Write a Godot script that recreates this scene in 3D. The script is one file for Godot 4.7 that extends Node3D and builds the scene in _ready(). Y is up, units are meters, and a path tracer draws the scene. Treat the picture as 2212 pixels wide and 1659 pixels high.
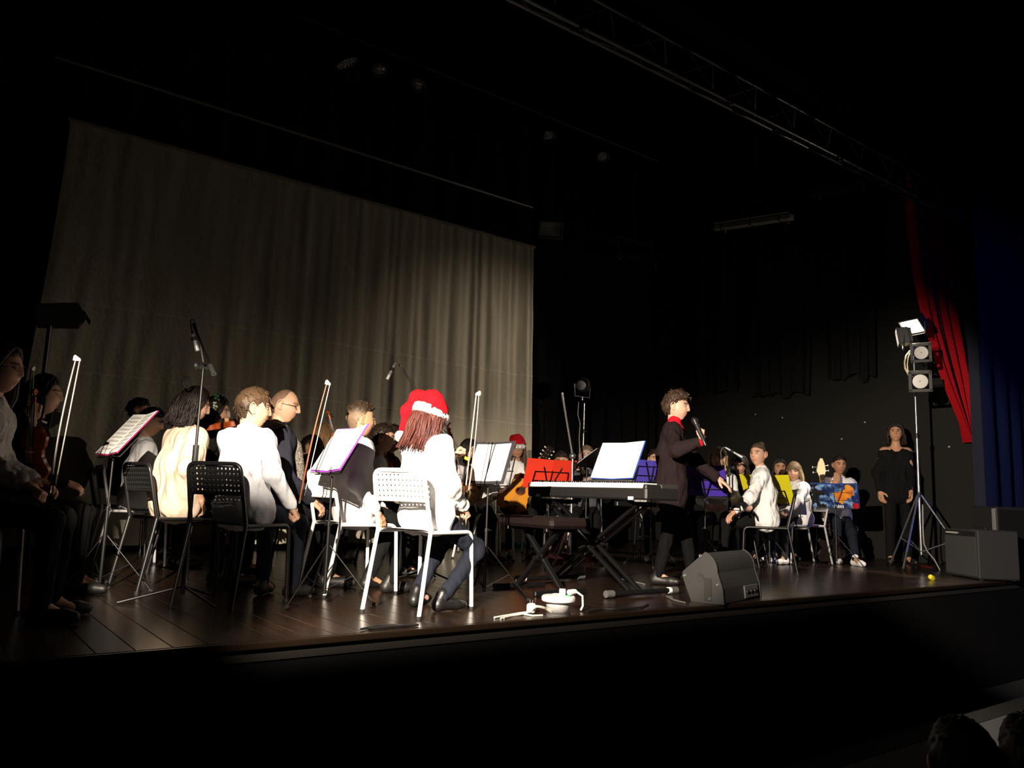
extends Node3D
# ---------------------------------------------------------------- camera model (photo 2212 x 1659, focal length 1700 px)
const FPX := 1700.0
const CAM := Vector3(0, 0.64, 0)
const RX := Vector3(0.79827839, 0.03463638, 0.60129189)     # picture right in the world
const DN := Vector3(0.11309524, -0.98920669, -0.09316431)   # picture down
const FW := Vector3(0.59157509, 0.14237431, -0.79357953)    # view direction
const FH := Vector3(0.5977, 0, -0.8017)                     # view heading on the floor
const RH := Vector3(0.8017, 0, 0.5977)
func ray(px: float, py: float) -> Vector3:
	return RX * ((px - 1106.0) / FPX) + DN * ((py - 829.5) / FPX) + FW
func pt(px: float, py: float, d: float) -> Vector3:
	return CAM + ray(px, py) * d
func on_y(px: float, py: float, y: float) -> Vector3:
	var r := ray(px, py)
	return CAM + r * ((y - CAM.y) / r.y)
func on_z(px: float, py: float, z: float) -> Vector3:
	var r := ray(px, py)
	return CAM + r * (z / r.z)
func on_x(px: float, py: float, x: float) -> Vector3:
	var r := ray(px, py)
	return CAM + r * (x / r.x)
func spot(px: float, py: float, d: float) -> Vector3:
	var p := pt(px, py, d)
	return Vector3(p.x, 0, p.z)
func heading(th: float) -> Vector3:
	return FH * cos(deg_to_rad(th)) + RH * sin(deg_to_rad(th))
func yaw_of(dir: Vector3) -> float:
	return atan2(-dir.x, -dir.z)

# ---------------------------------------------------------------- mesh builder
class MB:
	var v := PackedVector3Array()
	var n := PackedVector3Array()
	var c := PackedColorArray()
	var ix := PackedInt32Array()
	var col := Color(1, 1, 1)
	func poly(pts: Array, out: Vector3) -> void:          # convex flat polygon facing "out"
		var nn: Vector3 = (pts[1] - pts[0]).cross(pts[2] - pts[0])
		if nn.length_squared() < 1e-16 and pts.size() > 3:
			nn = (pts[2] - pts[0]).cross(pts[3] - pts[0])
		nn = nn.normalized()
		var flip := nn.dot(out) < 0.0
		if flip: nn = -nn
		var b := v.size()
		for p in pts:
			v.append(p); n.append(nn); c.append(col)
		for i in range(1, pts.size() - 1):
			if flip:
				ix.append_array(PackedInt32Array([b, b + i, b + i + 1]))
			else:
				ix.append_array(PackedInt32Array([b, b + i + 1, b + i]))
	func box(t: Transform3D, sz: Vector3, bev := 0.0) -> void:
		var h := sz * 0.5
		var o := t.origin
		if bev <= 0.0:
			for a in 3:
				var e := [0, 0, 0]
				for s in [-1.0, 1.0]:
					var q := []
					for k in [[-1, -1], [1, -1], [1, 1], [-1, 1]]:
						var p := Vector3.ZERO
						p[a] = s * h[a]; p[(a + 1) % 3] = k[0] * h[(a + 1) % 3]; p[(a + 2) % 3] = k[1] * h[(a + 2) % 3]
						q.append(t * p)
					var d := Vector3.ZERO; d[a] = s
					poly(q, t.basis * d)
			return
		for a in 3:
			var b1 := (a + 1) % 3
			var b2 := (a + 2) % 3
			for s in [-1.0, 1.0]:
				var q := []
				for k in [[-1, -1], [1, -1], [1, 1], [-1, 1]]:
					var p := Vector3.ZERO
					p[a] = s * h[a]; p[b1] = k[0] * (h[b1] - bev); p[b2] = k[1] * (h[b2] - bev)
					q.append(t * p)
				var d := Vector3.ZERO; d[a] = s
				poly(q, t.basis * d)
				for s2 in [-1.0, 1.0]:
					var e := []
					for k in [-1.0, 1.0]:
						var p := Vector3.ZERO
						p[a] = s * h[a]; p[b1] = s2 * (h[b1] - bev); p[b2] = k * (h[b2] - bev); e.append(t * p)
					for k in [1.0, -1.0]:
						var p := Vector3.ZERO
						p[a] = s * (h[a] - bev); p[b1] = s2 * h[b1]; p[b2] = k * (h[b2] - bev); e.append(t * p)
					var d2 := Vector3.ZERO; d2[a] = s; d2[b1] = s2
					poly(e, t.basis * d2)
		for sx in [-1.0, 1.0]:
			for sy in [-1.0, 1.0]:
				for sz2 in [-1.0, 1.0]:
					var S := Vector3(sx, sy, sz2)
					var e := []
					for a in 3:
						var p := S * (h - Vector3.ONE * bev)
						p[a] = S[a] * h[a]
						e.append(t * p)
					poly(e, t.basis * S)
	func tube(pts: Array, radii, sides := 8, caps := true, flat := 1.0) -> void:   # flat squeezes the second axis
		var np := pts.size()
		if np < 2: return
		var up := Vector3.UP
		var t0: Vector3 = (pts[1] - pts[0]).normalized()
		if absf(t0.dot(up)) > 0.9: up = Vector3.RIGHT
		var x := t0.cross(up).normalized()
		var b := v.size()
		for i in np:
			var tg: Vector3
			if i == 0: tg = pts[1] - pts[0]
			elif i == np - 1: tg = pts[i] - pts[i - 1]
			else: tg = (pts[i + 1] - pts[i]).normalized() + (pts[i] - pts[i - 1]).normalized()
			tg = tg.normalized()
			x = (x - tg * x.dot(tg)).normalized()
			var y := tg.cross(x)
			var r: float = radii if (radii is float or radii is int) else radii[i]
			for k in sides:
				var a := TAU * k / sides
				var dn := x * cos(a) + y * sin(a)
				v.append(pts[i] + x * (cos(a) * r) + y * (sin(a) * r * flat)); n.append(dn); c.append(col)
		for i in np - 1:
			for k in sides:
				var k2 := (k + 1) % sides
				var p0 := b + i * sides + k
				var p1 := b + i * sides + k2
				var p2 := p1 + sides
				var p3 := p0 + sides
				ix.append_array(PackedInt32Array([p0, p2, p1, p0, p3, p2]))
		if caps:
			for e in [0, np - 1]:
				var dirn: Vector3 = (pts[0] - pts[1]) if e == 0 else (pts[np - 1] - pts[np - 2])
				dirn = dirn.normalized()
				var b2 := v.size()
				for k in sides:
					v.append(v[b + e * sides + k]); n.append(dirn); c.append(col)
				for k in range(1, sides - 1):
					if e == 0: ix.append_array(PackedInt32Array([b2, b2 + k, b2 + k + 1]))
					else: ix.append_array(PackedInt32Array([b2, b2 + k + 1, b2 + k]))
	func rod(a: Vector3, b: Vector3, r: float, sides := 8) -> void:
		tube([a, b], r, sides)
	func lathe(t: Transform3D, prof: Array, sides := 20) -> void:      # prof: Vector2(radius, height) along local y
		var b := v.size()
		var m := prof.size()
		for i in m:
			var p: Vector2 = prof[i]
			var q: Vector2 = (prof[min(i + 1, m - 1)] - prof[max(i - 1, 0)])
			var nr := Vector2(q.y, -q.x).normalized()
			for k in sides:
				var a := TAU * k / sides
				v.append(t * Vector3(cos(a) * p.x, p.y, sin(a) * p.x))
				n.append((t.basis * Vector3(cos(a) * nr.x, nr.y, sin(a) * nr.x)).normalized()); c.append(col)
		for i in m - 1:
			for k in sides:
				var k2 := (k + 1) % sides
				var p0 := b + i * sides + k
				var p1 := b + i * sides + k2
				ix.append_array(PackedInt32Array([p0, p1, p1 + sides, p0, p1 + sides, p0 + sides]))
	func ball(o: Vector3, r: Vector3, rows := 8, cols := 12, bs := Basis.IDENTITY) -> void:
		var b := v.size()
		for i in rows + 1:
			var th := PI * i / rows
			for k in cols:
				var a := TAU * k / cols
				var d := Vector3(sin(th) * cos(a), cos(th), sin(th) * sin(a))
				v.append(o + bs * (d * r)); n.append((bs * (d / r)).normalized()); c.append(col)
		for i in rows:
			for k in cols:
				var k2 := (k + 1) % cols
				var p0 := b + i * cols + k
				var p1 := b + i * cols + k2
				ix.append_array(PackedInt32Array([p0, p1 + cols, p1, p0, p0 + cols, p1 + cols]))
	func prism(t: Transform3D, outline: PackedVector2Array, z0: float, z1: float) -> void:
		var tri := Geometry2D.triangulate_polygon(outline)
		for s in 2:
			var z := z0 if s == 0 else z1
			var nn := (t.basis * Vector3(0, 0, -1 if s == 0 else 1)).normalized()
			if z1 < z0: nn = -nn
			var b := v.size()
			for p in outline:
				v.append(t * Vector3(p.x, p.y, z)); n.append(nn); c.append(col)
			for i in range(0, tri.size(), 3):
				var g := (v[b + tri[i + 1]] - v[b + tri[i]]).cross(v[b + tri[i + 2]] - v[b + tri[i]])
				if g.dot(nn) > 0.0: ix.append_array(PackedInt32Array([b + tri[i], b + tri[i + 2], b + tri[i + 1]]))
				else: ix.append_array(PackedInt32Array([b + tri[i], b + tri[i + 1], b + tri[i + 2]]))
		var cen := Vector2.ZERO
		for p in outline: cen += p
		cen /= outline.size()
		for i in outline.size():
			var p := outline[i]
			var q := outline[(i + 1) % outline.size()]
			var mid := (p + q) * 0.5 - cen
			poly([t * Vector3(p.x, p.y, z0), t * Vector3(q.x, q.y, z0), t * Vector3(q.x, q.y, z1), t * Vector3(p.x, p.y, z1)], t.basis * Vector3(mid.x, mid.y, 0))
	func grid(pts: Array, w: int) -> void:        # smooth surface: rows of w points
		var b := v.size()
		var h := pts.size() / w
		for i in h:
			for j in w:
				var p: Vector3 = pts[i * w + j]
				var du: Vector3 = pts[i * w + min(j + 1, w - 1)] - pts[i * w + max(j - 1, 0)]
				var dv: Vector3 = pts[min(i + 1, h - 1) * w + j] - pts[max(i - 1, 0) * w + j]
				v.append(p); n.append(du.cross(dv).normalized()); c.append(col)
		for i in h - 1:
			for j in w - 1:
				var a := b + i * w + j
				ix.append_array(PackedInt32Array([a, a + w, a + 1, a + 1, a + w, a + w + 1]))
	func join(o: MB, t: Transform3D, tint = null) -> void:
		var b := v.size()
		for i in o.v.size():
			v.append(t * o.v[i]); n.append((t.basis * o.n[i]).normalized())
			c.append(o.c[i] if tint == null else tint)
		for i in o.ix: ix.append(b + i)
	func mesh() -> ArrayMesh:
		var a := []
		a.resize(Mesh.ARRAY_MAX)
		a[Mesh.ARRAY_VERTEX] = v; a[Mesh.ARRAY_NORMAL] = n; a[Mesh.ARRAY_COLOR] = c; a[Mesh.ARRAY_INDEX] = ix
		var m := ArrayMesh.new()
		m.add_surface_from_arrays(Mesh.PRIMITIVE_TRIANGLES, a)
		return m

var used := {}
func numbered(s: String) -> String:
	if not used.has(s):
		used[s] = 0
		return s
	used[s] += 1
	return "%s_%03d" % [s, used[s]]
func thing(called: String, label: String, cat: String, at := Vector3.ZERO, turn := 0.0, group := "") -> Node3D:
	var o := Node3D.new()
	o.name = numbered(called)
	add_child(o)
	o.position = at; o.rotation.y = turn
	o.set_meta("label", label); o.set_meta("category", cat)
	if group != "": o.set_meta("group", group)
	return o
func put(m: MB, called: String, material: Material, parent: Node3D = self, tr := Transform3D.IDENTITY) -> MeshInstance3D:
	var o := MeshInstance3D.new()
	o.mesh = m.mesh()
	o.material_override = material
	o.name = numbered(called) if parent == self else called
	o.transform = tr
	parent.add_child(o, true)
	return o
func tag(o: Node3D, label: String, cat: String, group := "") -> void:
	o.set_meta("label", label); o.set_meta("category", cat)
	if group != "": o.set_meta("group", group)
func struct(m: MB, called: String, material: Material) -> MeshInstance3D:
	var o := put(m, called, material)
	o.set_meta("kind", "structure")
	return o
func copy(src: Node3D, label: String, at: Vector3, turn: float) -> Node3D:
	var base: String = src.name
	var cut := base.rfind("_")
	if cut > 0 and base.substr(cut + 1).is_valid_int(): base = base.substr(0, cut)
	var r: Node3D = src.duplicate()
	r.name = numbered(base)
	add_child(r)
	r.position = at; r.rotation = Vector3(0, turn, 0)
	r.set_meta("label", label)
	return r
func at(p: Vector3, b := Basis.IDENTITY) -> Transform3D:
	return Transform3D(b, p)
func bx(p: Vector3, s: Vector3, bev := 0.0, b := Basis.IDENTITY) -> MB:
	var m := MB.new(); m.box(Transform3D(b, p), s, bev); return m
func look(dir: Vector3, up := Vector3.UP) -> Basis:         # -z looks along dir
	if absf(dir.normalized().dot(up)) > 0.98: up = Vector3.RIGHT
	return Basis.looking_at(dir, up)
func along(dir: Vector3, face: Vector3) -> Basis:           # +y along dir, +z as near to face as can be
	var y := dir.normalized()
	var z := (face - y * face.dot(y))
	if z.length() < 0.01:
		z = Vector3(0.3, 0.2, 0.9) - y * Vector3(0.3, 0.2, 0.9).dot(y)
	z = z.normalized()
	return Basis(y.cross(z), y, z)

# ---------------------------------------------------------------- materials
var mats := {}
func srgb(r: float, g: float, b: float) -> Color:
	return Color(r / 255.0, g / 255.0, b / 255.0)
func mat(col: Color, rough := 0.7, metal := 0.0, spec := 0.5) -> StandardMaterial3D:
	var k := "%s|%.2f|%.2f|%.2f" % [col.to_html(), rough, metal, spec]
	if mats.has(k): return mats[k]
	var m := StandardMaterial3D.new()
	m.albedo_color = col; m.roughness = rough; m.metallic = metal; m.metallic_specular = spec
	mats[k] = m
	return m
var weave: ImageTexture
func noise_img(sz: int, freq: float, sd: int, oct := 4) -> Image:
	var f := FastNoiseLite.new()
	f.seed = sd; f.frequency = freq; f.fractal_octaves = oct; f.noise_type = FastNoiseLite.TYPE_SIMPLEX
	var im := f.get_seamless_image(sz, sz)
	im.convert(Image.FORMAT_RGB8)
	return im
func cloth(col: Color, rough := 0.9, bump := 0.5, scale := 6.0) -> StandardMaterial3D:
	var k := "cloth%s|%.2f|%.2f|%.1f" % [col.to_html(), rough, bump, scale]
	if mats.has(k): return mats[k]
	var m := StandardMaterial3D.new()
	m.albedo_color = col; m.roughness = rough; m.metallic_specular = 0.25
	if weave == null:
		var im := noise_img(256, 0.02, 7, 4)
		im.bump_map_to_normal_map(10.0)
		weave = ImageTexture.create_from_image(im)
	m.normal_enabled = true; m.normal_texture = weave; m.normal_scale = bump
	m.uv1_triplanar = true; m.uv1_scale = Vector3.ONE * scale
	mats[k] = m
	return m
func vcol(rough := 0.55, spec := 0.4) -> StandardMaterial3D:
	var k := "vcol%.2f" % rough
	if mats.has(k): return mats[k]
	var m := StandardMaterial3D.new()
	m.vertex_color_use_as_albedo = true; m.roughness = rough; m.metallic_specular = spec
	mats[k] = m
	return m
func glow(col: Color, e: float) -> StandardMaterial3D:
	var m := StandardMaterial3D.new()
	m.albedo_color = col; m.emission_enabled = true; m.emission = col; m.emission_energy_multiplier = e
	return m
func glassy(col: Color, a: float) -> StandardMaterial3D:
	var m := StandardMaterial3D.new()
	m.albedo_color = Color(col.r, col.g, col.b, a); m.transparency = BaseMaterial3D.TRANSPARENCY_ALPHA; m.roughness = 0.05
	return m

# ---------------------------------------------------------------- surface nets
func nets(bones: Array, cell: float, k: float, col: Color, wr := 0.0, wfreq := 14.0) -> MB:
	var lo := Vector3(1e9, 1e9, 1e9)
	var hi := -lo
	for b in bones:
		for e in [[b[0], b[2]], [b[1], b[3]]]:
			lo = lo.min(e[0] - Vector3.ONE * (e[1] + 3.0 * cell)); hi = hi.max(e[0] + Vector3.ONE * (e[1] + 3.0 * cell))
	var nx := int((hi.x - lo.x) / cell) + 2
	var ny := int((hi.y - lo.y) / cell) + 2
	var nz := int((hi.z - lo.z) / cell) + 2
	var f := PackedFloat32Array()
	f.resize(nx * ny * nz); f.fill(1.0)
	var sx := ny * nz
	for b in bones:
		var A: Vector3 = b[0]
		var AB: Vector3 = b[1] - A
		var ra: float = b[2]
		var dr: float = b[3] - ra
		var il: float = 1.0 / maxf(AB.length_squared(), 1e-9)
		var m: float = maxf(ra, ra + dr) + 2.2 * cell + k * 0.5
		var bl: Vector3 = (A.min(b[1]) - Vector3.ONE * m - lo) / cell
		var bh: Vector3 = (A.max(b[1]) + Vector3.ONE * m - lo) / cell
		for i in range(maxi(int(bl.x), 0), mini(int(bh.x) + 2, nx)):
			for j in range(maxi(int(bl.y), 0), mini(int(bh.y) + 2, ny)):
				var p := lo + Vector3(i, j, 0) * cell - A
				var q := i * sx + j * nz
				for kk in range(maxi(int(bl.z), 0), mini(int(bh.z) + 2, nz)):
					var w := p + Vector3(0, 0, kk * cell)
					var t := clampf(w.dot(AB) * il, 0.0, 1.0)
					var d := (w - AB * t).length() - ra - dr * t
					var o := f[q + kk]
					var g := k - absf(o - d)
					if g > 0.0: f[q + kk] = minf(o, d) - g * g * 0.25 / k
					elif d < o: f[q + kk] = d
	var mb := MB.new()
	var id := PackedInt32Array()
	id.resize(f.size()); id.fill(-1)
	var act := PackedInt32Array()
	var lim := 2.0 * cell
	var off := [0, sx, nz, sx + nz, 1, sx + 1, nz + 1, sx + nz + 1]
	for i in nx - 1:
		for j in ny - 1:
			var q0 := i * sx + j * nz
			for kk in nz - 1:
				var q := q0 + kk
				if absf(f[q]) > lim: continue
				var a0 := f[q]; var a1 := f[q + sx]; var a2 := f[q + nz]; var a3 := f[q + sx + nz]
				var a4 := f[q + 1]; var a5 := f[q + sx + 1]; var a6 := f[q + nz + 1]; var a7 := f[q + sx + nz + 1]
				var msk := int(a0 < 0) + int(a1 < 0) + int(a2 < 0) + int(a3 < 0) + int(a4 < 0) + int(a5 < 0) + int(a6 < 0) + int(a7 < 0)
				if msk == 0 or msk == 8: continue
				var sm := Vector3.ZERO
				var ct := 0
				if (a0 < 0) != (a1 < 0): sm += Vector3(a0 / (a0 - a1), 0, 0); ct += 1
				if (a2 < 0) != (a3 < 0): sm += Vector3(a2 / (a2 - a3), 1, 0); ct += 1
				if (a4 < 0) != (a5 < 0): sm += Vector3(a4 / (a4 - a5), 0, 1); ct += 1
				if (a6 < 0) != (a7 < 0): sm += Vector3(a6 / (a6 - a7), 1, 1); ct += 1
				if (a0 < 0) != (a2 < 0): sm += Vector3(0, a0 / (a0 - a2), 0); ct += 1
				if (a1 < 0) != (a3 < 0): sm += Vector3(1, a1 / (a1 - a3), 0); ct += 1
				if (a4 < 0) != (a6 < 0): sm += Vector3(0, a4 / (a4 - a6), 1); ct += 1
				if (a5 < 0) != (a7 < 0): sm += Vector3(1, a5 / (a5 - a7), 1); ct += 1
				if (a0 < 0) != (a4 < 0): sm += Vector3(0, 0, a0 / (a0 - a4)); ct += 1
				if (a1 < 0) != (a5 < 0): sm += Vector3(1, 0, a1 / (a1 - a5)); ct += 1
				if (a2 < 0) != (a6 < 0): sm += Vector3(0, 1, a2 / (a2 - a6)); ct += 1
				if (a3 < 0) != (a7 < 0): sm += Vector3(1, 1, a3 / (a3 - a7)); ct += 1
				id[q] = mb.v.size()
				act.append(q)
				mb.v.append(lo + (Vector3(i, j, kk) + sm / ct) * cell)
				mb.n.append(Vector3(a1 + a3 + a5 + a7 - a0 - a2 - a4 - a6, a2 + a3 + a6 + a7 - a0 - a1 - a4 - a5, a4 + a5 + a6 + a7 - a0 - a1 - a2 - a3).normalized())
				mb.c.append(col)
	for q in act:
		var s0 := f[q] < 0.0
		for ax in 3:
			var st: int = [sx, nz, 1][ax]
			var u: int = [nz, 1, sx][ax]
			var w: int = [1, sx, nz][ax]
			if s0 == (f[q + st] < 0.0): continue
			if q - u - w < 0: continue
			var A := id[q]; var B := id[q - u]; var C := id[q - u - w]; var D := id[q - w]
			if A < 0 or B < 0 or C < 0 or D < 0: continue
			if s0: mb.ix.append_array(PackedInt32Array([A, C, B, A, D, C]))
			else: mb.ix.append_array(PackedInt32Array([A, B, C, A, C, D]))
	if wr > 0.0:
		var fn := FastNoiseLite.new()
		fn.seed = int(absf(lo.x * 1000)) % 97; fn.frequency = 1.0; fn.fractal_octaves = 2
		for i in mb.v.size():
			var p := mb.v[i]
			var e := 0.01
			var g0 := fn.get_noise_3d(p.x * wfreq, p.y * wfreq * 0.38 + p.x * 5.0, p.z * wfreq)
			var gx := fn.get_noise_3d((p.x + e) * wfreq, p.y * wfreq * 0.38 + (p.x + e) * 5.0, p.z * wfreq) - g0
			var gy := fn.get_noise_3d(p.x * wfreq, (p.y + e) * wfreq * 0.38 + p.x * 5.0, p.z * wfreq) - g0
			var gz := fn.get_noise_3d(p.x * wfreq, p.y * wfreq * 0.38 + p.x * 5.0, (p.z + e) * wfreq) - g0
			mb.v[i] = p + mb.n[i] * (g0 * wr)
			mb.n[i] = (mb.n[i] - Vector3(gx, gy, gz) * (wr / e)).normalized()
	return mb

# ---------------------------------------------------------------- heads
func head_base(d: Vector3) -> Vector3:
	var p := Vector3(d.x * 0.0735, d.y * 0.116, d.z * 0.094)
	if d.y < 0.0:
		var t := -d.y
		p.x *= 1.0 - 0.30 * t * t
		if d.z > 0.0: p.z *= 1.0 - 0.42 * t
		else: p.z *= 1.0 - 0.10 * t * t
	elif d.z > 0.0:
		p.z *= 1.0 + 0.05 * (1.0 - d.y)
	return p
func ga(x: float, s: float) -> float:
	return exp(-(x * x) / (s * s))
var head_cache := {}
func head_mb(kind: String) -> MB:           # vertex colour: r 1 skin, g lips, b brows (turned into tints later)
	if head_cache.has(kind): return head_cache[kind]
	var nose := 1.0 if kind == "adult" else 0.8
	var m := MB.new()
	var cols := 60
	var rows := 46
	var pts := []
	for i in rows + 1:
		var th := PI * i / rows
		for j in cols:
			var t := 2.0 * j / cols - 1.0
			var ph := PI * signf(t) * pow(absf(t), 1.45)
			var d := Vector3(sin(ph) * sin(th), cos(th), -cos(ph) * sin(th))
			var p := head_base(d)
			var tint := Color(1, 0, 0)
			if d.z < 0.0:
				var ax := absf(p.x)
				var dz := 0.0
				var ny := clampf((0.028 - p.y) / 0.052, 0.0, 1.0)
				if p.y > -0.034 and p.y < 0.03: dz += nose * (0.006 + 0.019 * ny) * ga(p.x, 0.008 + 0.006 * ny) * (1.0 - smoothstep(-0.022, -0.034, p.y))
				dz += 0.005 * ga(p.y - 0.030, 0.010) * ga(p.x, 0.05)
				dz -= 0.011 * ga(ax - 0.031, 0.014) * ga(p.y - 0.012, 0.011)
				dz += 0.0055 * ga(p.x, 0.019) * ga(p.y + 0.050, 0.0065) + 0.006 * ga(p.x, 0.017) * ga(p.y + 0.064, 0.0065)
				dz -= 0.003 * ga(p.x, 0.022) * ga(p.y + 0.057, 0.003)
				dz += 0.008 * ga(p.x, 0.022) * ga(p.y + 0.095, 0.018)
				dz += 0.004 * ga(ax - 0.042, 0.02) * ga(p.y + 0.022, 0.02)
				p.z -= dz * smoothstep(0.0, -0.35, d.z)
				var lip := ga(p.x, 0.021) * ga(p.y + 0.057, 0.011)
				var brow := (1.0 if ax > 0.012 and ax < 0.052 else 0.0) * ga(p.y - 0.034 + absf(ax - 0.034) * 0.18, 0.0055)
				tint = Color(1, lip * 0.9, minf(brow * 1.3, 1.0))
			pts.append(p)
			m.v.append(p); m.c.append(tint); m.n.append(d)
	for i in rows + 1:
		for j in cols:
			var a: Vector3 = pts[i * cols + (j + 1) % cols] - pts[i * cols + (j - 1 + cols) % cols]
			var b: Vector3 = pts[mini(i + 1, rows) * cols + j] - pts[maxi(i - 1, 0) * cols + j]
			var nn := a.cross(b)
			if nn.length() > 1e-9:
				nn = nn.normalized()
				if nn.dot(m.n[i * cols + j]) < 0.0: nn = -nn
				m.n[i * cols + j] = nn
	for i in rows:
		for j in cols:
			var j2 := (j + 1) % cols
			var p0 := i * cols + j
			var p1 := i * cols + j2
			m.ix.append_array(PackedInt32Array([p0, p1 + cols, p1, p0, p0 + cols, p1 + cols]))
	m.col = Color(1, 0, 0)
	for s in [-1.0, 1.0]:                     # ears
		m.ball(Vector3(s * 0.075, 0.0, 0.010), Vector3(0.008, 0.032, 0.020), 8, 10, Basis(Vector3.UP, s * 0.45) * Basis(Vector3.RIGHT, -0.15))
		var rim := []
		for k in 9:
			var a := -0.6 + 3.9 * k / 8.0
			rim.append(Vector3(s * (0.079 + 0.008 * sin(maxf(a, 0.0))), 0.003 + 0.031 * cos(a - 0.5), 0.012 + 0.019 * sin(a - 0.5)))
		m.tube(rim, 0.0042, 6)
		m.ball(Vector3(s * 0.076, -0.026, 0.004), Vector3(0.006, 0.009, 0.008), 5, 6)
	head_cache[kind] = m
	return m
func add_head(dst: MB, H: Transform3D, skin: Color, brow: Color, kind: String, gaze := Vector3(0, 0, -1)) -> void:
	var src := head_mb(kind)
	var b := dst.v.size()
	var lip := skin.lerp(Color(skin.r * 0.75, skin.g * 0.42, skin.b * 0.40), 1.0)
	for i in src.v.size():
		dst.v.append(H * src.v[i]); dst.n.append((H.basis * src.n[i]).normalized())
		var t := src.c[i]
		dst.c.append(skin.lerp(lip, t.g).lerp(brow, t.b))
	for i in src.ix: dst.ix.append(b + i)
	for s in [-1.0, 1.0]:
		var o := Vector3(s * 0.030, 0.0115, -0.0715)
		for part in [[0.0, 0.0115, Color(0.50, 0.46, 0.43)], [0.0058, 0.0078, Color(0.035, 0.022, 0.016)]]:
			dst.col = part[2]
			dst.ball(H * (o + gaze * part[0]), Vector3(part[1] * 1.15, part[1] * 0.78, part[1]) * H.basis.get_scale().x, 6, 8, H.basis.orthonormalized())
		dst.col = brow
		var lid := []
		for k in 5:
			var a := -1.0 + k * 0.5
			lid.append(H * (o + Vector3(a * 0.0145, 0.0085 - 0.004 * a * a, -0.0085 + 0.006 * a * a)))
		dst.tube(lid, 0.0016 * H.basis.get_scale().x, 5)
	dst.col = Color(1, 1, 1)

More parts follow.
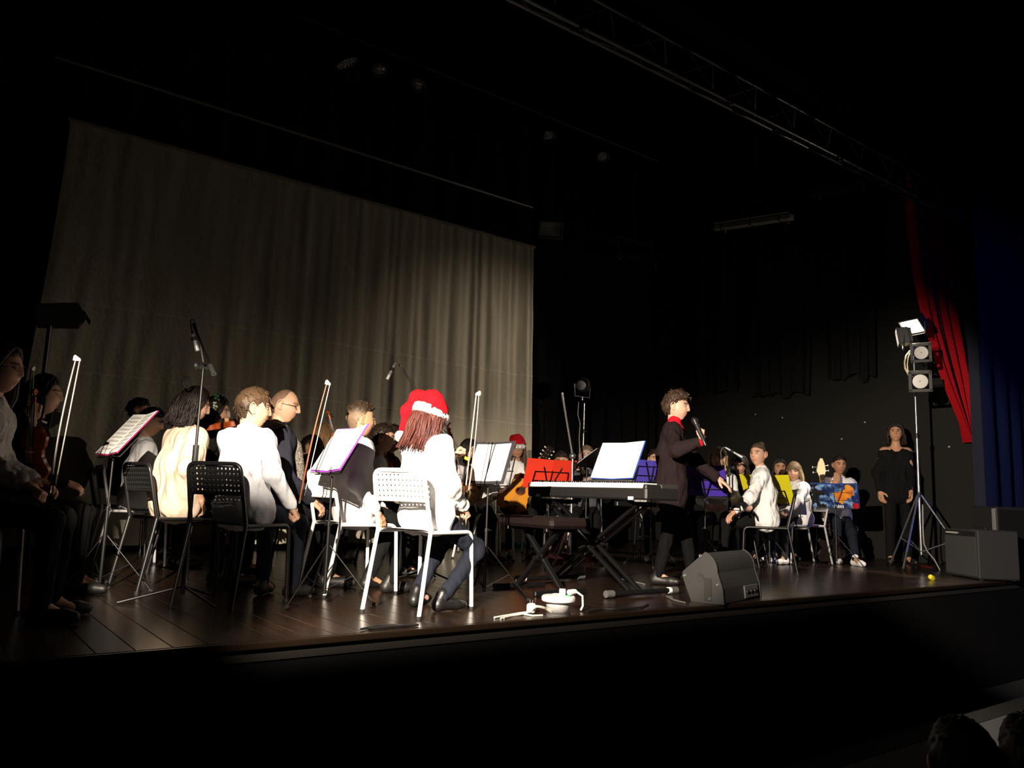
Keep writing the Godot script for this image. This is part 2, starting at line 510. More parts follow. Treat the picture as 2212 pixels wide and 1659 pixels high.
# ---------------------------------------------------------------- hair
func hairline(style: String, ph: float) -> float:
	var a := absf(ph) / PI
	var front := 0.56
	var side := 0.02
	var back := -0.62
	match style:
		"bangs": front = 0.22; side = -0.1
		"fringe": front = 0.42
		"curly": front = 0.50; side = 0.0
		"bald": front = 0.92; side = 0.18
		"bun", "pony": front = 0.55; side = -0.06; back = -0.50
	if a < 0.38: return lerpf(front, front - 0.12, a / 0.38)
	if a < 0.55: return lerpf(front - 0.12, side, (a - 0.38) / 0.17)
	return lerpf(side, back, smoothstep(0.55, 0.75, a))
func hair(parent: Node3D, H: Transform3D, style: String, col: Color, opt: Dictionary, sd: int) -> void:
	var m := MB.new()
	var fn := FastNoiseLite.new()
	fn.seed = sd; fn.frequency = 1.0; fn.fractal_octaves = 3
	var rng := RandomNumberGenerator.new()
	rng.seed = sd * 77 + 5
	var cols := 64
	var rows := 36
	var amp := 0.006
	var thick := 0.016
	var fq := Vector2(9, 2.0)
	match style:
		"curly": amp = 0.022; thick = 0.028; fq = Vector2(6, 6)
		"bald": amp = 0.0008; thick = 0.0012
		"bun", "pony": amp = 0.003; thick = 0.009
		"short": amp = 0.007; thick = 0.015
		"fringe": amp = 0.008; thick = 0.021
		"fade": amp = 0.005; thick = 0.016
		"long", "bangs": amp = 0.006; thick = 0.019
	var side_c: Color = opt.get("side", col)
	for i in rows + 1:
		var th := PI * i / rows
		for j in cols:
			var ph := TAU * j / cols - PI
			var d := Vector3(sin(ph) * sin(th), cos(th), -cos(ph) * sin(th))
			var ln := hairline(style, ph)
			ln += 0.07 * fn.get_noise_3d(d.x * 5.0, 7.0, d.z * 5.0)
			var cov := smoothstep(ln - 0.05, ln + 0.06, d.y)
			var t := thick * lerpf(0.22, 1.0, smoothstep(0.0, 0.38, d.y - ln))
			var cc := col
			if style == "fade":
				var up := smoothstep(0.35, 0.62, d.y)
				t = lerpf(0.0025, t, up)
				cc = side_c.lerp(col, smoothstep(0.25, 0.55, d.y))
			elif style == "short" or style == "fringe":
				t *= lerpf(0.4, 1.0, smoothstep(-0.1, 0.5, d.y))
				cc = side_c.lerp(col, smoothstep(0.0, 0.4, d.y))
			var nz := fn.get_noise_3d(d.x * fq.x, d.y * fq.y, d.z * fq.x)
			var nz2 := fn.get_noise_3d(d.x * fq.x * 3.0 + 9.0, d.y * fq.y * 2.0, d.z * fq.x * 3.0)
			var r := lerpf(-0.014, t + amp * (nz + 0.5 * nz2) * (0.4 if style == "fade" and t < 0.006 else 1.0), cov)
			m.v.append(head_base(d) + d * r)
			m.n.append(d)
			m.c.append(cc * (1.0 + 0.35 * nz2))
	for i in rows + 1:
		for j in cols:
			var a: Vector3 = m.v[i * cols + (j + 1) % cols] - m.v[i * cols + (j - 1 + cols) % cols]
			var b: Vector3 = m.v[mini(i + 1, rows) * cols + j] - m.v[maxi(i - 1, 0) * cols + j]
			var nn := a.cross(b)
			if nn.length() > 1e-9:
				nn = nn.normalized()
				if nn.dot(m.n[i * cols + j]) < 0.0: nn = -nn
				m.n[i * cols + j] = nn
	for i in rows:
		for j in cols:
			var j2 := (j + 1) % cols
			var p0 := i * cols + j
			var p1 := i * cols + j2
			m.ix.append_array(PackedInt32Array([p0, p1 + cols, p1, p0, p0 + cols, p1 + cols]))
	if style == "long" or style == "bangs":
		var L: float = opt.get("len", 0.28)
		var N: int = int(opt.get("n", 70) * 1.8)
		var tip: Color = opt.get("tip", col)
		for q in N:
			var a := lerpf(0.40, 1.0, rng.randf()) * PI * (1.0 if q % 2 == 0 else -1.0)
			if style == "bangs" and q % 4 == 0: a = lerpf(0.30, 0.5, rng.randf()) * PI * (1.0 if q % 8 == 0 else -1.0)
			var ps := []
			var rs := []
			var dy0 := rng.randf_range(-0.2, 0.35)
			var ll := L * rng.randf_range(0.8, 1.1)
			var w := rng.randf_range(0.0, TAU)
			var cs := sqrt(1.0 - dy0 * dy0)
			var base := head_base(Vector3(sin(a) * cs, dy0, -cos(a) * cs)) * rng.randf_range(1.04, 1.15)
			var spread := Vector3(sin(a), 0, -cos(a) * 0.8)
			for k in 7:
				var t := k / 6.0
				var y := lerpf(base.y, -0.09 - ll, t)
				var bulge := 0.014 * sin(PI * minf(t * 1.6, 1.0)) + 0.03 * t
				var wave: Vector3 = Vector3(sin(w + t * 7.0), 0, cos(w + t * 6.0)) * (0.007 * t * opt.get("wave", 1.0))
				var p: Vector3 = Vector3(base.x, y, base.z) + spread * bulge + wave
				if y < -0.10: p.z += opt.get("back", 0.02) * smoothstep(-0.10, -0.22, y); p.x *= lerpf(1.0, opt.get("gather", 1.0), smoothstep(-0.02, -0.2, y))
				ps.append(p); rs.append(lerpf(0.0095, 0.003, t * t))
			m.col = col.lerp(tip, rng.randf() * rng.randf()) * rng.randf_range(0.6, 1.3)
			m.tube(ps, rs, 5)
		if style == "long":               # locks combed from the parting over the temples, then hanging
			for q in int(N * 0.45):
				var sd2 := 1.0 if q % 2 == 0 else -1.0
				var part := Vector3(sd2 * rng.randf_range(0.02, 0.16), 0.86, rng.randf_range(-0.52, 0.25)).normalized()
				var side2 := Vector3(sd2, rng.randf_range(-0.35, 0.10), rng.randf_range(-0.25, 0.45) + part.z * 0.25).normalized()
				var ps := []
				var rs := []
				var w2 := rng.randf_range(0.0, TAU)
				var ll2 := L * rng.randf_range(0.75, 1.1)
				for k in 5:
					var d := part.slerp(side2, k / 4.0)
					ps.append(head_base(d) + d * (0.013 + 0.010 * sin(PI * k / 5.0) + rng.randf_range(0.0, 0.004))); rs.append(0.0085)
				var e: Vector3 = ps[4]
				for k in range(1, 5):
					var t := k / 4.0
					var y := lerpf(e.y, -0.09 - ll2, t)
					var p: Vector3 = Vector3(e.x + sd2 * 0.010 * t, y, e.z) + Vector3(sin(w2 + t * 6.0), 0, cos(w2 + t * 6.0)) * (0.006 * t * opt.get("wave", 1.0))
					if y < -0.10: p.z += opt.get("back", 0.02) * smoothstep(-0.10, -0.22, y)
					ps.append(p); rs.append(lerpf(0.0085, 0.003, t * t))
				m.col = col.lerp(tip, rng.randf() * rng.randf()) * rng.randf_range(0.65, 1.3)
				m.tube(ps, rs, 5)
	elif style == "bun":
		m.col = col
		m.ball(opt.get("bun", Vector3(0, 0.05, 0.115)), Vector3(0.036, 0.036, 0.03), 10, 14)
	elif style == "pony":
		for q in 34:
			var ps := []
			var rs := []
			var w := rng.randf_range(0.0, TAU)
			var o := Vector3(rng.randf_range(-0.028, 0.028), rng.randf_range(-0.02, 0.03), rng.randf_range(-0.01, 0.02))
			var tgt: Vector3 = opt.get("tail", Vector3(-0.03, -0.2, 0.12))
			for k in 7:
				var t := k / 6.0
				var p: Vector3 = opt.get("root", Vector3(0, 0.06, 0.10)) + Vector3(0, 0.02 * sin(PI * t), 0.05 * sin(PI * t)) + o * (0.5 + t) + tgt * t
				ps.append(p + Vector3(sin(w + 6.0 * t), 0, cos(w + 5.0 * t)) * 0.012 * t)
				rs.append(lerpf(0.014, 0.006, t))
			m.col = col * rng.randf_range(0.7, 1.3)
			m.tube(ps, rs, 6)
	if style in ["short", "fringe", "fade", "curly", "bald"] and style != "bald":
		var NT: int = opt.get("tufts", 70 if style == "fringe" else 150)
		for q in NT:
			var ph := rng.randf_range(-PI, PI)
			var dy := rng.randf_range(-0.35, 1.0)
			if style == "fade": dy = rng.randf_range(0.5, 1.0)
			if dy < hairline(style, ph) + 0.06: continue
			var cs := sqrt(maxf(1.0 - dy * dy, 0.0))
			var d := Vector3(sin(ph) * cs, dy, -cos(ph) * cs)
			var p0 := head_base(d) + d * (thick * 0.5)
			var tg: Vector3 = {"short": Vector3(0.3, -0.6, -0.5), "fringe": Vector3(0.9, -0.5, -0.6), "fade": Vector3(0.2, 0.8, -0.6), "curly": Vector3(rng.randf_range(-1, 1), rng.randf_range(-1, 0.6), rng.randf_range(-1, 1))}[style]
			tg += Vector3(rng.randf_range(-0.5, 0.5), rng.randf_range(-0.4, 0.3), rng.randf_range(-0.4, 0.4))
			tg = (tg - d * tg.dot(d)).normalized()
			var ll: float = {"short": 0.030, "fringe": 0.045, "fade": 0.014, "curly": 0.032}[style] * rng.randf_range(0.7, 1.3)
			var lift: float = {"short": 0.010, "fringe": 0.006, "fade": 0.010, "curly": 0.026}[style] * rng.randf_range(0.6, 1.4)
			var sc: float = smoothstep(-0.2, 0.45, dy) * 0.7 + 0.3
			m.col = side_c.lerp(col, smoothstep(0.0, 0.4, dy)) * rng.randf_range(0.65, 1.4)
			m.tube([p0, p0 + tg * ll * 0.5 + d * lift * sc, p0 + tg * ll + d * lift * (0.6 if style != "curly" else 0.2) * sc], [0.006, 0.0045, 0.001], 5)
	put(m, "hair", vcol(0.55 if style != "bald" else 0.6), parent, H)

# ---------------------------------------------------------------- hands (wrist at the origin, fingers along +y, palm faces +z)
var hand_cache := {}
func hand_mb(side: float, pose: String) -> MB:
	var key := "%s%d" % [pose, int(side)]
	if hand_cache.has(key): return hand_cache[key]
	var bones := []
	var curl: Array = {"relax": [0.35, 0.45, 0.35], "grip": [1.15, 1.35, 0.7], "flat": [0.06, 0.10, 0.08], "reach": [0.12, 0.3, 0.25]}[pose]
	var xs := [0.030, 0.010, -0.010, -0.029]
	var ln := [0.070, 0.078, 0.073, 0.057]
	bones.append([Vector3(0, -0.02, 0), Vector3(0, 0.03, 0), 0.023, 0.026])
	for i in 4:
		var x: float = xs[i] * side
		var root := Vector3(x, 0.088 - 0.004 * absf(i - 1.0), 0)
		bones.append([Vector3(x * 0.7, 0.02, 0.0), root, 0.016, 0.0115])
		var p := root
		var a := 0.0
		var spl: float = (x * 1.6) if pose == "reach" or pose == "flat" else x * 0.6
		for s in 3:
			a += curl[s] * (1.0 + 0.08 * i)
			var l: float = ln[i] * [0.46, 0.30, 0.24][s]
			var q := p + Vector3(spl * 0.25 * cos(a), cos(a), sin(a)).normalized() * l
			bones.append([p, q, 0.0098 - 0.0009 * s, 0.0090 - 0.0009 * s])
			p = q
	var tb := Vector3(side * 0.024, 0.022, 0.008)
	var t1 := tb + (Vector3(side * 0.030, 0.028, 0.018) if pose != "grip" else Vector3(side * 0.020, 0.030, 0.026))
	var t2 := t1 + (Vector3(side * 0.010, 0.028, 0.010) if pose != "grip" else Vector3(-side * 0.010, 0.022, 0.016))
	bones.append([tb, t1, 0.015, 0.0115]); bones.append([t1, t2, 0.011, 0.0092])
	var m := nets(bones, 0.0042, 0.006, Color(1, 1, 1))
	hand_cache[key] = m
	return m
func elbow(S: Vector3, W: Vector3, a: float, b: float, pole: Vector3) -> Vector3:
	var d := W - S
	var L := clampf(d.length(), 0.05, (a + b) * 0.998)
	var u := d.normalized()
	var x := (a * a - b * b + L * L) / (2.0 * L)
	var h := sqrt(maxf(a * a - x * x, 0.0))
	var pp := pole - u * pole.dot(u)
	return S + u * x + pp.normalized() * h

# ---------------------------------------------------------------- a person
func person(c: Dictionary) -> Dictionary:
	var s: float = c.get("s", 0.88)
	var th: float = c.th
	var turn := yaw_of(heading(th))
	var o := thing("person", c.label, "person", c.pos, turn, c.get("group", ""))
	var T := Transform3D(Basis(Vector3.UP, turn), c.pos)
	var inv := T.affine_inverse()
	var stand: bool = c.get("stand", false)
	var g: float = c.get("girth", 1.0)
	var cell: float = c.get("cell", 0.02)
	var hy: float = (0.90 * s) if stand else (c.get("seat", 0.455) + 0.085 * s)
	var lean: float = deg_to_rad(c.get("lean", 8.0))
	var tilt: float = deg_to_rad(c.get("tilt", 0.0))
	var P := Vector3(0, hy, 0)
	var ax := Vector3(sin(tilt), cos(lean) * cos(tilt), -sin(lean))
	var M := P + ax * 0.25 * s + Vector3(0, 0, 0.015 * s)
	var N := P + ax * 0.50 * s
	var hs: float = c.get("head", 0.98)
	var hb := Basis(Vector3.UP, deg_to_rad(-c.get("hy", 0.0))) * Basis(Vector3.RIGHT, deg_to_rad(-c.get("hp", 0.0))) * Basis(Vector3.BACK, deg_to_rad(c.get("hr", 0.0)))
	var Hc := N + ax * (0.045 * s) + Vector3(0, 0.125 * hs, -0.028)
	Hc += c.get("hoff", Vector3.ZERO)
	var H := Transform3D(hb.scaled(Vector3.ONE * hs), Hc)
	# legs
	var legs := []
	for sd in [-1.0, 1.0]:
		var hip := P + Vector3(sd * 0.085 * s * g, -0.01, 0)
		var foot: Vector3
		var kn: Vector3
		var f = c.get("rf" if sd > 0 else "lf", null)
		if stand:
			foot = Vector3(sd * 0.10 * s, 0.075, 0.02) if f == null else f
			kn = (hip + foot) * 0.5 + Vector3(0, 0, -0.03)
		else:
			foot = Vector3(sd * 0.11, 0.075, -0.42 * s) if f == null else f
			kn = elbow(hip, foot, 0.43 * s, 0.42 * s, Vector3(sd * 0.12, 0.75, -1.0))
		legs.append([hip, kn, foot])
	# arms
	var arms := []
	for sd in [-1.0, 1.0]:
		var S := N + Vector3(sd * 0.150 * s * g, -0.055 * s, 0) + Vector3(0, 0, 0.005)
		var w = c.get("rh" if sd > 0 else "lh", null)
		var W: Vector3
		if w == null: W = Vector3(sd * 0.09, hy + 0.10, -0.30 * s) if not stand else Vector3(sd * 0.21, hy - 0.05, -0.05)
		else: W = inv * w
		var pole: Vector3 = c.get("rpole" if sd > 0 else "lpole", Vector3(sd * 0.6, -1.0, 0.45))
		var al := 0.275 * s
		var bl := 0.245 * s
		var dist := (W - S).length()
		if dist > (al + bl) * 0.995:
			var stretch := minf(dist / ((al + bl) * 0.99), 1.12)
			al *= stretch; bl *= stretch
			W = S + (W - S).normalized() * minf(dist, (al + bl) * 0.995)
		var E := elbow(S, W, al, bl, pole)
		arms.append([S, E, W])
	var tor := [
		[P + Vector3(-0.070 * s * g, 0, 0), P + Vector3(0.070 * s * g, 0, 0), 0.100 * s * g, 0.100 * s * g],
		[P + Vector3(-0.050 * s * g, 0.02, 0), M + Vector3(-0.055 * s * g, 0, 0), 0.098 * s * g, 0.092 * s * g],
		[P + Vector3(0.050 * s * g, 0.02, 0), M + Vector3(0.055 * s * g, 0, 0), 0.098 * s * g, 0.092 * s * g],
		[M + Vector3(-0.058 * s * g, 0, 0), N + Vector3(-0.075 * s * g, -0.115 * s, 0), 0.092 * s * g, 0.088 * s],
		[M + Vector3(0.058 * s * g, 0, 0), N + Vector3(0.075 * s * g, -0.115 * s, 0), 0.092 * s * g, 0.088 * s],
		[N + Vector3(-0.125 * s * g, -0.058 * s, 0), N + Vector3(0.125 * s * g, -0.058 * s, 0), 0.056 * s, 0.056 * s],
		[N + Vector3(0, -0.06 * s, 0), N + Vector3(0, 0.0, 0), 0.07 * s, 0.052 * s]]
	var skin: Color = c.get("skin", Color(0.50, 0.30, 0.20))
	var shrink: float = 0.82
	# the body
	var bb := []
	for t in tor: bb.append([t[0], t[1], t[2] * (1.0 if c.get("bare", false) else shrink), t[3] * (1.0 if c.get("bare", false) else shrink)])
	bb.append([N + Vector3(0, -0.03, 0), Hc + hb * Vector3(0, -0.065 * hs, 0.02), 0.050 * hs, 0.047 * hs])
	for l in legs:
		bb.append([l[0], l[1], 0.07 * s, 0.045 * s]); bb.append([l[1], l[2], 0.045 * s, 0.032 * s]); bb.append([l[2], l[2] + Vector3(0, -0.035, -0.10 * s), 0.03 * s, 0.022 * s])
	for a in arms:
		bb.append([a[0], a[1], 0.042 * s, 0.034 * s]); bb.append([a[1], a[2], 0.034 * s, 0.024 * s])
	var body := nets(bb, cell, 0.03, skin)
	add_head(body, H, skin, c.get("hairc", Color(0.02, 0.012, 0.008)) * 0.6, c.get("kind", "child"), c.get("gaze", Vector3(0, 0, -1)))
	for i in 2:
		var sd := -1.0 if i == 0 else 1.0
		var a: Array = arms[i]
		var dirv: Vector3 = (a[2] - a[1]).normalized()
		var hd = c.get("rdir" if i == 1 else "ldir", null)
		if hd != null: dirv = T.basis.inverse() * (hd as Vector3)
		var nrm: Vector3 = c.get("rpalm" if i == 1 else "lpalm", T.basis * Vector3(-sd * 0.5, -0.8, 0.0))
		nrm = T.basis.inverse() * nrm
		var hm := hand_mb(sd, c.get("rpose" if i == 1 else "lpose", "relax"))
		body.join(hm, Transform3D(along(dirv, nrm).scaled(Vector3.ONE * (0.92 * s + 0.08)), a[2]), skin)
	put(body, "body", vcol(0.5), o)
	# clothes
	var wr: float = c.get("wr", 0.010)
	var sh := []
	var inf: float = c.get("puff", 0.014)
	var skip := 0
	for t in tor:
		skip += 1
		if c.get("bare", false) and skip >= 7: continue
		if c.get("bare", false) and skip == 6:
			sh.append([t[0] + Vector3(0, -0.035, 0), t[1] + Vector3(0, -0.035, 0), t[2], t[3]]); continue
		sh.append([t[0], t[1], t[2] + inf, t[3] + inf])
	for a in arms:
		var cuff: Vector3 = a[1].lerp(a[2], c.get("cuff", 0.93))
		if not c.get("bare", false): sh.append([a[0], a[1], 0.046 * s + inf * 0.8, 0.042 * s + inf * 0.8])
		else: sh.append([a[0] + Vector3(0, -0.03, 0), a[1], 0.046 * s, 0.042 * s])
		sh.append([a[1], cuff, 0.042 * s + inf * 0.8, 0.031 * s + inf * 0.7])
		if c.get("loose", 0.0) > 0.0:
			var lo: float = c.loose
			sh.append([a[0].lerp(a[1], 0.3) + Vector3(0, -0.05, 0), P + Vector3(signf(a[0].x) * 0.13, 0.10, 0), 0.055 + lo * 0.3, 0.07 + lo])
			sh.append([a[1], P + Vector3(signf(a[0].x) * 0.14, 0.10, 0.02), 0.05, 0.06 + lo])
	if c.get("tail", 0.0) > 0.0:           # shirt or jacket hanging below the hips
		sh.append([P + Vector3(-0.085 * s * g, -c.tail * 0.5, 0), P + Vector3(0.085 * s * g, -c.tail * 0.5, 0), 0.105 * s * g + inf, 0.105 * s * g + inf])
		if stand: sh.append([P + Vector3(-0.08 * s * g, -c.tail, 0), P + Vector3(0.08 * s * g, -c.tail, 0), 0.10 * s * g + inf, 0.10 * s * g + inf])
	var shirt := nets(sh, cell, 0.045, Color(1, 1, 1), wr, c.get("wf", 13.0))
	put(shirt, c.get("shirt_name", "shirt"), c.shirt, o)
	if c.has("collar"):
		var col := MB.new()
		var ring := []
		var top: Vector3 = N + Vector3(0, 0.030 * s, -0.004)
		for k in 15:
			var a := PI * (0.10 + 1.80 * k / 14.0) - PI * 0.5
			ring.append(top + Vector3(cos(a) * 0.062 * s, -0.012 - 0.012 * sin(-a), sin(a) * 0.062 * s))
		col.tube(ring, 0.017 * s, 7, true, 0.6)
		put(col, "collar", c.collar, o)
	var tr := [tor[0].duplicate()]
	for l in legs:
		var an: Vector3 = l[1].lerp(l[2], c.get("hem", 0.99))
		tr.append([l[0], l[1], 0.082 * s * g, 0.060 * s]); tr.append([l[1], an, 0.060 * s, 0.046 * s])
	put(nets(tr, cell, 0.035, Color(1, 1, 1), 0.008, 16.0), "trousers", c.get("pants", cloth(srgb(22, 22, 26))), o)
	for i in 2:
		var l: Array = legs[i]
		var fd: Vector3 = c.get("toe", Vector3((-1.0 if i == 0 else 1.0) * 0.25, 0, -1.0)).normalized()
		var f0: Vector3 = l[2]
		f0.y = maxf(f0.y, 0.06)
		var h := Vector3(f0.x, f0.y - 0.038, f0.z) - fd * 0.03
		var shn := nets([[f0 + Vector3(0, 0.02, 0), h, 0.040 * s, 0.038 * s], [h, h + fd * 0.15 * s + Vector3(0, -0.004, 0), 0.040 * s, 0.034 * s], [h + fd * 0.15 * s, h + fd * 0.20 * s + Vector3(0, -0.004, 0), 0.035 * s, 0.028 * s]], 0.011, 0.02, Color(1, 1, 1))
		for k in shn.v.size(): shn.v[k].y = maxf(shn.v[k].y, f0.y - 0.073)
		var sho := put(shn, "shoe", c.get("shoes", mat(srgb(25, 24, 24), 0.5)), o)
		if c.get("laces", false):
			var lc := MB.new()
			var sid := Vector3(-fd.z, 0, fd.x)
			for q in 3:
				var pm := h + fd * (0.055 + 0.026 * q) * s + Vector3(0, 0.043 * s - 0.003 * q, 0)
				lc.tube([pm - sid * 0.022 - Vector3(0, 0.006, 0), pm + Vector3(0, 0.003, 0), pm + sid * 0.022 - Vector3(0, 0.006, 0)], 0.004, 6)
			put(lc, "laces", mat(srgb(190, 188, 182), 0.9), sho)
	if c.has("hair"): hair(o, H, c.hair, c.get("hairc", Color(0.02, 0.012, 0.008)), c.get("hopt", {}), c.get("seed", 3))
	if c.get("glasses", false):
		var gm := MB.new()
		for sd in [-1.0, 1.0]:
			var ring := []
			for k in 15:
				var a := TAU * k / 14.0
				ring.append(Vector3(sd * 0.031 + cos(a) * 0.024, 0.011 + sin(a) * 0.016, -0.096 + absf(sd * 0.031 + cos(a) * 0.024) * 0.16))
			gm.tube(ring, 0.0016, 5)
			gm.tube([Vector3(sd * 0.055, 0.013, -0.087), Vector3(sd * 0.074, 0.012, -0.05), Vector3(sd * 0.080, 0.010, 0.012), Vector3(sd * 0.080, -0.004, 0.025)], 0.0018, 5)
		gm.tube([Vector3(-0.008, 0.016, -0.095), Vector3(0, 0.019, -0.099), Vector3(0.008, 0.016, -0.095)], 0.0016, 5)
		put(gm, "glasses", mat(srgb(38, 32, 30), 0.3, 0.4), o, H)
	if c.get("santa", false): santa(o, H, c.get("flop", Vector3(-0.13, -0.12, 0.10)), c.get("hatfur", true))
	return {"node": o, "T": T, "H": T * H, "N": T * N, "P": T * P, "arms": arms}

func santa(o: Node3D, H: Transform3D, flop: Vector3, dots: bool) -> void:
	var b := []
	b.append([Vector3(-0.012, 0.045, 0.01), Vector3(0.012, 0.045, 0.01), 0.094, 0.094])
	b.append([Vector3(0, 0.075, 0.01), Vector3(0, 0.105, 0.02), 0.086, 0.066])
	var a := Vector3(0, 0.115, 0.02)
	var mid := Vector3(flop.x * 0.75, 0.125, flop.z * 0.6 + 0.02)
	var e1 := Vector3(flop.x * 1.05, 0.03, flop.z * 0.95 + 0.01)
	var e2 := Vector3(flop.x * 1.05, flop.y, flop.z)
	b.append([a, mid, 0.060, 0.042]); b.append([mid, e1, 0.042, 0.034]); b.append([e1, e2, 0.034, 0.018])
	var m := nets(b, 0.008, 0.03, Color(1, 1, 1), 0.006, 22.0)
	for k in m.v.size():
		if m.v[k].y < 0.02 and m.v[k].distance_to(Vector3(0, 0.02, 0.01)) < 0.11: m.v[k].y = 0.02
	var hat := put(m, "santa_hat", cloth(srgb(170, 14, 26), 0.95, 0.8, 14.0), o, H)
	var fur := MB.new()
	var fn := FastNoiseLite.new()
	fn.frequency = 1.0; fn.seed = 4
	var cols := 40
	var rr := 12
	for i in cols + 1:
		var u := TAU * i / cols
		for j in rr + 1:
			var w := TAU * j / rr
			var cen := Vector3(cos(u) * 0.093, 0.036 + 0.012 * sin(u), sin(u) * 0.108 + 0.008)
			var dr := Vector3(cos(u) * cos(w) * 0.013, sin(w) * 0.031, sin(u) * cos(w) * 0.013)
			fur.v.append(cen + dr * (1.0 + 0.22 * fn.get_noise_3d(cen.x * 90 + dr.x * 300, dr.y * 300, cen.z * 90)))
			fur.n.append(dr.normalized()); fur.c.append(Color(1, 1, 1))
	for i in cols:
		for j in rr:
			var p := i * (rr + 1) + j
			fur.ix.append_array(PackedInt32Array([p, p + rr + 1, p + 1, p + 1, p + rr + 1, p + rr + 2]))
	put(fur, "fur_trim", cloth(srgb(232, 230, 228), 1.0, 1.2, 30.0), hat)
	var pm := MB.new()
	pm.ball(e2 + Vector3(0, -0.03, 0), Vector3.ONE * 0.036, 14, 20)
	for k in pm.v.size():
		var d := pm.v[k] - (e2 + Vector3(0, -0.03, 0))
		pm.v[k] += d * 0.18 * fn.get_noise_3d(d.x * 160, d.y * 160, d.z * 160)
	put(pm, "pompom", cloth(srgb(232, 230, 228), 1.0, 1.2, 30.0), hat)
	if not dots: return
	var st := MB.new()
	for k in 3:
		var u := -PI * 0.5 + (k - 1) * 0.45
		st.ball(Vector3(cos(u) * 0.106, 0.036 + 0.012 * sin(u), sin(u) * 0.121 + 0.008), Vector3.ONE * 0.007, 6, 8)
	put(st, "light_dots", mat(srgb(60, 20, 22), 0.4), hat)

# ---------------------------------------------------------------- chairs
var plate_cache: MB
func perforated(w: float, h: float, nxh: int, nyh: int, thick: float) -> MB:
	var m := MB.new()
	var cw := w / nxh
	var ch := h / nyh
	for i in nxh:
		for j in nyh:
			var o := Vector2(-w * 0.5 + cw * (i + 0.5), ch * (j + 0.5))
			var sq := []
			var hole := []
			for k in 8:
				var a := TAU * k / 8.0
				var e := Vector2(cos(a), sin(a))
				var mx := maxf(absf(e.x), absf(e.y))
				sq.append(o + Vector2(e.x / mx * cw * 0.5, e.y / mx * ch * 0.5))
				hole.append(o + e * minf(cw, ch) * 0.25)
			for k in 8:
				var k2 := (k + 1) % 8
				for s in [-1.0, 1.0]:
					var z: float = s * thick * 0.5
					var q := []
					for p in [sq[k], sq[k2], hole[k2], hole[k]]: q.append(Vector3(p.x, p.y, z + 0.35 * p.x * p.x))
					m.poly(q, Vector3(0, 0, s))
				var za := thick * 0.5
				m.poly([Vector3(hole[k].x, hole[k].y, -za + 0.35 * hole[k].x * hole[k].x), Vector3(hole[k2].x, hole[k2].y, -za + 0.35 * hole[k2].x * hole[k2].x), Vector3(hole[k2].x, hole[k2].y, za + 0.35 * hole[k2].x * hole[k2].x), Vector3(hole[k].x, hole[k].y, za + 0.35 * hole[k].x * hole[k].x)], Vector3(o.x - hole[k].x, o.y - hole[k].y, 0))
	return m
func arc_path(pts: Array, r: float, seg := 5) -> Array:        # rounds the corners of a polyline
	var out := [pts[0]]
	for i in range(1, pts.size() - 1):
		var a: Vector3 = (pts[i - 1] - pts[i]).normalized()
		var b: Vector3 = (pts[i + 1] - pts[i]).normalized()
		for k in seg + 1:
			var t := float(k) / seg
			var p: Vector3 = pts[i] + a * r
			var q: Vector3 = pts[i] + b * r
			out.append(p.lerp(pts[i], t).lerp((pts[i] as Vector3).lerp(q, t), t))
	out.append(pts[-1])
	return out
func make_chair(label: String, frame: Material, shell: Material, pos: Vector3, turn: float, group: String) -> Node3D:
	var o := thing("chair", label, "chair", pos, turn, group)
	for s in [-1.0, 1.0]:
		var r := MB.new()
		r.tube([Vector3(s * 0.188, 0.006, 0.27), Vector3(s * 0.178, 0.45, 0.185)], 0.0115, 10)
		put(r, "leg", frame, o)
		var fl := MB.new()
		fl.tube(arc_path([Vector3(s * 0.186, 0.006, -0.235), Vector3(s * 0.178, 0.435, -0.215), Vector3(s * 0.178, 0.435, 0.18)], 0.05), 0.0115, 10)
		put(fl, "leg", frame, o)
		for z in [[0.27, 0.188], [-0.235, 0.186]]:
			var ft := MB.new()
			ft.tube([Vector3(s * z[1], 0.0, z[0]), Vector3(s * z[1], 0.018, z[0])], 0.014, 10)
			put(ft, "foot_cap", mat(srgb(20, 20, 20), 0.7), o)
	var bk := MB.new()
	bk.tube(arc_path([Vector3(-0.178, 0.44, 0.187), Vector3(-0.168, 0.765, 0.262), Vector3(0.168, 0.765, 0.262), Vector3(0.178, 0.44, 0.187)], 0.05), 0.0115, 10)
	put(bk, "back_frame", frame, o)
	if plate_cache == null:
		plate_cache = perforated(0.318, 0.145, 12, 5, 0.006)
		var rim := MB.new()
		rim.box(at(Vector3(0, -0.006, 0.01)), Vector3(0.322, 0.014, 0.014), 0.004)
		plate_cache.join(rim, Transform3D.IDENTITY)
	put(plate_cache, "backrest", shell, o, at(Vector3(0, 0.612, 0.216), Basis(Vector3.RIGHT, 0.225)))
	var seat := MB.new()
	var pts := []
	var w := 15
	for i in 15:
		var v := i / 14.0
		for j in w:
			var u := j / 14.0 * 2.0 - 1.0
			var z := lerpf(-0.225, 0.185, v)
			var edge := pow(absf(u), 6.0)
			var y := 0.452 - 0.014 * (1.0 - u * u) * sin(PI * v) - 0.012 * edge - 0.02 * pow(1.0 - v, 8.0)
			pts.append(Vector3(u * 0.178 * (1.0 - 0.03 * pow(absf(v * 2 - 1), 6)), y, z))
	seat.grid(pts, w)
	var pb := []
	for p in pts: pb.append(p + Vector3(0, -0.008, 0))
	seat.grid(pb, w)
	put(seat, "seat", shell, o)
	return o

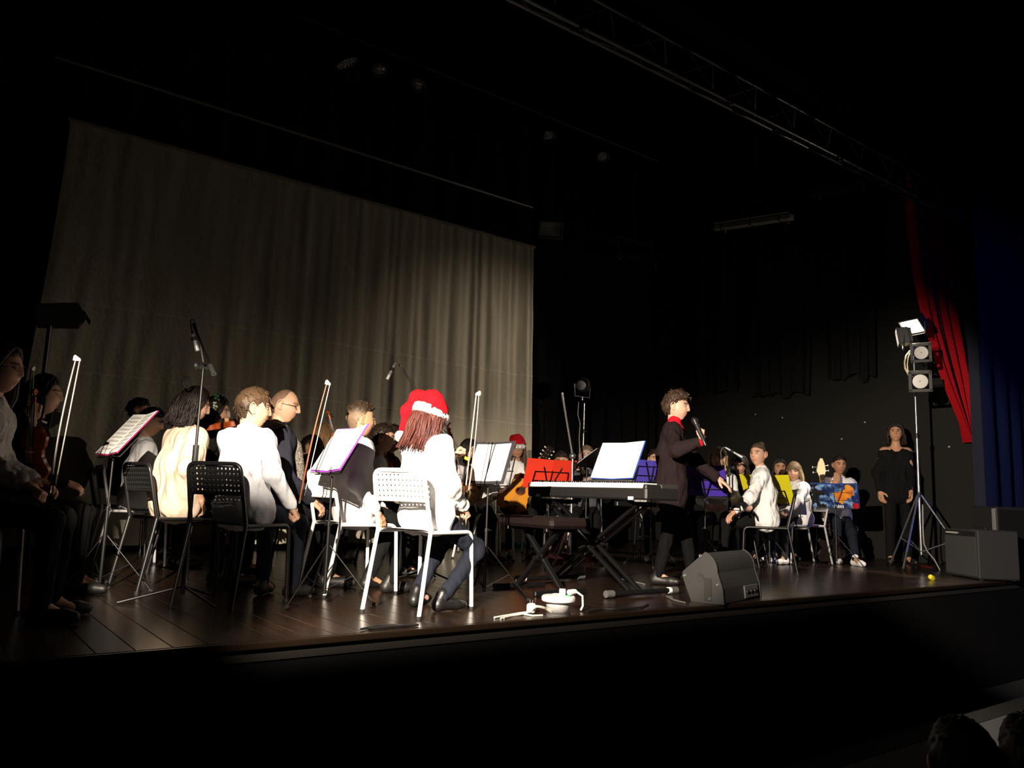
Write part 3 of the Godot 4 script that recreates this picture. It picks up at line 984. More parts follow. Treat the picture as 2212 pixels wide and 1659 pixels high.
# ---------------------------------------------------------------- music stands and what lies on them
var black_metal: StandardMaterial3D
func music_stand(label: String, ledge: Vector3, face: Vector3, tilt: float, solid := false, chrome := false) -> Transform3D:
	var base := Vector3(ledge.x, 0, ledge.z) - face * 0.03
	var turn := yaw_of(-face)                      # local +z looks where the desk faces
	var mt: Material = black_metal if not chrome else mat(srgb(150, 150, 155), 0.25, 0.9)
	var o := thing("music_stand", label, "music stand", base, turn, "folding music stands")
	var H := ledge.y
	var p := MB.new()
	p.rod(Vector3(0, 0.06, 0), Vector3(0, H * 0.62, 0), 0.011, 10)
	put(p, "pole", mt, o)
	var p2 := MB.new()
	p2.rod(Vector3(0, H * 0.60, 0), Vector3(0, H - 0.01, 0), 0.007, 8)
	put(p2, "inner_pole", mt, o)
	var cl := MB.new()
	cl.rod(Vector3(0, H * 0.60, 0), Vector3(0, H * 0.63, 0), 0.016, 10)
	cl.rod(Vector3(0.012, H * 0.615, 0), Vector3(0.04, H * 0.615, 0), 0.006, 6)
	put(cl, "clamp_knob", mt, o)
	for k in 3:
		var a := TAU * k / 3.0 + 0.5
		var d := Vector3(sin(a), 0, cos(a))
		var lg := MB.new()
		lg.tube([Vector3(0, 0.33, 0) + d * 0.014, d * 0.29 + Vector3(0, 0.012, 0)], 0.0065, 6, true, 0.5)
		put(lg, "leg", mt, o)
		var br := MB.new()
		br.tube([Vector3(0, 0.09, 0) + d * 0.012, d * 0.155 + Vector3(0, 0.165, 0)], 0.005, 6, true, 0.5)
		put(br, "brace", mt, o)
		var ft := MB.new()
		ft.rod(d * 0.275 + Vector3(0, 0.014, 0), d * 0.30 + Vector3(0, 0.010, 0), 0.010, 8)
		put(ft, "foot_cap", mat(srgb(16, 16, 16), 0.7), o)
	var D := Transform3D(Basis(Vector3.RIGHT, -tilt), Vector3(0, H, 0.03))
	if solid:
		var dk := MB.new()
		dk.box(D * at(Vector3(0, 0.165, -0.006)), Vector3(0.50, 0.34, 0.006), 0.002)
		put(dk, "desk_panel", mt, o)
		var lg := MB.new()
		lg.box(D * at(Vector3(0, 0.0, 0.02)), Vector3(0.50, 0.006, 0.055), 0.002)
		put(lg, "ledge", mt, o)
	else:
		var bars := [
			[Vector3(-0.22, 0.0, 0), Vector3(0.22, 0.0, 0)], [Vector3(-0.20, 0.10, -0.008), Vector3(0.20, 0.10, -0.008)],
			[Vector3(-0.20, 0.0, -0.008), Vector3(-0.185, 0.20, -0.008)], [Vector3(0.20, 0.0, -0.008), Vector3(0.185, 0.20, -0.008)],
			[Vector3(-0.187, 0.195, -0.008), Vector3(0.187, 0.195, -0.008)],
			[Vector3(0, 0.0, -0.014), Vector3(-0.10, 0.245, -0.012)], [Vector3(0, 0.0, -0.014), Vector3(0.10, 0.245, -0.012)], [Vector3(0, 0.0, -0.014), Vector3(0.0, 0.21, -0.014)]]
		for b in bars:
			var q := MB.new()
			q.tube([D * (b[0] as Vector3), D * (b[1] as Vector3)], 0.0062, 6, true, 0.6)
			put(q, "desk_bar", mt, o)
		for x in [-0.13, 0.13]:
			var hk := MB.new()
			hk.tube([D * Vector3(x, 0, 0), D * Vector3(x, 0.0, 0.035), D * Vector3(x, 0.025, 0.036)], 0.003, 5)
			put(hk, "page_hook", mt, o)
	return Transform3D(Basis(Vector3.UP, turn), base) * D
var staves: StandardMaterial3D
func page_mat() -> StandardMaterial3D:
	if staves: return staves
	var im := Image.create(256, 352, false, Image.FORMAT_RGB8)
	im.fill(Color(0.86, 0.86, 0.85))
	var rng := RandomNumberGenerator.new()
	rng.seed = 12
	for st in 9:
		var y0 := 26 + st * 35
		for l in 5:
			im.fill_rect(Rect2i(18, y0 + l * 4, 220, 1), Color(0.25, 0.25, 0.26))
		for b in 5:
			im.fill_rect(Rect2i(18 + b * 55, y0, 1, 17), Color(0.2, 0.2, 0.2))
		for q in 22:
			var x := 28 + q * 9 + rng.randi_range(0, 3)
			var y := y0 - 2 + rng.randi_range(0, 16)
			im.fill_rect(Rect2i(x, y, 4, 3), Color(0.12, 0.12, 0.12))
			im.fill_rect(Rect2i(x + 3, y - 10, 1, 11), Color(0.12, 0.12, 0.12))
	staves = StandardMaterial3D.new()
	staves.albedo_texture = ImageTexture.create_from_image(im); staves.roughness = 0.75
	return staves
func folder(called: String, label: String, D: Transform3D, w: float, h: float, cover: Material, print_pages: bool, edge := 0.012, border: Material = null, cat := "music folder") -> Node3D:
	var o := thing(called, label, cat)
	o.transform = D * at(Vector3(0, 0.006, 0.006))
	for s in [-1.0, 1.0]:
		var hb := Basis(Vector3.UP, -s * 0.07)
		var half := at(Vector3(0, 0, 0), hb)
		var cv := MB.new()
		cv.box(half * at(Vector3(s * w * 0.25, h * 0.5, 0.0)), Vector3(w * 0.5, h, 0.003), 0.001)
		put(cv, "cover", cover, o)
		if border:
			var bd := MB.new()
			bd.box(half * at(Vector3(s * w * 0.25, h * 0.5, 0.0035)), Vector3(w * 0.5 - 0.004, h - 0.004, 0.002), 0.0)
			put(bd, "plastic_sleeve", border, o)
		var pg := MB.new()
		pg.box(half * at(Vector3(s * (w * 0.25 - edge * 0.4), h * 0.5, 0.0065)), Vector3(w * 0.5 - edge * 1.3, h - edge * 1.4, 0.003), 0.0008)
		put(pg, "page", mat(srgb(232, 232, 230), 0.8), o)
		if print_pages:
			var q := MeshInstance3D.new()
			var qm := QuadMesh.new()
			qm.size = Vector2(w * 0.5 - edge * 1.6, h - edge * 2.0)
			q.mesh = qm; q.material_override = page_mat(); q.name = "printed_sheet"
			q.transform = half * at(Vector3(s * (w * 0.25 - edge * 0.4), h * 0.5, 0.0085))
			o.add_child(q, true)
	return o

# ---------------------------------------------------------------- stringed instruments (long axis +y, front +z)
func prof(tbl: Array, t: float) -> float:
	var last := tbl.size() - 2
	for i in tbl.size() - 1:
		var a: Vector2 = tbl[i]
		var b: Vector2 = tbl[i + 1]
		if t <= b.x:
			var u := (t - a.x) / (b.x - a.x)
			if i == 0: return b.y * sqrt(maxf(1.0 - (1.0 - u) * (1.0 - u), 0.0))
			if i == last: return a.y * sqrt(maxf(1.0 - u * u, 0.0))
			return lerpf(a.y, b.y, u * u * (3.0 - 2.0 * u))
	return 0.0
func plate(tbl: Array, len: float, z: float, arch: float, hole := Vector2.ZERO) -> MB:   # hole: height and radius
	var m := MB.new()
	var pts := []
	var w := 11 if hole.y == 0.0 else 33
	for i in 41:
		var t := i / 40.0
		var hw := maxf(prof(tbl, t), 0.0006)
		for j in w:
			var u := j / (w - 1.0) * 2.0 - 1.0
			pts.append(Vector3(u * hw, t * len, z + arch * (1.0 - u * u) * (1.0 - pow(absf(t * 2.0 - 1.0), 4.0))))
	m.grid(pts, w)
	if hole.y > 0.0:
		var keep := PackedInt32Array()
		for i in range(0, m.ix.size(), 3):
			var g := (m.v[m.ix[i]] + m.v[m.ix[i + 1]] + m.v[m.ix[i + 2]]) / 3.0
			if Vector2(g.x, g.y - hole.x).length() > hole.y: keep.append_array(PackedInt32Array([m.ix[i], m.ix[i + 1], m.ix[i + 2]]))
		m.ix = keep
	return m
func ribs(tbl: Array, len: float, z0: float, z1: float) -> MB:
	var m := MB.new()
	for s in [-1.0, 1.0]:
		var pts := []
		for i in 41:
			var t := i / 40.0
			var hw := maxf(prof(tbl, t), 0.0006) * 0.985
			pts.append(Vector3(s * hw, t * len, z0)); pts.append(Vector3(s * hw, t * len, z1))
		m.grid(pts, 2)
	return m
const VIOLIN := [Vector2(0, 0), Vector2(0.06, 0.078), Vector2(0.22, 0.104), Vector2(0.40, 0.072), Vector2(0.47, 0.058), Vector2(0.58, 0.060), Vector2(0.64, 0.074), Vector2(0.80, 0.084), Vector2(0.94, 0.056), Vector2(1, 0)]
const GUITAR := [Vector2(0, 0), Vector2(0.08, 0.135), Vector2(0.27, 0.186), Vector2(0.45, 0.150), Vector2(0.60, 0.120), Vector2(0.72, 0.128), Vector2(0.84, 0.140), Vector2(0.95, 0.105), Vector2(1, 0)]
func violin(label: String, T: Transform3D, sc := 1.0) -> Node3D:
	var o := thing("violin", label, "violin", Vector3.ZERO, 0.0, "violins")
	o.transform = T * Transform3D(Basis.IDENTITY.scaled(Vector3.ONE * sc), Vector3.ZERO)
	var wood := mat(srgb(168, 74, 22), 0.22)
	var dark := mat(srgb(20, 15, 13), 0.35)
	put(plate(VIOLIN, 0.356, 0.018, 0.014), "top_plate", wood, o)
	put(plate(VIOLIN, 0.356, -0.018, -0.012), "back_plate", wood, o)
	put(ribs(VIOLIN, 0.356, -0.018, 0.018), "ribs", mat(srgb(128, 54, 18), 0.25), o)
	var nk := MB.new()
	nk.tube([Vector3(0, 0.34, 0.010), Vector3(0, 0.40, 0.012), Vector3(0, 0.49, 0.016)], [0.016, 0.012, 0.012], 10)
	put(nk, "neck", mat(srgb(150, 78, 30), 0.3), o)
	var fb := MB.new()
	fb.box(at(Vector3(0, 0.365, 0.030), Basis(Vector3.RIGHT, -0.05)), Vector3(0.030, 0.265, 0.008), 0.002)
	put(fb, "fingerboard", dark, o)
	var sc2 := MB.new()
	sc2.tube([Vector3(0, 0.485, 0.014), Vector3(0, 0.545, 0.006)], [0.014, 0.011], 8)
	var spiral := []
	var rs := []
	for k in 15:
		var a := 0.5 * TAU * k / 5.0
		var r := 0.020 - 0.0011 * k
		spiral.append(Vector3(0, 0.566 + sin(a) * r, 0.004 + cos(a) * r)); rs.append(0.009 - 0.0002 * k)
	sc2.tube(spiral, rs, 7)
	var scr := put(sc2, "scroll", wood, o)
	for k in 4:
		var s := -1.0 if k % 2 == 0 else 1.0
		var pg := MB.new()
		pg.rod(Vector3(-s * 0.014, 0.500 + k * 0.013, 0.010), Vector3(s * 0.034, 0.500 + k * 0.013, 0.010), 0.0035, 6)
		pg.ball(Vector3(s * 0.040, 0.500 + k * 0.013, 0.010), Vector3(0.010, 0.009, 0.005), 6, 8)
		put(pg, "peg", dark, scr)
	var br := MB.new()
	br.box(at(Vector3(0, 0.195, 0.042)), Vector3(0.042, 0.004, 0.032), 0.001)
	put(br, "bridge", mat(srgb(200, 160, 105), 0.6), o)
	var tp := MB.new()
	tp.prism(at(Vector3(0, 0, 0.036)), PackedVector2Array([Vector2(-0.011, 0.02), Vector2(0.011, 0.02), Vector2(0.021, 0.13), Vector2(-0.021, 0.13)]), 0.0, 0.007)
	put(tp, "tailpiece", dark, o)
	var cr := MB.new()
	cr.ball(Vector3(-0.045, 0.03, 0.036), Vector3(0.036, 0.045, 0.010), 8, 14)
	put(cr, "chin_rest", dark, o)
	for k in 4:
		var x := (k - 1.5) * 0.0105
		var st := MB.new()
		st.tube([Vector3(x, 0.12, 0.044), Vector3(x, 0.195, 0.060), Vector3(x * 0.5, 0.498, 0.030)], 0.0007, 4)
		put(st, "string", mat(srgb(190, 190, 190), 0.3, 0.9), o)
	return o
func bow(label: String, frog: Vector3, tip: Vector3, side: Vector3, pale := false) -> Node3D:
	var o := thing("violin_bow", label, "bow", frog, 0.0, "violin bows")
	var u := tip - frog
	var L := u.length()
	var B := along(u, side)
	var st := MB.new()
	var ps := []
	var rs := []
	for k in 9:
		var t := k / 8.0
		ps.append(B * Vector3(0, L * t, -0.010 * sin(PI * t) + 0.004)); rs.append(lerpf(0.0052, 0.0034, t))
	st.tube(ps, rs, 7)
	put(st, "stick", mat(srgb(122, 66, 34), 0.3) if not pale else mat(srgb(150, 145, 140), 0.25, 0.3), o)
	var hr := MB.new()
	hr.box(Transform3D(B, B * Vector3(0, L * 0.515, 0.022)), Vector3(0.010, L * 0.93, 0.0012))
	put(hr, "bow_hair", mat(srgb(225, 220, 205), 0.6), o)
	var fr := MB.new()
	fr.box(Transform3D(B, B * Vector3(0, 0.045, 0.014)), Vector3(0.012, 0.05, 0.020), 0.003)
	put(fr, "frog", mat(srgb(16, 14, 13), 0.3), o)
	var tp := MB.new()
	tp.prism(Transform3D(B * Basis(Vector3.UP, -PI / 2), B * Vector3(0, L, 0)), PackedVector2Array([Vector2(-0.006, -0.012), Vector2(0.026, -0.012), Vector2(0.024, 0.0), Vector2(0.0, 0.016), Vector2(-0.006, 0.01)]), -0.005, 0.005)
	put(tp, "tip", mat(srgb(205, 200, 190), 0.4), o)
	var sw := MB.new()
	sw.tube([B * Vector3(0, -0.014, 0.004), B * Vector3(0, 0.0, 0.004)], 0.0055, 8)
	put(sw, "end_screw", mat(srgb(180, 180, 185), 0.2, 0.9), o)
	return o
func guitar(label: String, T: Transform3D, top: Color, side: Color, heads: Color, sc := 1.0) -> Node3D:
	var o := thing("guitar", label, "guitar", Vector3.ZERO, 0.0, "classical guitars")
	o.transform = T * Transform3D(Basis.IDENTITY.scaled(Vector3.ONE * sc), Vector3.ZERO)
	put(plate(GUITAR, 0.49, 0.048, 0.002, Vector2(0.325, 0.050)), "soundboard", mat(top, 0.25), o)
	put(plate(GUITAR, 0.49, -0.048, -0.003), "back_plate", mat(side, 0.3), o)
	put(ribs(GUITAR, 0.49, -0.048, 0.048), "ribs", mat(side, 0.28), o)
	var bd := MB.new()
	for s in [-1.0, 1.0]:
		var ps := []
		for i in 33:
			ps.append(Vector3(s * prof(GUITAR, i / 32.0), 0.49 * i / 32.0, 0.047))
		bd.tube(ps, 0.003, 5)
	put(bd, "binding", mat(srgb(64, 30, 14), 0.3), o)
	var ros := MB.new()
	ros.lathe(at(Vector3(0, 0.325, 0.0507), Basis(Vector3.RIGHT, PI / 2)), [Vector2(0.058, 0.0), Vector2(0.057, 0.0014), Vector2(0.043, 0.0014), Vector2(0.042, -0.003)], 24)
	put(ros, "rosette", mat(srgb(110, 48, 20), 0.4), o)
	var br := MB.new()
	br.box(at(Vector3(0, 0.115, 0.055)), Vector3(0.17, 0.028, 0.010), 0.003)
	put(br, "bridge", mat(srgb(70, 34, 16), 0.4), o)
	var sd := MB.new()
	sd.box(at(Vector3(0, 0.120, 0.062)), Vector3(0.075, 0.004, 0.006))
	put(sd, "saddle", mat(srgb(225, 220, 205), 0.4), o)
	var nk := MB.new()
	nk.box(at(Vector3(0, 0.645, 0.040)), Vector3(0.054, 0.33, 0.024), 0.009)
	put(nk, "neck", mat(srgb(120, 62, 28), 0.35), o)
	var fb := MB.new()
	fb.box(at(Vector3(0, 0.585, 0.055)), Vector3(0.056, 0.45, 0.006), 0.001)
	put(fb, "fingerboard", mat(srgb(34, 20, 13), 0.4), o)
	for k in 12:
		var fr := MB.new()
		fr.box(at(Vector3(0, 0.81 - 0.45 * (1.0 - pow(0.944, k + 1.0)) * 1.4, 0.0585)), Vector3(0.054, 0.002, 0.002))
		put(fr, "fret", mat(srgb(190, 185, 170), 0.3, 0.9), o)
	var hd := MB.new()
	hd.box(at(Vector3(0, 0.895, 0.024), Basis(Vector3.RIGHT, -0.22)), Vector3(0.074, 0.18, 0.018), 0.004)
	var hn := put(hd, "headstock", mat(heads, 0.35), o)
	for s in [-1.0, 1.0]:
		for k in 3:
			var pg := MB.new()
			var p := Vector3(s * 0.037, 0.85 + 0.045 * k, 0.026 - 0.01 * k)
			pg.rod(p, p + Vector3(s * 0.014, 0, -0.004), 0.003, 6)
			pg.ball(p + Vector3(s * 0.020, 0, -0.006), Vector3(0.008, 0.010, 0.006), 6, 8)
			put(pg, "tuning_peg", mat(srgb(225, 222, 215), 0.2), hn)
			var rl := MB.new()
			rl.rod(Vector3(s * 0.016, 0.85 + 0.045 * k, 0.036 - 0.01 * k), Vector3(s * 0.016, 0.85 + 0.045 * k, 0.046 - 0.01 * k), 0.006, 8)
			put(rl, "string_roller", mat(srgb(215, 212, 205), 0.15, 0.8), hn)
	for k in 6:
		var x := (k - 2.5) * 0.0085
		var st := MB.new()
		st.tube([Vector3(x * 1.3, 0.115, 0.064), Vector3(x, 0.81, 0.061)], 0.0006, 4)
		put(st, "string", mat(srgb(205, 200, 190), 0.3, 0.5), o)
	return o

# ---------------------------------------------------------------- microphones
func mic_stand(label: String, base: Vector3, top: Vector3, boom_end: Vector3, boom_tail: Vector3) -> Node3D:
	var o := thing("microphone_stand", label, "mic stand", base, 0.0, "boom microphone stands")
	var L := func(p: Vector3) -> Vector3: return p - base
	var p := MB.new()
	p.rod(Vector3(0, 0.05, 0), Vector3(0, top.y * 0.62, 0), 0.012, 10)
	put(p, "pole", black_metal, o)
	var p2 := MB.new()
	p2.rod(Vector3(0, top.y * 0.60, 0), L.call(top), 0.008, 10)
	put(p2, "inner_pole", black_metal, o)
	var cl := MB.new()
	cl.rod(Vector3(0, top.y * 0.57, 0), Vector3(0, top.y * 0.66, 0), 0.017, 12)
	put(cl, "grip_clutch", mat(srgb(18, 18, 18), 0.6), o)
	var b := MB.new()
	b.rod(L.call(boom_tail), L.call(boom_end), 0.007, 8)
	put(b, "boom_arm", black_metal, o)
	var w := MB.new()
	w.rod(L.call(boom_tail), L.call(boom_tail + (boom_end - boom_tail).normalized() * 0.07), 0.015, 10)
	put(w, "counterweight", mat(srgb(40, 40, 40), 0.5), o)
	var j := MB.new()
	var jd := (boom_end - boom_tail).cross(Vector3.UP).normalized()
	j.rod(L.call(top - jd * 0.03), L.call(top + jd * 0.035), 0.015, 10)
	j.ball(L.call(top - jd * 0.045), Vector3(0.020, 0.024, 0.020), 8, 10)
	put(j, "tilt_knob", mat(srgb(30, 30, 30), 0.45), o)
	for k in 3:
		var a := TAU * k / 3.0 + 0.3
		var d := Vector3(sin(a), 0, cos(a))
		var lg := MB.new()
		lg.rod(Vector3(0, 0.09, 0) + d * 0.01, d * 0.32 + Vector3(0, 0.012, 0), 0.007, 8)
		put(lg, "leg", black_metal, o)
	return o
func condenser(label: String, a: Vector3, b: Vector3, cable: Array) -> Node3D:        # a: connector end, b: front end
	var o := thing("condenser_microphone", label, "microphone", a, 0.0)
	var T := at(Vector3.ZERO, along(b - a, Vector3(0.3, 0.2, 1)))
	var L := (b - a).length()
	var m := MB.new()
	m.lathe(T, [Vector2(0, 0), Vector2(0.008, 0.001), Vector2(0.009, 0.02), Vector2(0.0115, 0.03), Vector2(0.0115, L * 0.75)], 16)
	put(m, "mic_body", mat(srgb(200, 200, 205), 0.28, 0.6), o)
	var g := MB.new()
	g.lathe(T, [Vector2(0.0122, L * 0.74), Vector2(0.0122, L * 0.98), Vector2(0.009, L), Vector2(0, L)], 16)
	put(g, "grille", mat(srgb(220, 220, 222), 0.5, 0.5), o)
	var cp := MB.new()
	cp.lathe(T, [Vector2(0.0135, L * 0.30), Vector2(0.0165, L * 0.31), Vector2(0.0165, L * 0.48), Vector2(0.0135, L * 0.49)], 16)
	put(cp, "clip", mat(srgb(15, 15, 15), 0.6), o)
	var cb := MB.new()
	var ps := []
	for q in cable: ps.append(q - a)
	cb.tube(ps, 0.0045, 7)
	put(cb, "cable", mat(srgb(90, 90, 92), 0.5), o)
	return o

# ---------------------------------------------------------------- the setting
func grain(base: Color, dark: Color, sd: int) -> ImageTexture:
	var f := FastNoiseLite.new()
	f.seed = sd; f.frequency = 0.012; f.fractal_octaves = 4
	var im := f.get_seamless_image(256, 256)
	var out := Image.create(256, 256, false, Image.FORMAT_RGB8)
	for y in 256:
		for x in 256:
			var v := im.get_pixel((x * 5) % 256, y).r
			v = clampf((v - 0.5) * 1.6 + 0.5, 0.0, 1.0)
			out.set_pixel(x, y, dark.lerp(base, v))
	return ImageTexture.create_from_image(out)
func build_room() -> void:
	var black := mat(srgb(14, 14, 15), 0.95, 0.0, 0.2)
	var fl := MB.new()
	fl.box(at(Vector3(3.7, -0.055, -6.5)), Vector3(13.4, 0.06, 6.2))
	var floor_node := struct(fl, "floor", mat(srgb(20, 14, 10), 0.8))
	var scr := noise_img(256, 0.03, 31, 5)
	var rough_t := ImageTexture.create_from_image(scr)
	var tones := []
	for k in 3:
		var m := StandardMaterial3D.new()
		m.albedo_texture = grain([srgb(43, 29, 20), srgb(39, 27, 19), srgb(47, 31, 20)][k], [srgb(27, 18, 12), srgb(25, 17, 12), srgb(30, 20, 13)][k], 40 + k)
		m.uv1_triplanar = true; m.uv1_world_triplanar = true; m.uv1_scale = Vector3(2.6, 2.6, 0.22)
		m.roughness = 0.27; m.metallic_specular = 0.5
		tones.append(m)
	var rng := RandomNumberGenerator.new()
	rng.seed = 5
	var cache := {}
	var W := 0.1392
	var cuts := [[2.7, 3.5], [1.5, 2.9, 1.8], [3.4, 2.8], [2.1, 2.3, 1.8]]
	for i in 96:
		var z := -3.402
		var cut: Array = cuts[i % 4]
		for ln in cut:
			if not cache.has(ln): cache[ln] = bx(Vector3.ZERO, Vector3(W - 0.0022, 0.025, ln - 0.002), 0.0018).mesh()
			var o := MeshInstance3D.new()
			o.mesh = cache[ln]; o.material_override = tones[rng.randi() % 3]; o.name = "plank"
			o.position = Vector3(-3.0 + W * (i + 0.5), -0.0125, z - ln * 0.5)
			floor_node.add_child(o, true)
			z -= ln
	var nose := MB.new()
	nose.box(at(Vector3(3.7, -0.018, -3.388)), Vector3(13.4, 0.034, 0.028), 0.006)
	struct(nose, "trim_1", mat(srgb(34, 25, 18), 0.3))
	struct(bx(Vector3(3.7, -0.50, -3.45), Vector3(13.4, 0.92, 0.08)), "wall_apron", black)
	struct(bx(Vector3(3.7, 3.0, -9.75), Vector3(13.6, 8.0, 0.3)), "wall_back", mat(srgb(34, 34, 34), 0.9, 0.0, 0.3))
	var sidew := struct(bx(Vector3(10.55, 3.0, -7.02), Vector3(0.3, 8.0, 5.76)), "wall_right", mat(srgb(31, 31, 29), 0.9, 0.0, 0.3))
	var rs := RandomNumberGenerator.new()
	rs.seed = 21
	for q in [[1440, 797], [1632, 895], [1868, 912], [1742, 850], [1818, 948], [1690, 902], [1960, 1060], [1575, 842], [2050, 965]]:
		var p := on_x(q[0], q[1], 10.398)
		var chip := MB.new()
		chip.prism(at(p, Basis(Vector3.UP, -PI / 2)), PackedVector2Array([Vector2(-0.012, -0.008), Vector2(0.010, -0.010), Vector2(0.016, 0.004), Vector2(-0.004, 0.012)]), 0.0, 0.0025)
		put(chip, "paint_chip", mat(srgb(170, 168, 160), 0.8), sidew)
	struct(bx(Vector3(-3.15, 3.0, -6.8), Vector3(0.3, 8.0, 6.2)), "wall_left", black)
	struct(bx(Vector3(3.7, 7.15, -2.0), Vector3(22.0, 0.3, 20.0)), "ceiling", black)
	# auditorium
	struct(bx(Vector3(3.7, -1.05, 2.55), Vector3(22.0, 0.2, 10.85)), "floor_auditorium", mat(srgb(92, 92, 98), 0.85))
	struct(bx(Vector3(3.7, -1.05, -3.13), Vector3(22.0, 0.202, 0.5)), "dark_strip_2", mat(srgb(12, 12, 13), 0.9))  # darker strip of floor along the foot of the stage
	struct(bx(Vector3(3.7, 3.0, 8.1), Vector3(22.0, 8.4, 0.3)), "wall_auditorium_back", black)
	struct(bx(Vector3(-7.15, 3.0, 2.2), Vector3(0.3, 8.4, 12.2)), "wall_auditorium_left", black)
	struct(bx(Vector3(14.55, 3.0, 2.2), Vector3(0.3, 8.4, 12.2)), "wall_auditorium_right", black)
	# the proscenium: jambs and header
	struct(bx(Vector3(12.3, 3.0, -4.15), Vector3(4.6, 8.2, 0.12)), "wall_proscenium_right", mat(srgb(16, 20, 40), 0.9))
	struct(bx(Vector3(-5.1, 3.0, -3.75), Vector3(4.2, 8.2, 0.24)), "wall_proscenium_left", black)
	struct(bx(Vector3(3.5, 6.1, -4.22), Vector3(13.2, 2.6, 0.24)), "wall_header", black)

func wavy(x0: float, x1: float, y0: float, y1: float, nx: int, ny: int, fn: Callable) -> MB:
	var m := MB.new()
	var pts := []
	for j in ny + 1:
		for i in nx + 1:
			var u := float(i) / nx
			var v := float(j) / ny
			pts.append(fn.call(u, v, lerpf(x0, x1, u), lerpf(y0, y1, v)))
	m.grid(pts, nx + 1)
	return m
func build_cloths() -> void:
	var nz := FastNoiseLite.new()
	nz.seed = 9; nz.frequency = 1.0; nz.fractal_octaves = 2
	# the white backdrop: flat and billowing on the left, gathered in narrow folds on the right
	var ZS := -8.3
	var fold := func(u: float, v: float, x: float, y: float) -> Vector3:
		var dn := 1.0 - v
		var am := (0.010 + 0.042 * u * u) * (0.25 + 0.75 * dn)
		var ph := x * 13.0 + 5.1 * nz.get_noise_2d(x * 1.2, 3.0) + 0.5 * nz.get_noise_2d(x * 2.0, y * 0.7)
		var f := pow(absf(sin(ph * 0.5)), 2.2) * 2.0 - 0.8
		var z := ZS + am * f + 0.05 * sin(x * 1.1 + 0.4) * dn + 0.02 * nz.get_noise_2d(x * 3.0, y * 0.5) + 0.013 * (u * u) * sin(x * 47.0 + 3.0 * nz.get_noise_2d(x * 3.0, 9.0))
		var xx := x + (0.0 if u > 0.2 else -(0.2 - u) * 1.1 * pow(dn, 1.6)) + (0.05 * dn * u * u)
		var sag := 0.02 * sin(u * PI * 9.0) * pow(v, 12.0)
		return Vector3(xx, y - sag, z)
	var back := wavy(0.80, 6.46, 0.06, 4.08, 460, 40, fold)
	var o := thing("backdrop_cloth", "large greyish white cloth backdrop hanging in folds behind the musicians", "backdrop")
	put(back, "cloth", cloth(srgb(164, 157, 141), 0.95, 0.25, 3.0), o)
	for yy in [1.62, 2.28]:
		var sm := wavy(0.80, 6.46, yy, yy + 0.022, 460, 1, func(u: float, v: float, x: float, y: float) -> Vector3:
			return fold.call(u, (y - 0.06) / 4.02, x, y) + Vector3(0, 0.03 * sin(x * 0.7), 0.005))
		put(sm, "seam", cloth(srgb(174, 167, 150), 0.95, 0.25, 3.0), o)
	var hem := MB.new()
	hem.rod(Vector3(0.78, 4.08, ZS), Vector3(6.50, 4.08, ZS), 0.022, 8)
	put(hem, "top_hem", cloth(srgb(130, 125, 112), 0.95, 0.3, 5.0), o)
	# black drapes hung on the right-hand wall, each with its own hem
	var drape := cloth(srgb(23, 23, 24), 0.95, 0.4, 4.0)
	var n := 0
	for d in [[1310, 1425, 560, 800, 0.5, 0.0], [1478, 1606, 560, 842, 0.7, -0.06], [1612, 1765, 560, 850, 0.55, 0.03], [1778, 1905, 560, 812, 0.6, 0.02]]:
		var a := on_x(d[0], d[3], 10.25)
		var b := on_x(d[1], d[3], 10.25)
		var k := n
		var z0: float = a.z
		var z1: float = b.z
		if n == 0:
			z0 = maxf(z0, -9.5)
		var dm := wavy(z0, z1, minf(a.y, b.y), 7.0, 90, 30, func(u: float, v: float, z: float, y: float) -> Vector3:
			var dn := 1.0 - v
			var f := sin(u * 34.0 + k * 2.0 + 2.0 * nz.get_noise_2d(u * 5.0, k * 7.0 + y * 0.3)) * 0.5 + 0.5 * sin(u * 15.0 + k)
			var hemy := 0.10 * nz.get_noise_2d(u * 3.0, k * 3.0) * pow(dn, 10.0)
			var pinch: float = lerpf(1.0, d[4], pow(dn, 2.0) * 0.4)
			var zz := lerpf((z0 + z1) * 0.5, z, pinch)
			return Vector3(10.24 + 0.055 * f * (0.5 + 0.5 * dn) , y + hemy, zz))
		var dn := put(dm, "black_drape", drape)
		tag(dn, ["narrow black drape in the back corner beside the white backdrop", "wide black drape with lifted hem on the wall behind the singer", "long black drape with straight dark edge above the bun-haired girl", "narrow gathered black drape on the wall beside the lit lamp stand"][n], "drape", "black wall drapes")
		n += 1
	# masking drape right of the backdrop
	var mk := wavy(6.35, 9.9, 0.02, 7.0, 120, 16, func(u: float, v: float, x: float, y: float) -> Vector3:
		return Vector3(x, y, -9.2 + 0.06 * sin(x * 19.0 + 2.0 * nz.get_noise_2d(x * 2.0, y * 0.3)) + 0.03 * sin(x * 7.0)))
	tag(put(mk, "masking_drape", cloth(srgb(20, 20, 20), 0.95, 0.4, 4.0)), "tall black masking drape across the back wall right of the backdrop", "drape")
	var bd := wavy(-2.9, 6.6, 4.15, 7.0, 200, 10, func(u: float, v: float, x: float, y: float) -> Vector3:
		return Vector3(x, y, -8.55 + 0.05 * sin(x * 15.0 + nz.get_noise_2d(x, 1.0) * 3.0)))
	tag(put(bd, "border_drape", cloth(srgb(15, 15, 15), 0.95, 0.4, 4.0)), "long black border drape hanging above the white backdrop", "drape")
	# red house curtain drawn aside
	var edge := [[1.50, 10.24, 10.33], [1.82, 9.98, 10.33], [2.05, 9.79, 10.32], [2.30, 9.60, 10.30], [2.82, 9.30, 10.16], [3.34, 9.12, 10.00], [4.31, 8.96, 9.70], [5.6, 8.82, 9.60]]
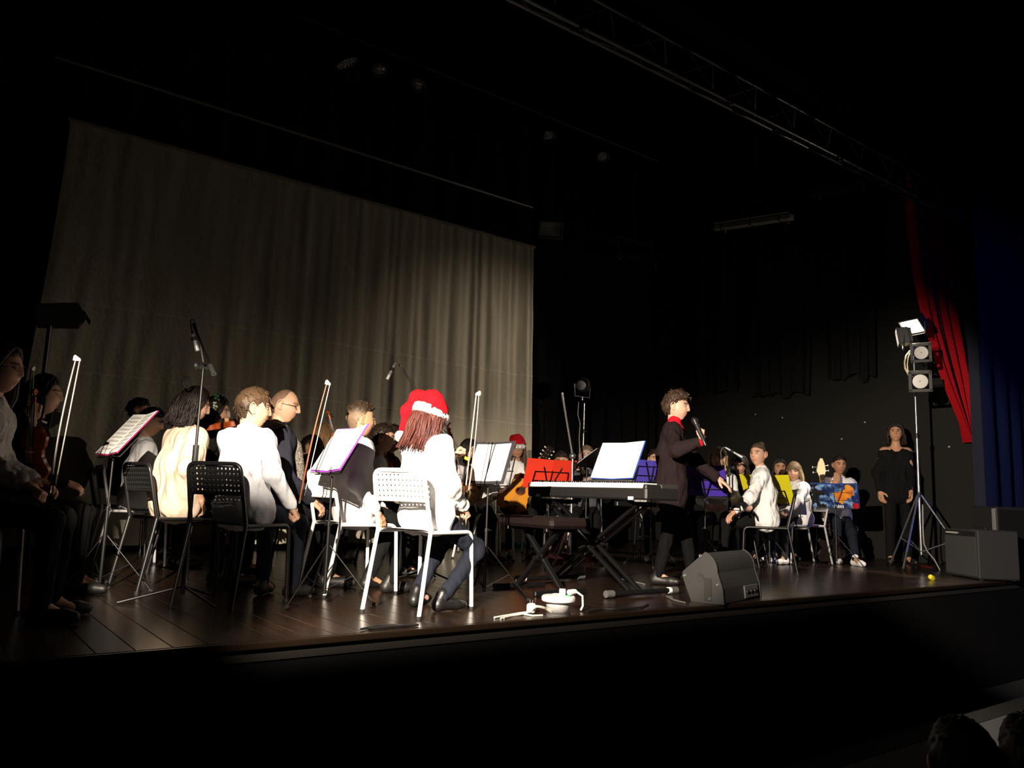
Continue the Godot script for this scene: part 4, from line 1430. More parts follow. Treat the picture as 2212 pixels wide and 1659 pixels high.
	var red := wavy(0.0, 1.0, 1.50, 5.6, 80, 60, func(u: float, v: float, _x: float, y: float) -> Vector3:
		var xl := 10.24
		var xr := 10.33
		for k in edge.size() - 1:
			if y >= edge[k][0] and y <= edge[k + 1][0] + 0.001:
				var t: float = (y - edge[k][0]) / (edge[k + 1][0] - edge[k][0])
				xl = lerpf(edge[k][1], edge[k + 1][1], t); xr = lerpf(edge[k][2], edge[k + 1][2], t)
		var f := sin(u * 30.0 + 1.5 * nz.get_noise_2d(u * 3.0, y * 0.4))
		return Vector3(lerpf(xl, xr, u), y, -4.37 + 0.045 * f + 0.03 * sin(u * 9.0)))
	tag(put(red, "red_curtain", cloth(srgb(150, 12, 22), 0.85, 0.4, 4.0)), "red stage curtain drawn aside in slanting folds by the lamp stand", "curtain")
	var blue := wavy(9.92, 13.2, 0.0, 7.0, 120, 12, func(u: float, v: float, x: float, y: float) -> Vector3:
		return Vector3(x, y, -4.02 + 0.04 * sin(x * 17.0 + nz.get_noise_2d(x * 2.0, y * 0.2))))
	tag(put(blue, "blue_curtain", cloth(srgb(11, 18, 52), 0.9, 0.4, 4.0)), "dark blue curtain at the right side of the stage opening", "curtain")

# ---------------------------------------------------------------- overhead rigging
func build_rigging() -> void:
	var alu := mat(srgb(120, 122, 128), 0.35, 0.85)
	var t := thing("lighting_truss", "long silver lighting truss with diagonal braces above the stage front", "truss", Vector3(2.6, 4.05, -4.0))
	var Lx := 6.9
	var ch := [Vector2(0, 0), Vector2(0.29, -0.02), Vector2(0.15, -0.26)]
	for c in ch:
		var m := MB.new()
		m.rod(Vector3(0, c.x, c.y), Vector3(Lx, c.x + 0.04, c.y), 0.025, 12)
		put(m, "chord", alu, t)
	for k in 23:
		for pr in [[0, 1], [1, 2], [2, 0]]:
			var a: Vector2 = ch[pr[0]]
			var b: Vector2 = ch[pr[1]]
			var x0 := k * 0.30
			var m := MB.new()
			var up := k % 2 == 0
			m.rod(Vector3(x0 if up else x0 + 0.3, a.x, a.y), Vector3(x0 + 0.3 if up else x0, b.x, b.y), 0.008, 6)
			put(m, "brace", mat(srgb(80, 82, 88), 0.4, 0.85), t)
	for x in [0.9, 2.6, 4.3, 5.9]:
		var m := MB.new()
		m.lathe(at(Vector3(x, 0, 0), Basis(Vector3.BACK, PI / 2)), [Vector2(0.026, -0.02), Vector2(0.033, -0.018), Vector2(0.033, 0.018), Vector2(0.026, 0.02)], 12)
		put(m, "clamp", mat(srgb(25, 25, 26), 0.5), t)
	# pipe in front of the backdrop
	var pa := on_z(120, 122, -8.0)
	var pb := on_z(1150, 448, -8.0)
	var pm := MB.new()
	pm.rod(pa, pb, 0.024, 10)
	var pipe := put(pm, "batten_pipe", mat(srgb(110, 110, 110), 0.4, 0.7))
	tag(pipe, "long metal batten pipe hanging just above the white backdrop", "pipe")
	for k in 5:
		var q := pa.lerp(pb, 0.12 + 0.19 * k)
		var w := MB.new()
		w.rod(q, Vector3(q.x, 7.0, q.z), 0.004, 5)
		put(w, "hanging_wire", mat(srgb(40, 40, 40), 0.6), pipe)
	# second batten with small dark spotlights
	var ba := on_z(640, 30, -6.4)
	var bb := on_z(1420, 330, -6.4)
	bb.y = ba.y
	var bm := MB.new()
	bm.rod(ba, bb, 0.02, 8)
	for k in 4:
		var q := ba.lerp(bb, 0.1 + 0.27 * k)
		bm.rod(q, Vector3(q.x, 7.0, q.z), 0.005, 5)
	tag(put(bm, "batten_pipe", mat(srgb(30, 30, 30), 0.5, 0.6)), "dark batten pipe carrying small spotlights high over the stage", "pipe")
	var names := ["small black spotlight at the end of the dark batten next to the round LED lamp", "black spotlight second along the dark overhead batten", "black spotlight with pale shutters in the middle of the dark batten", "black spotlight on the dark batten toward the right wall"]
	for k in 4:
		var px: float = [822, 905, 1185, 1300][k]
		var q := on_z(px, [105, 138, 255, 300][k], -6.4)
		q.y = ba.y
		var s := thing("spotlight", names[k], "spotlight", q, 0.0, "spotlights on the dark batten")
		var hb := Basis(Vector3.UP, -0.5) * Basis(Vector3.RIGHT, 0.9)
		var m := MB.new()
		m.lathe(at(Vector3(0, -0.17, 0), hb * Basis(Vector3.RIGHT, PI / 2)), [Vector2(0, -0.14), Vector2(0.055, -0.13), Vector2(0.07, -0.02), Vector2(0.075, 0.12), Vector2(0.065, 0.12)], 16)
		put(m, "housing", mat(srgb(18, 18, 19), 0.5), s)
		var l := MB.new()
		l.lathe(at(Vector3(0, -0.17, 0), hb * Basis(Vector3.RIGHT, PI / 2)), [Vector2(0.066, 0.10), Vector2(0.03, 0.113), Vector2(0, 0.116)], 16)
		put(l, "lens", mat(srgb(120, 122, 125), 0.12, 0.2), s)
		var y := MB.new()
		y.tube([Vector3(-0.085, -0.17, 0), Vector3(-0.085, -0.04, 0), Vector3(0.085, -0.04, 0), Vector3(0.085, -0.17, 0)], 0.006, 6)
		y.rod(Vector3(0, -0.045, 0), Vector3(0, 0.0, 0), 0.012, 8)
		put(y, "yoke", mat(srgb(24, 24, 25), 0.5), s)
		var f := MB.new()
		f.box(at(Vector3(0, -0.17, 0), hb) * at(Vector3(0, 0.085, -0.15), Basis(Vector3.RIGHT, 0.4)), Vector3(0.14, 0.003, 0.10))
		put(f, "shutter", mat(srgb(110, 110, 108), 0.5, 0.5), s)
	# round LED par over the left half of the stage
	var lp := on_z(748, 133, -5.5)
	var led := thing("led_par_lamp", "round LED par lamp with many small lenses and a drooping cable", "stage lamp", lp)
	var Lb := look((Vector3(4.2, 0.6, -5.0) - lp).normalized()) * Basis(Vector3.RIGHT, -PI / 2)     # +y points out of the lens
	var lm := MB.new()
	lm.lathe(at(Vector3.ZERO, Lb), [Vector2(0, -0.14), Vector2(0.07, -0.14), Vector2(0.095, -0.02), Vector2(0.098, 0.02), Vector2(0.09, 0.02), Vector2(0.09, 0.0), Vector2(0, 0.0)], 24)
	put(lm, "housing", mat(srgb(16, 16, 17), 0.5), led)
	for ring in [[1, 0.0], [6, 0.026], [12, 0.051], [16, 0.075]]:
		for k in ring[0]:
			var a: float = TAU * k / ring[0]
			var b := MB.new()
			b.ball(Lb * Vector3(cos(a) * ring[1], 0.004, sin(a) * ring[1]), Vector3.ONE * 0.0085, 6, 8)
			put(b, "led_lens", mat(srgb(200, 202, 205), 0.05, 0.6), led)
	var yk := MB.new()
	yk.tube([Vector3(-0.11, 0, 0.02), Vector3(-0.11, 0.17, 0.0), Vector3(0.11, 0.17, 0.0), Vector3(0.11, 0, 0.02)], 0.007, 6)
	yk.rod(Vector3(0, 0.17, 0), Vector3(0, 7.0 - lp.y, 0), 0.014, 8)
	put(yk, "yoke", mat(srgb(16, 16, 17), 0.5), led)
	var cb := MB.new()
	var ps := []
	for k in 13:
		var u := k / 12.0
		ps.append(pt(lerpf(749, 777, u), 156 + 24 * sin(PI * pow(u, 0.85)), 0) - CAM)
	var dd: float = (lp - CAM).dot(FW)
	ps.clear()
	for k in 13:
		var u := k / 12.0
		ps.append(pt(lerpf(749, 777, u), lerpf(156, 158, u) + 22 * sin(PI * u), dd + 0.06) - lp)
	cb.tube(ps, 0.0035, 6)
	put(cb, "cable", mat(srgb(70, 70, 70), 0.6), led)
	# dark halogen flood by the right end of the backdrop
	var fp := on_z(1190, 496, -7.9)
	flood("halogen_flood", "dark rectangular halogen floodlight hanging beside the white backdrop's corner", fp, (CAM + Vector3(1.5, 0, 0) - fp).normalized() + Vector3(0, -0.25, 0), 0.30, null, 0.0, false, 1.6)
	# hanging strip fittings
	for q in [["pale strip light fitting hung from a triangle of wires", Vector2(1545, 493), Vector2(1712, 468), 8.4, srgb(120, 118, 112), 1634.0, 430.0], ["dark strip light fitting hung from two short wires above the back corner", Vector2(1326, 548), Vector2(1420, 570), 0.0, srgb(26, 26, 27), 0.0, 0.0], ["dark strip light fitting hung beneath the end of the truss", Vector2(1755, 420), Vector2(1872, 402), 8.9, srgb(34, 34, 35), 1815.0, 372.0]]:
		var a: Vector3
		var b: Vector3
		if q[3] > 0.0:
			a = on_x(q[1].x, q[1].y, q[3]); b = on_x(q[2].x, q[2].y, q[3])
		else:
			a = on_z(q[1].x, q[1].y, -8.6); b = on_z(q[2].x, q[2].y, -8.6)
		var s := thing("strip_light", q[0], "light fitting", a)
		var B := along(b - a, Vector3.UP)
		var L := a.distance_to(b)
		var m := MB.new()
		m.box(Transform3D(B, (b - a) * 0.5), Vector3(0.10, L, 0.075), 0.012)
		put(m, "housing", mat(q[4], 0.6), s)
		var rf := MB.new()
		rf.box(Transform3D(B, (b - a) * 0.5 + Vector3(0, 0.048, 0)), Vector3(0.15, L * 0.96, 0.012), 0.003)
		put(rf, "reflector", mat(q[4], 0.5), s)
		for e in [0.12, 0.5, 0.86]:
			var c := MB.new()
			c.box(Transform3D(B, (b - a) * e), Vector3(0.108, 0.02, 0.084), 0.003)
			put(c, "clip", mat(srgb(22, 22, 22), 0.6), s)
		for e in [0.14, 0.95]:
			var c := MB.new()
			c.rod((b - a) * e + Vector3(0, -0.035, 0), (b - a) * e + Vector3(0, -0.085, 0), 0.014, 8)
			put(c, "end_hook", mat(srgb(170, 168, 160), 0.4, 0.6), s)
		var w := MB.new()
		if q[5] > 0.0:
			var top: Vector3 = on_x(q[5], q[6], q[3]) - a
			w.rod((b - a) * 0.2 + Vector3(0, 0.05, 0), top, 0.005, 6)
			w.rod((b - a) * 0.88 + Vector3(0, 0.05, 0), top, 0.005, 6)
			w.rod(top, Vector3(top.x, 7.0 - a.y, top.z), 0.005, 6)
		else:
			var ta: Vector3 = on_z(1335, 510, -8.6) - a
			var tb: Vector3 = on_z(1408, 532, -8.6) - a
			w.rod((b - a) * 0.12, ta, 0.006, 6); w.rod((b - a) * 0.92, tb, 0.006, 6); w.rod(ta, tb, 0.006, 6)
			w.rod((ta + tb) * 0.5, Vector3((ta.x + tb.x) * 0.5, 7.0 - a.y, (ta.z + tb.z) * 0.5), 0.005, 6)
		put(w, "hanging_wire", mat(srgb(120, 120, 118), 0.45, 0.5), s)

# ---------------------------------------------------------------- floodlights and lamp stands
# a halogen flood: housing, front frame, glass, bracket and added beam-shaping flaps; if lit, it carries its own light
func flood(called: String, label: String, pos: Vector3, dir: Vector3, w: float, lamp, energy: float, lit: bool, visor: float, cone := 62.0, soft := 0.6, hung := true, roll := 0.0, flap := false) -> Node3D:
	var o := thing(called, label, "floodlight", pos, 0.0)
	var B := look(dir.normalized()) * Basis(Vector3.BACK, roll)
	var h := w * 0.72
	var T := at(Vector3.ZERO, B)
	var m := MB.new()
	for s in [-1.0, 1.0]:
		m.box(T * at(Vector3(s * w * 0.48, 0, 0.03)), Vector3(w * 0.04, h, 0.10))
		m.box(T * at(Vector3(0, s * h * 0.48, 0.03)), Vector3(w, h * 0.04, 0.10))
	m.box(T * at(Vector3(0, 0, 0.085)), Vector3(w * 0.96, h * 0.96, 0.012), 0.004)
	for k in 6: m.box(T * at(Vector3(-w * 0.4 + w * 0.16 * k, 0, 0.10)), Vector3(0.006, h * 0.9, 0.03))
	put(m, "housing", mat(srgb(24, 24, 25), 0.5), o)
	var fr := MB.new()
	for s in [-1.0, 1.0]:
		fr.box(T * at(Vector3(s * w * 0.51, 0, -0.025)), Vector3(w * 0.07, h * 1.09, 0.014), 0.004)
		fr.box(T * at(Vector3(0, s * h * 0.51, -0.025)), Vector3(w * 1.09, h * 0.08, 0.014), 0.004)
	put(fr, "front_frame", mat(srgb(60, 60, 60), 0.5), o)
	var rf := MB.new()
	rf.box(T * at(Vector3(0, -h * 0.16, 0.030), Basis(Vector3.RIGHT, 0.55)), Vector3(w * 0.9, h * 0.5, 0.004))
	rf.box(T * at(Vector3(0, h * 0.26, 0.030), Basis(Vector3.RIGHT, -0.55)), Vector3(w * 0.9, h * 0.42, 0.004))
	put(rf, "reflector", mat(srgb(165, 165, 162), 0.35, 0.5), o)
	var gl := MB.new()
	gl.box(T * at(Vector3(0, 0, -0.012)), Vector3(w * 0.95, h * 0.95, 0.004))
	put(gl, "glass", glow(lamp, 9.0 if visor < 1.0 else 38.0) if lit else glassy(srgb(120, 125, 128), 0.15), o)
	if visor < 1.0:
		var vs := MB.new()
		var hinge := Vector3(0, h * 0.55, -0.03)
		var endp := Vector3(0, visor, -0.16)
		var mid := (hinge + endp) * 0.5
		var dv := endp - hinge
		vs.box(T * Transform3D(Basis(Vector3.RIGHT, atan2(-dv.y, dv.z) + PI), mid), Vector3(w * 1.7, 0.003, dv.length()))
		put(vs, "added_barn_door", mat(srgb(18, 18, 18), 0.8), o)  # added plate, trims the top of the beam off the backdrop
	if flap:
		var fp := MB.new()
		fp.box(at(Vector3.ZERO, look(dir.normalized())) * at(Vector3(-0.050, -0.072, -0.20)), Vector3(0.036, 0.116, 0.003))
		fp.rod(at(Vector3.ZERO, look(dir.normalized())) * Vector3(-0.045, -0.12, -0.20), T * Vector3(-w * 0.3, -h * 0.5, -0.03), 0.004, 6)
		put(fp, "added_barn_door", mat(srgb(18, 18, 18), 0.8), o)  # added plate near the lamp, shades the lower left of the stage
	var br := MB.new()
	var hang := 0.17 if hung else -0.13
	br.tube([T * Vector3(-w * 0.56, 0, 0.03), T * Vector3(-w * 0.56, 0, 0.03) + Vector3(0, hang, 0), T * Vector3(w * 0.56, 0, 0.03) + Vector3(0, hang, 0), T * Vector3(w * 0.56, 0, 0.03)], 0.007, 6)
	if hung: br.rod(Vector3(0, hang, 0), Vector3(0, 7.0 - pos.y, 0), 0.010, 8)
	put(br, "bracket", mat(srgb(50, 50, 50), 0.5), o)
	if lit:
		var l := SpotLight3D.new()
		l.name = "lamp_light"
		l.light_color = lamp; l.light_energy = energy; l.spot_range = 30.0; l.spot_attenuation = 2.0
		l.spot_angle = cone; l.spot_angle_attenuation = soft; l.light_size = 0.008; l.shadow_enabled = true
		o.add_child(l)
		l.position = B * Vector3(0, 0, -0.05)
		l.basis = look(dir.normalized())
	return o
func lamp_stand(label: String, base: Vector3, height: float, spread: float, turn0: float) -> Node3D:
	var o := thing("lamp_stand", label, "lamp stand", base)
	var chrome := mat(srgb(190, 192, 196), 0.22, 0.9)
	var p := MB.new()
	p.rod(Vector3(0, 0.16, 0), Vector3(0, height * 0.58, 0), 0.0165, 12)
	put(p, "pole", chrome, o)
	var p2 := MB.new()
	p2.rod(Vector3(0, height * 0.58, 0), Vector3(0, height, 0), 0.0125, 12)
	put(p2, "inner_pole", chrome, o)
	for y in [height * 0.585, height * 0.80]:
		var k := MB.new()
		k.rod(Vector3(0, y - 0.03, 0), Vector3(0, y + 0.03, 0), 0.021, 12)
		k.rod(Vector3(0, y, 0), Vector3(0.05, y, 0.01), 0.007, 8)
		put(k, "clamp_collar", mat(srgb(20, 20, 21), 0.5), o)
	var hub := MB.new()
	hub.rod(Vector3(0, 0.80, 0), Vector3(0, 0.86, 0), 0.024, 12)
	put(hub, "hub", mat(srgb(40, 40, 42), 0.5), o)
	for k in 3:
		var a := turn0 + TAU * k / 3.0
		var d := Vector3(sin(a), 0, cos(a))
		var l := MB.new()
		l.rod(Vector3(0, 0.83, 0) + d * 0.02, d * spread + Vector3(0, 0.015, 0), 0.0115, 10)
		var ln := put(l, "leg", chrome, o)
		var f := MB.new()
		f.rod(d * (spread - 0.02) + Vector3(0, 0.03, 0), d * (spread + 0.008) + Vector3(0, 0.008, 0), 0.016, 8)
		put(f, "rubber_foot", mat(srgb(15, 15, 15), 0.8), ln)
		var b := MB.new()
		b.rod(Vector3(0, 0.20, 0) + d * 0.015, d * spread * 0.62 + Vector3(0, 0.33, 0), 0.007, 8)
		put(b, "brace", chrome, o)
	return o
func par_can(label: String, pos: Vector3, dir: Vector3, r: float) -> Node3D:
	var o := thing("par_can", label, "stage lamp", pos, 0.0, "par cans on the lamp stand")
	var B := look(dir.normalized()) * Basis(Vector3.RIGHT, -PI / 2)
	var m := MB.new()
	m.lathe(at(Vector3.ZERO, B), [Vector2(0, -r * 2.6), Vector2(r * 0.7, -r * 2.5), Vector2(r * 1.05, -r * 1.2), Vector2(r * 1.08, 0.02), Vector2(r, 0.02), Vector2(r, -0.02)], 24)
	put(m, "housing", mat(srgb(17, 17, 18), 0.45), o)
	var pr := [Vector2(r * 1.0, 0.0)]
	for k in range(11, 0, -1):
		pr.append(Vector2(r * (k + 0.4) / 12.0, 0.010)); pr.append(Vector2(r * k / 12.0, 0.003))
	pr.append(Vector2(0, 0.008))
	var l := MB.new()
	l.lathe(at(Vector3.ZERO, B), pr, 26)
	put(l, "ribbed_lens", mat(srgb(96, 95, 93), 0.3, 0.25), o)
	var f := MB.new()
	for s in [-1.0, 1.0]:
		f.box(at(Vector3.ZERO, B) * at(Vector3(s * r * 1.22, 0.025, 0)), Vector3(r * 0.42, 0.006, r * 2.8), 0.002)
		f.box(at(Vector3.ZERO, B) * at(Vector3(0, 0.025, s * r * 1.22)), Vector3(r * 2.8, 0.006, r * 0.42), 0.002)
	put(f, "filter_frame", mat(srgb(34, 33, 31), 0.6), o)
	var y := MB.new()
	y.tube([B * Vector3(-r * 1.2, -r, 0), B * Vector3(-r * 1.2, -r, 0) + Vector3(0, r * 1.5, 0), B * Vector3(r * 1.2, -r, 0) + Vector3(0, r * 1.5, 0), B * Vector3(r * 1.2, -r, 0)], 0.006, 6)
	put(y, "yoke", mat(srgb(60, 60, 60), 0.4), o)
	return o
func build_lamps() -> void:
	var warm := Color(1.0, 0.93, 0.84)
	# the pair of lit floods on the right-hand stand
	var base := Vector3(9.10, 0, -4.42)
	lamp_stand("tall chrome tripod stand carrying lit floodlights in front of the red curtain", base, 2.56, 0.52, 0.62)
	var a := pt(1944, 729, 8.72)
	var b := pt(1972, 703, 8.86)
	flood("halogen_flood", "lower lit floodlight on the tripod stand, glaring white and turned furthest toward the musicians", a, Vector3(6.3, 1.9, -8.2) - a, 0.24, warm, RIGHT_E * 0.6, true, 2.0, 25.0, 1.0, false)
	flood("halogen_flood", "upper lit floodlight on the tripod stand, glaring white", b, Vector3(6.3, 0.3, -4.8) - b, 0.24, warm, RIGHT_E, true, 2.0, 50.0, 1.0, false)
	par_can("unlit par can just below the glaring floodlights on the tripod stand", pt(1990, 762, 8.75), CAM + Vector3(1.0, 0.3, -1.6) - pt(1990, 762, 8.75), 0.075)
	par_can("unlit par can in a square frame, lower of the two on the tripod stand", pt(1988, 824, 8.70), CAM + Vector3(0, 0.2, 0) - pt(1988, 824, 8.7), 0.082)
	var cb := MB.new()
	var ps := []
	for q in [[1966, 758], [1958, 768], [1954, 782], [1955, 796], [1962, 809], [1972, 815]]: ps.append(pt(q[0], q[1], 8.80))
	cb.tube(ps, 0.009, 8)
	var ps2 := []
	for q in [[1967, 760], [1962, 772], [1960, 786], [1961, 800], [1964, 808]]: ps2.append(pt(q[0], q[1], 8.82))
	cb.tube(ps2, 0.006, 8)
	tag(put(cb, "cable_loop", mat(srgb(205, 195, 165), 0.6)), "pale cable looped around the lamp stand beside the par cans", "cable")
	var fc := MB.new()
	ps = []
	for q in [[1993, 1090], [1994, 1150], [1996, 1175], [2004, 1192], [2018, 1208], [2030, 1222]]: ps.append(pt(q[0], q[1], 8.7))
	ps[-1].y = 0.008
	fc.tube(ps, 0.007, 8)
	tag(put(fc, "power_cable", mat(srgb(150, 150, 150), 0.5)), "grey power cable running down the lamp stand to the floor", "cable")
	# its twin at the left of the stage front, just outside the picture
	var c := Vector3(-0.30, 1.85, -1.20)
	lamp_stand("tall chrome tripod stand with a lit floodlight on the auditorium floor", Vector3(c.x, -0.95, c.z), c.y + 0.95 - 0.14, 0.52, 0.4)
	var lf := flood("halogen_flood", "lit floodlight with added barn doors on the stand on the auditorium floor", c, Vector3(sin(0.825) * cos(0.21), -sin(0.21), -cos(0.825) * cos(0.21)), 0.17, warm, LEFT_E, true, VISOR, 32.3, 0.14, false, 0.30, true)
	# an added unseen flap set square to the stage edge keeps the beam on the boards
	var lo := MB.new()
	lo.box(Transform3D(Basis(Vector3.RIGHT, atan2(-0.046, -0.118)), Vector3(0.20, -0.147, -0.109)), Vector3(0.46, 0.003, 0.1266))
	lo.rod(Vector3(0.03, -0.166, -0.06), Vector3(0.0, -0.06, -0.01), 0.004, 6)
	put(lo, "added_barn_door", mat(srgb(18, 18, 18), 0.8), lf)
	# a dim blue LED wash in the auditorium
	var d := thing("led_par_lamp", "small LED par lamp giving a faint blue wash from the auditorium ceiling", "stage lamp", Vector3(9.5, 4.6, 2.5))
	var B := look((Vector3(10.5, 1.2, -4.0) - d.position).normalized()) * Basis(Vector3.RIGHT, -PI / 2)
	var lm := MB.new()
	lm.lathe(at(Vector3.ZERO, B), [Vector2(0, -0.16), Vector2(0.07, -0.15), Vector2(0.09, 0.02), Vector2(0.08, 0.02), Vector2(0.08, 0.0), Vector2(0.07, 0.0)], 20)
	put(lm, "housing", mat(srgb(20, 20, 21), 0.5), d)
	var ld := MB.new()
	ld.lathe(at(Vector3.ZERO, B), [Vector2(0.078, 0.0), Vector2(0.0, 0.006)], 20)
	put(ld, "led_face", glow(Color(0.12, 0.25, 1.0), 2.0), d)
	var rod := MB.new()
	rod.rod(Vector3(0, 0.08, 0), Vector3(0, 2.4, 0), 0.012, 8)
	put(rod, "drop_pipe", mat(srgb(20, 20, 21), 0.5), d)
	var l := SpotLight3D.new()
	l.name = "lamp_light"
	l.light_color = Color(0.10, 0.22, 1.0); l.light_energy = BLUE_E; l.spot_angle = 30.0; l.spot_angle_attenuation = 0.8; l.spot_range = 30.0; l.spot_attenuation = 2.0; l.light_size = 0.08; l.shadow_enabled = true
	d.add_child(l)
	l.position = B * Vector3(0, 0.03, 0)
	l.basis = look((Vector3(10.5, 1.2, -4.0) - d.position).normalized())

# ---------------------------------------------------------------- keyboard, bench, monitor, amplifiers, small things
func build_gear() -> void:
	var dark := mat(srgb(30, 29, 29), 0.45)
	# keyboard on its X stand
	var k := thing("keyboard", "long black electronic keyboard with a white row of keys on a crossed stand", "keyboard", Vector3(4.02, 0.64, -4.32))
	var m := MB.new()
	m.box(at(Vector3(0.03, 0.055, 0)), Vector3(0.33, 0.085, 1.28), 0.012)
	put(m, "body", dark, k)
	var pn := MB.new()
	pn.box(at(Vector3(0.10, 0.105, 0)), Vector3(0.17, 0.035, 1.27), 0.008)
	put(pn, "control_panel", mat(srgb(52, 51, 50), 0.4), k)
	for s in [-1.0, 1.0]:
		var cp := MB.new()
		cp.box(at(Vector3(-0.06, 0.10, s * 0.622)), Vector3(0.15, 0.035, 0.034), 0.008)
		put(cp, "end_cheek", dark, k)
	var wk := MB.new()
	for i in 52:
		wk.box(at(Vector3(-0.060, 0.108, -0.60 + (i + 0.5) * 1.2 / 52.0)), Vector3(0.148, 0.034, 1.2 / 52.0 - 0.001), 0.0015)
	put(wk, "white_keys", mat(srgb(238, 238, 236), 0.3), k)
	var bk := MB.new()
	for i in 51:
		if i % 7 == 2 or i % 7 == 6: continue
		bk.box(at(Vector3(-0.030, 0.130, -0.60 + (i + 1.0) * 1.2 / 52.0)), Vector3(0.09, 0.014, 0.011), 0.002)
	put(bk, "black_keys", mat(srgb(14, 14, 14), 0.3), k)
	for z in [-0.50, 0.50]:
		var lb := MB.new()
		lb.box(at(Vector3(-0.137, 0.022, z)), Vector3(0.002, 0.022, 0.05))
		put(lb, "white_label", mat(srgb(225, 225, 222), 0.6), k)
	var xs := thing("keyboard_stand", "black double-braced X-shaped keyboard stand under the keyboard", "stand", Vector3(4.06, 0, -4.36))
	var bm := black_metal
	for s in [-1.0, 1.0]:
		var fb := MB.new()
		fb.rod(Vector3(-0.32, 0.03, s * 0.49), Vector3(0.32, 0.03, s * 0.49), 0.018, 10)
		put(fb, "floor_bar", bm, xs)
		var tb := MB.new()
		tb.box(at(Vector3(0, 0.622, s * 0.42)), Vector3(0.40, 0.035, 0.035), 0.006)
		put(tb, "support_bar", bm, xs)
		for e in [-1.0, 1.0]:
			var cap := MB.new()
			cap.rod(Vector3(e * 0.28, 0.03, s * 0.49), Vector3(e * 0.345, 0.03, s * 0.49), 0.0245, 10)
			put(cap, "rubber_cap", mat(srgb(70, 70, 70), 0.8), xs)
			var lg := MB.new()
			lg.box(Transform3D(along(Vector3(0, 0.59, -s * 0.91), Vector3.RIGHT), Vector3(-s * 0.03 + e * 0.05, 0.325, 0.035 * 0)), Vector3(0.022, 1.085, 0.038), 0.005)
			put(lg, "leg", bm, xs)
		var wr := MB.new()
		wr.rod(Vector3(s * 0.29, 0.0305, s * 0.49), Vector3(s * 0.255, 0.0305, s * 0.49), 0.0222, 10)
		put(wr, "white_ring", mat(srgb(215, 215, 212), 0.5), xs)
	var hub := MB.new()
	hub.rod(Vector3(-0.12, 0.325, 0), Vector3(0.12, 0.325, 0), 0.022, 12)
	hub.rod(Vector3(-0.15, 0.325, 0), Vector3(-0.12, 0.325, 0), 0.036, 12)
	put(hub, "pivot_knob", mat(srgb(22, 22, 22), 0.5), xs)
	# songbook on the keyboard
	var bc := on_x(1330, 1043, 4.20)
	var D := Transform3D(Basis(Vector3.UP, -PI / 2) * Basis(Vector3.RIGHT, -0.42), Vector3(4.17, 0.79, bc.z))
	folder("songbook", "open white songbook with blue cover standing on the keyboard", D, 0.46, 0.31, mat(srgb(40, 70, 170), 0.5), false, 0.006, null, "book")
	var rest := MB.new()
	rest.box(at(Vector3(4.15, 0.785, bc.z)), Vector3(0.05, 0.02, 0.46), 0.004)
	tag(put(rest, "music_rest", mat(srgb(60, 60, 60), 0.5)), "black music rest ledge under the open songbook", "music rest")
	# bench
	var b := thing("keyboard_bench", "low padded black keyboard bench with crossed legs", "bench", Vector3(3.55, 0, -4.36))
	var st := MB.new()
	st.box(at(Vector3(0, 0.478, 0)), Vector3(0.33, 0.075, 0.62), 0.022)
	put(st, "padded_seat", cloth(srgb(27, 19, 19), 0.6, 0.3, 6.0), b)
	for s in [-1.0, 1.0]:
		var fb := MB.new()
		fb.box(at(Vector3(0, 0.02, s * 0.225)), Vector3(0.46, 0.035, 0.035), 0.006)
		put(fb, "floor_bar", bm, b)
		var sb := MB.new()
		sb.box(at(Vector3(0, 0.43, s * 0.215)), Vector3(0.28, 0.03, 0.03), 0.005)
		put(sb, "support_bar", bm, b)
		var lg := MB.new()
		lg.box(Transform3D(along(Vector3(0, 0.41, -s * 0.44), Vector3.RIGHT), Vector3(s * 0.025, 0.225, 0)), Vector3(0.03, 0.60, 0.045), 0.006)
		put(lg, "leg", bm, b)
	var pv := MB.new()
	pv.rod(Vector3(-0.06, 0.225, 0), Vector3(0.06, 0.225, 0), 0.02, 10)
	put(pv, "pivot", bm, b)
	# floor monitor
	var ax := Vector3(0.964, 0, -0.264)
	var zz := Vector3(0.264, 0, 0.964)
	var p0 := on_y(1524, 1302, 0.0)
	var w := thing("floor_monitor", "black wedge floor monitor speaker lying at the stage edge by the singer", "speaker", p0)
	var Tm := Transform3D(Basis(zz, Vector3.UP, -ax), Vector3.ZERO)      # local x along zz (to the audience), local -z along ax
	var side := PackedVector2Array([Vector2(-0.10, 0.0), Vector2(0.13, 0.0), Vector2(0.12, 0.10), Vector2(0.085, 0.20)])
	for q in 7:
		var a := lerpf(0.1, 1.35, q / 6.0)
		side.append(Vector2(-0.025 + 0.11 * cos(a), 0.205 + 0.125 * sin(a)))
	side.append_array(PackedVector2Array([Vector2(-0.16, 0.19), Vector2(-0.165, 0.16)]))
	var inner := PackedVector2Array()
	for q in side: inner.append(Vector2(-0.01, 0.15) + (q - Vector2(-0.01, 0.15)) * 0.965)
	var LEN := 0.66
	var cs := MB.new()
	cs.prism(Tm, inner, -LEN, -0.012)
	put(cs, "cabinet", mat(srgb(40, 40, 40), 0.62), w)
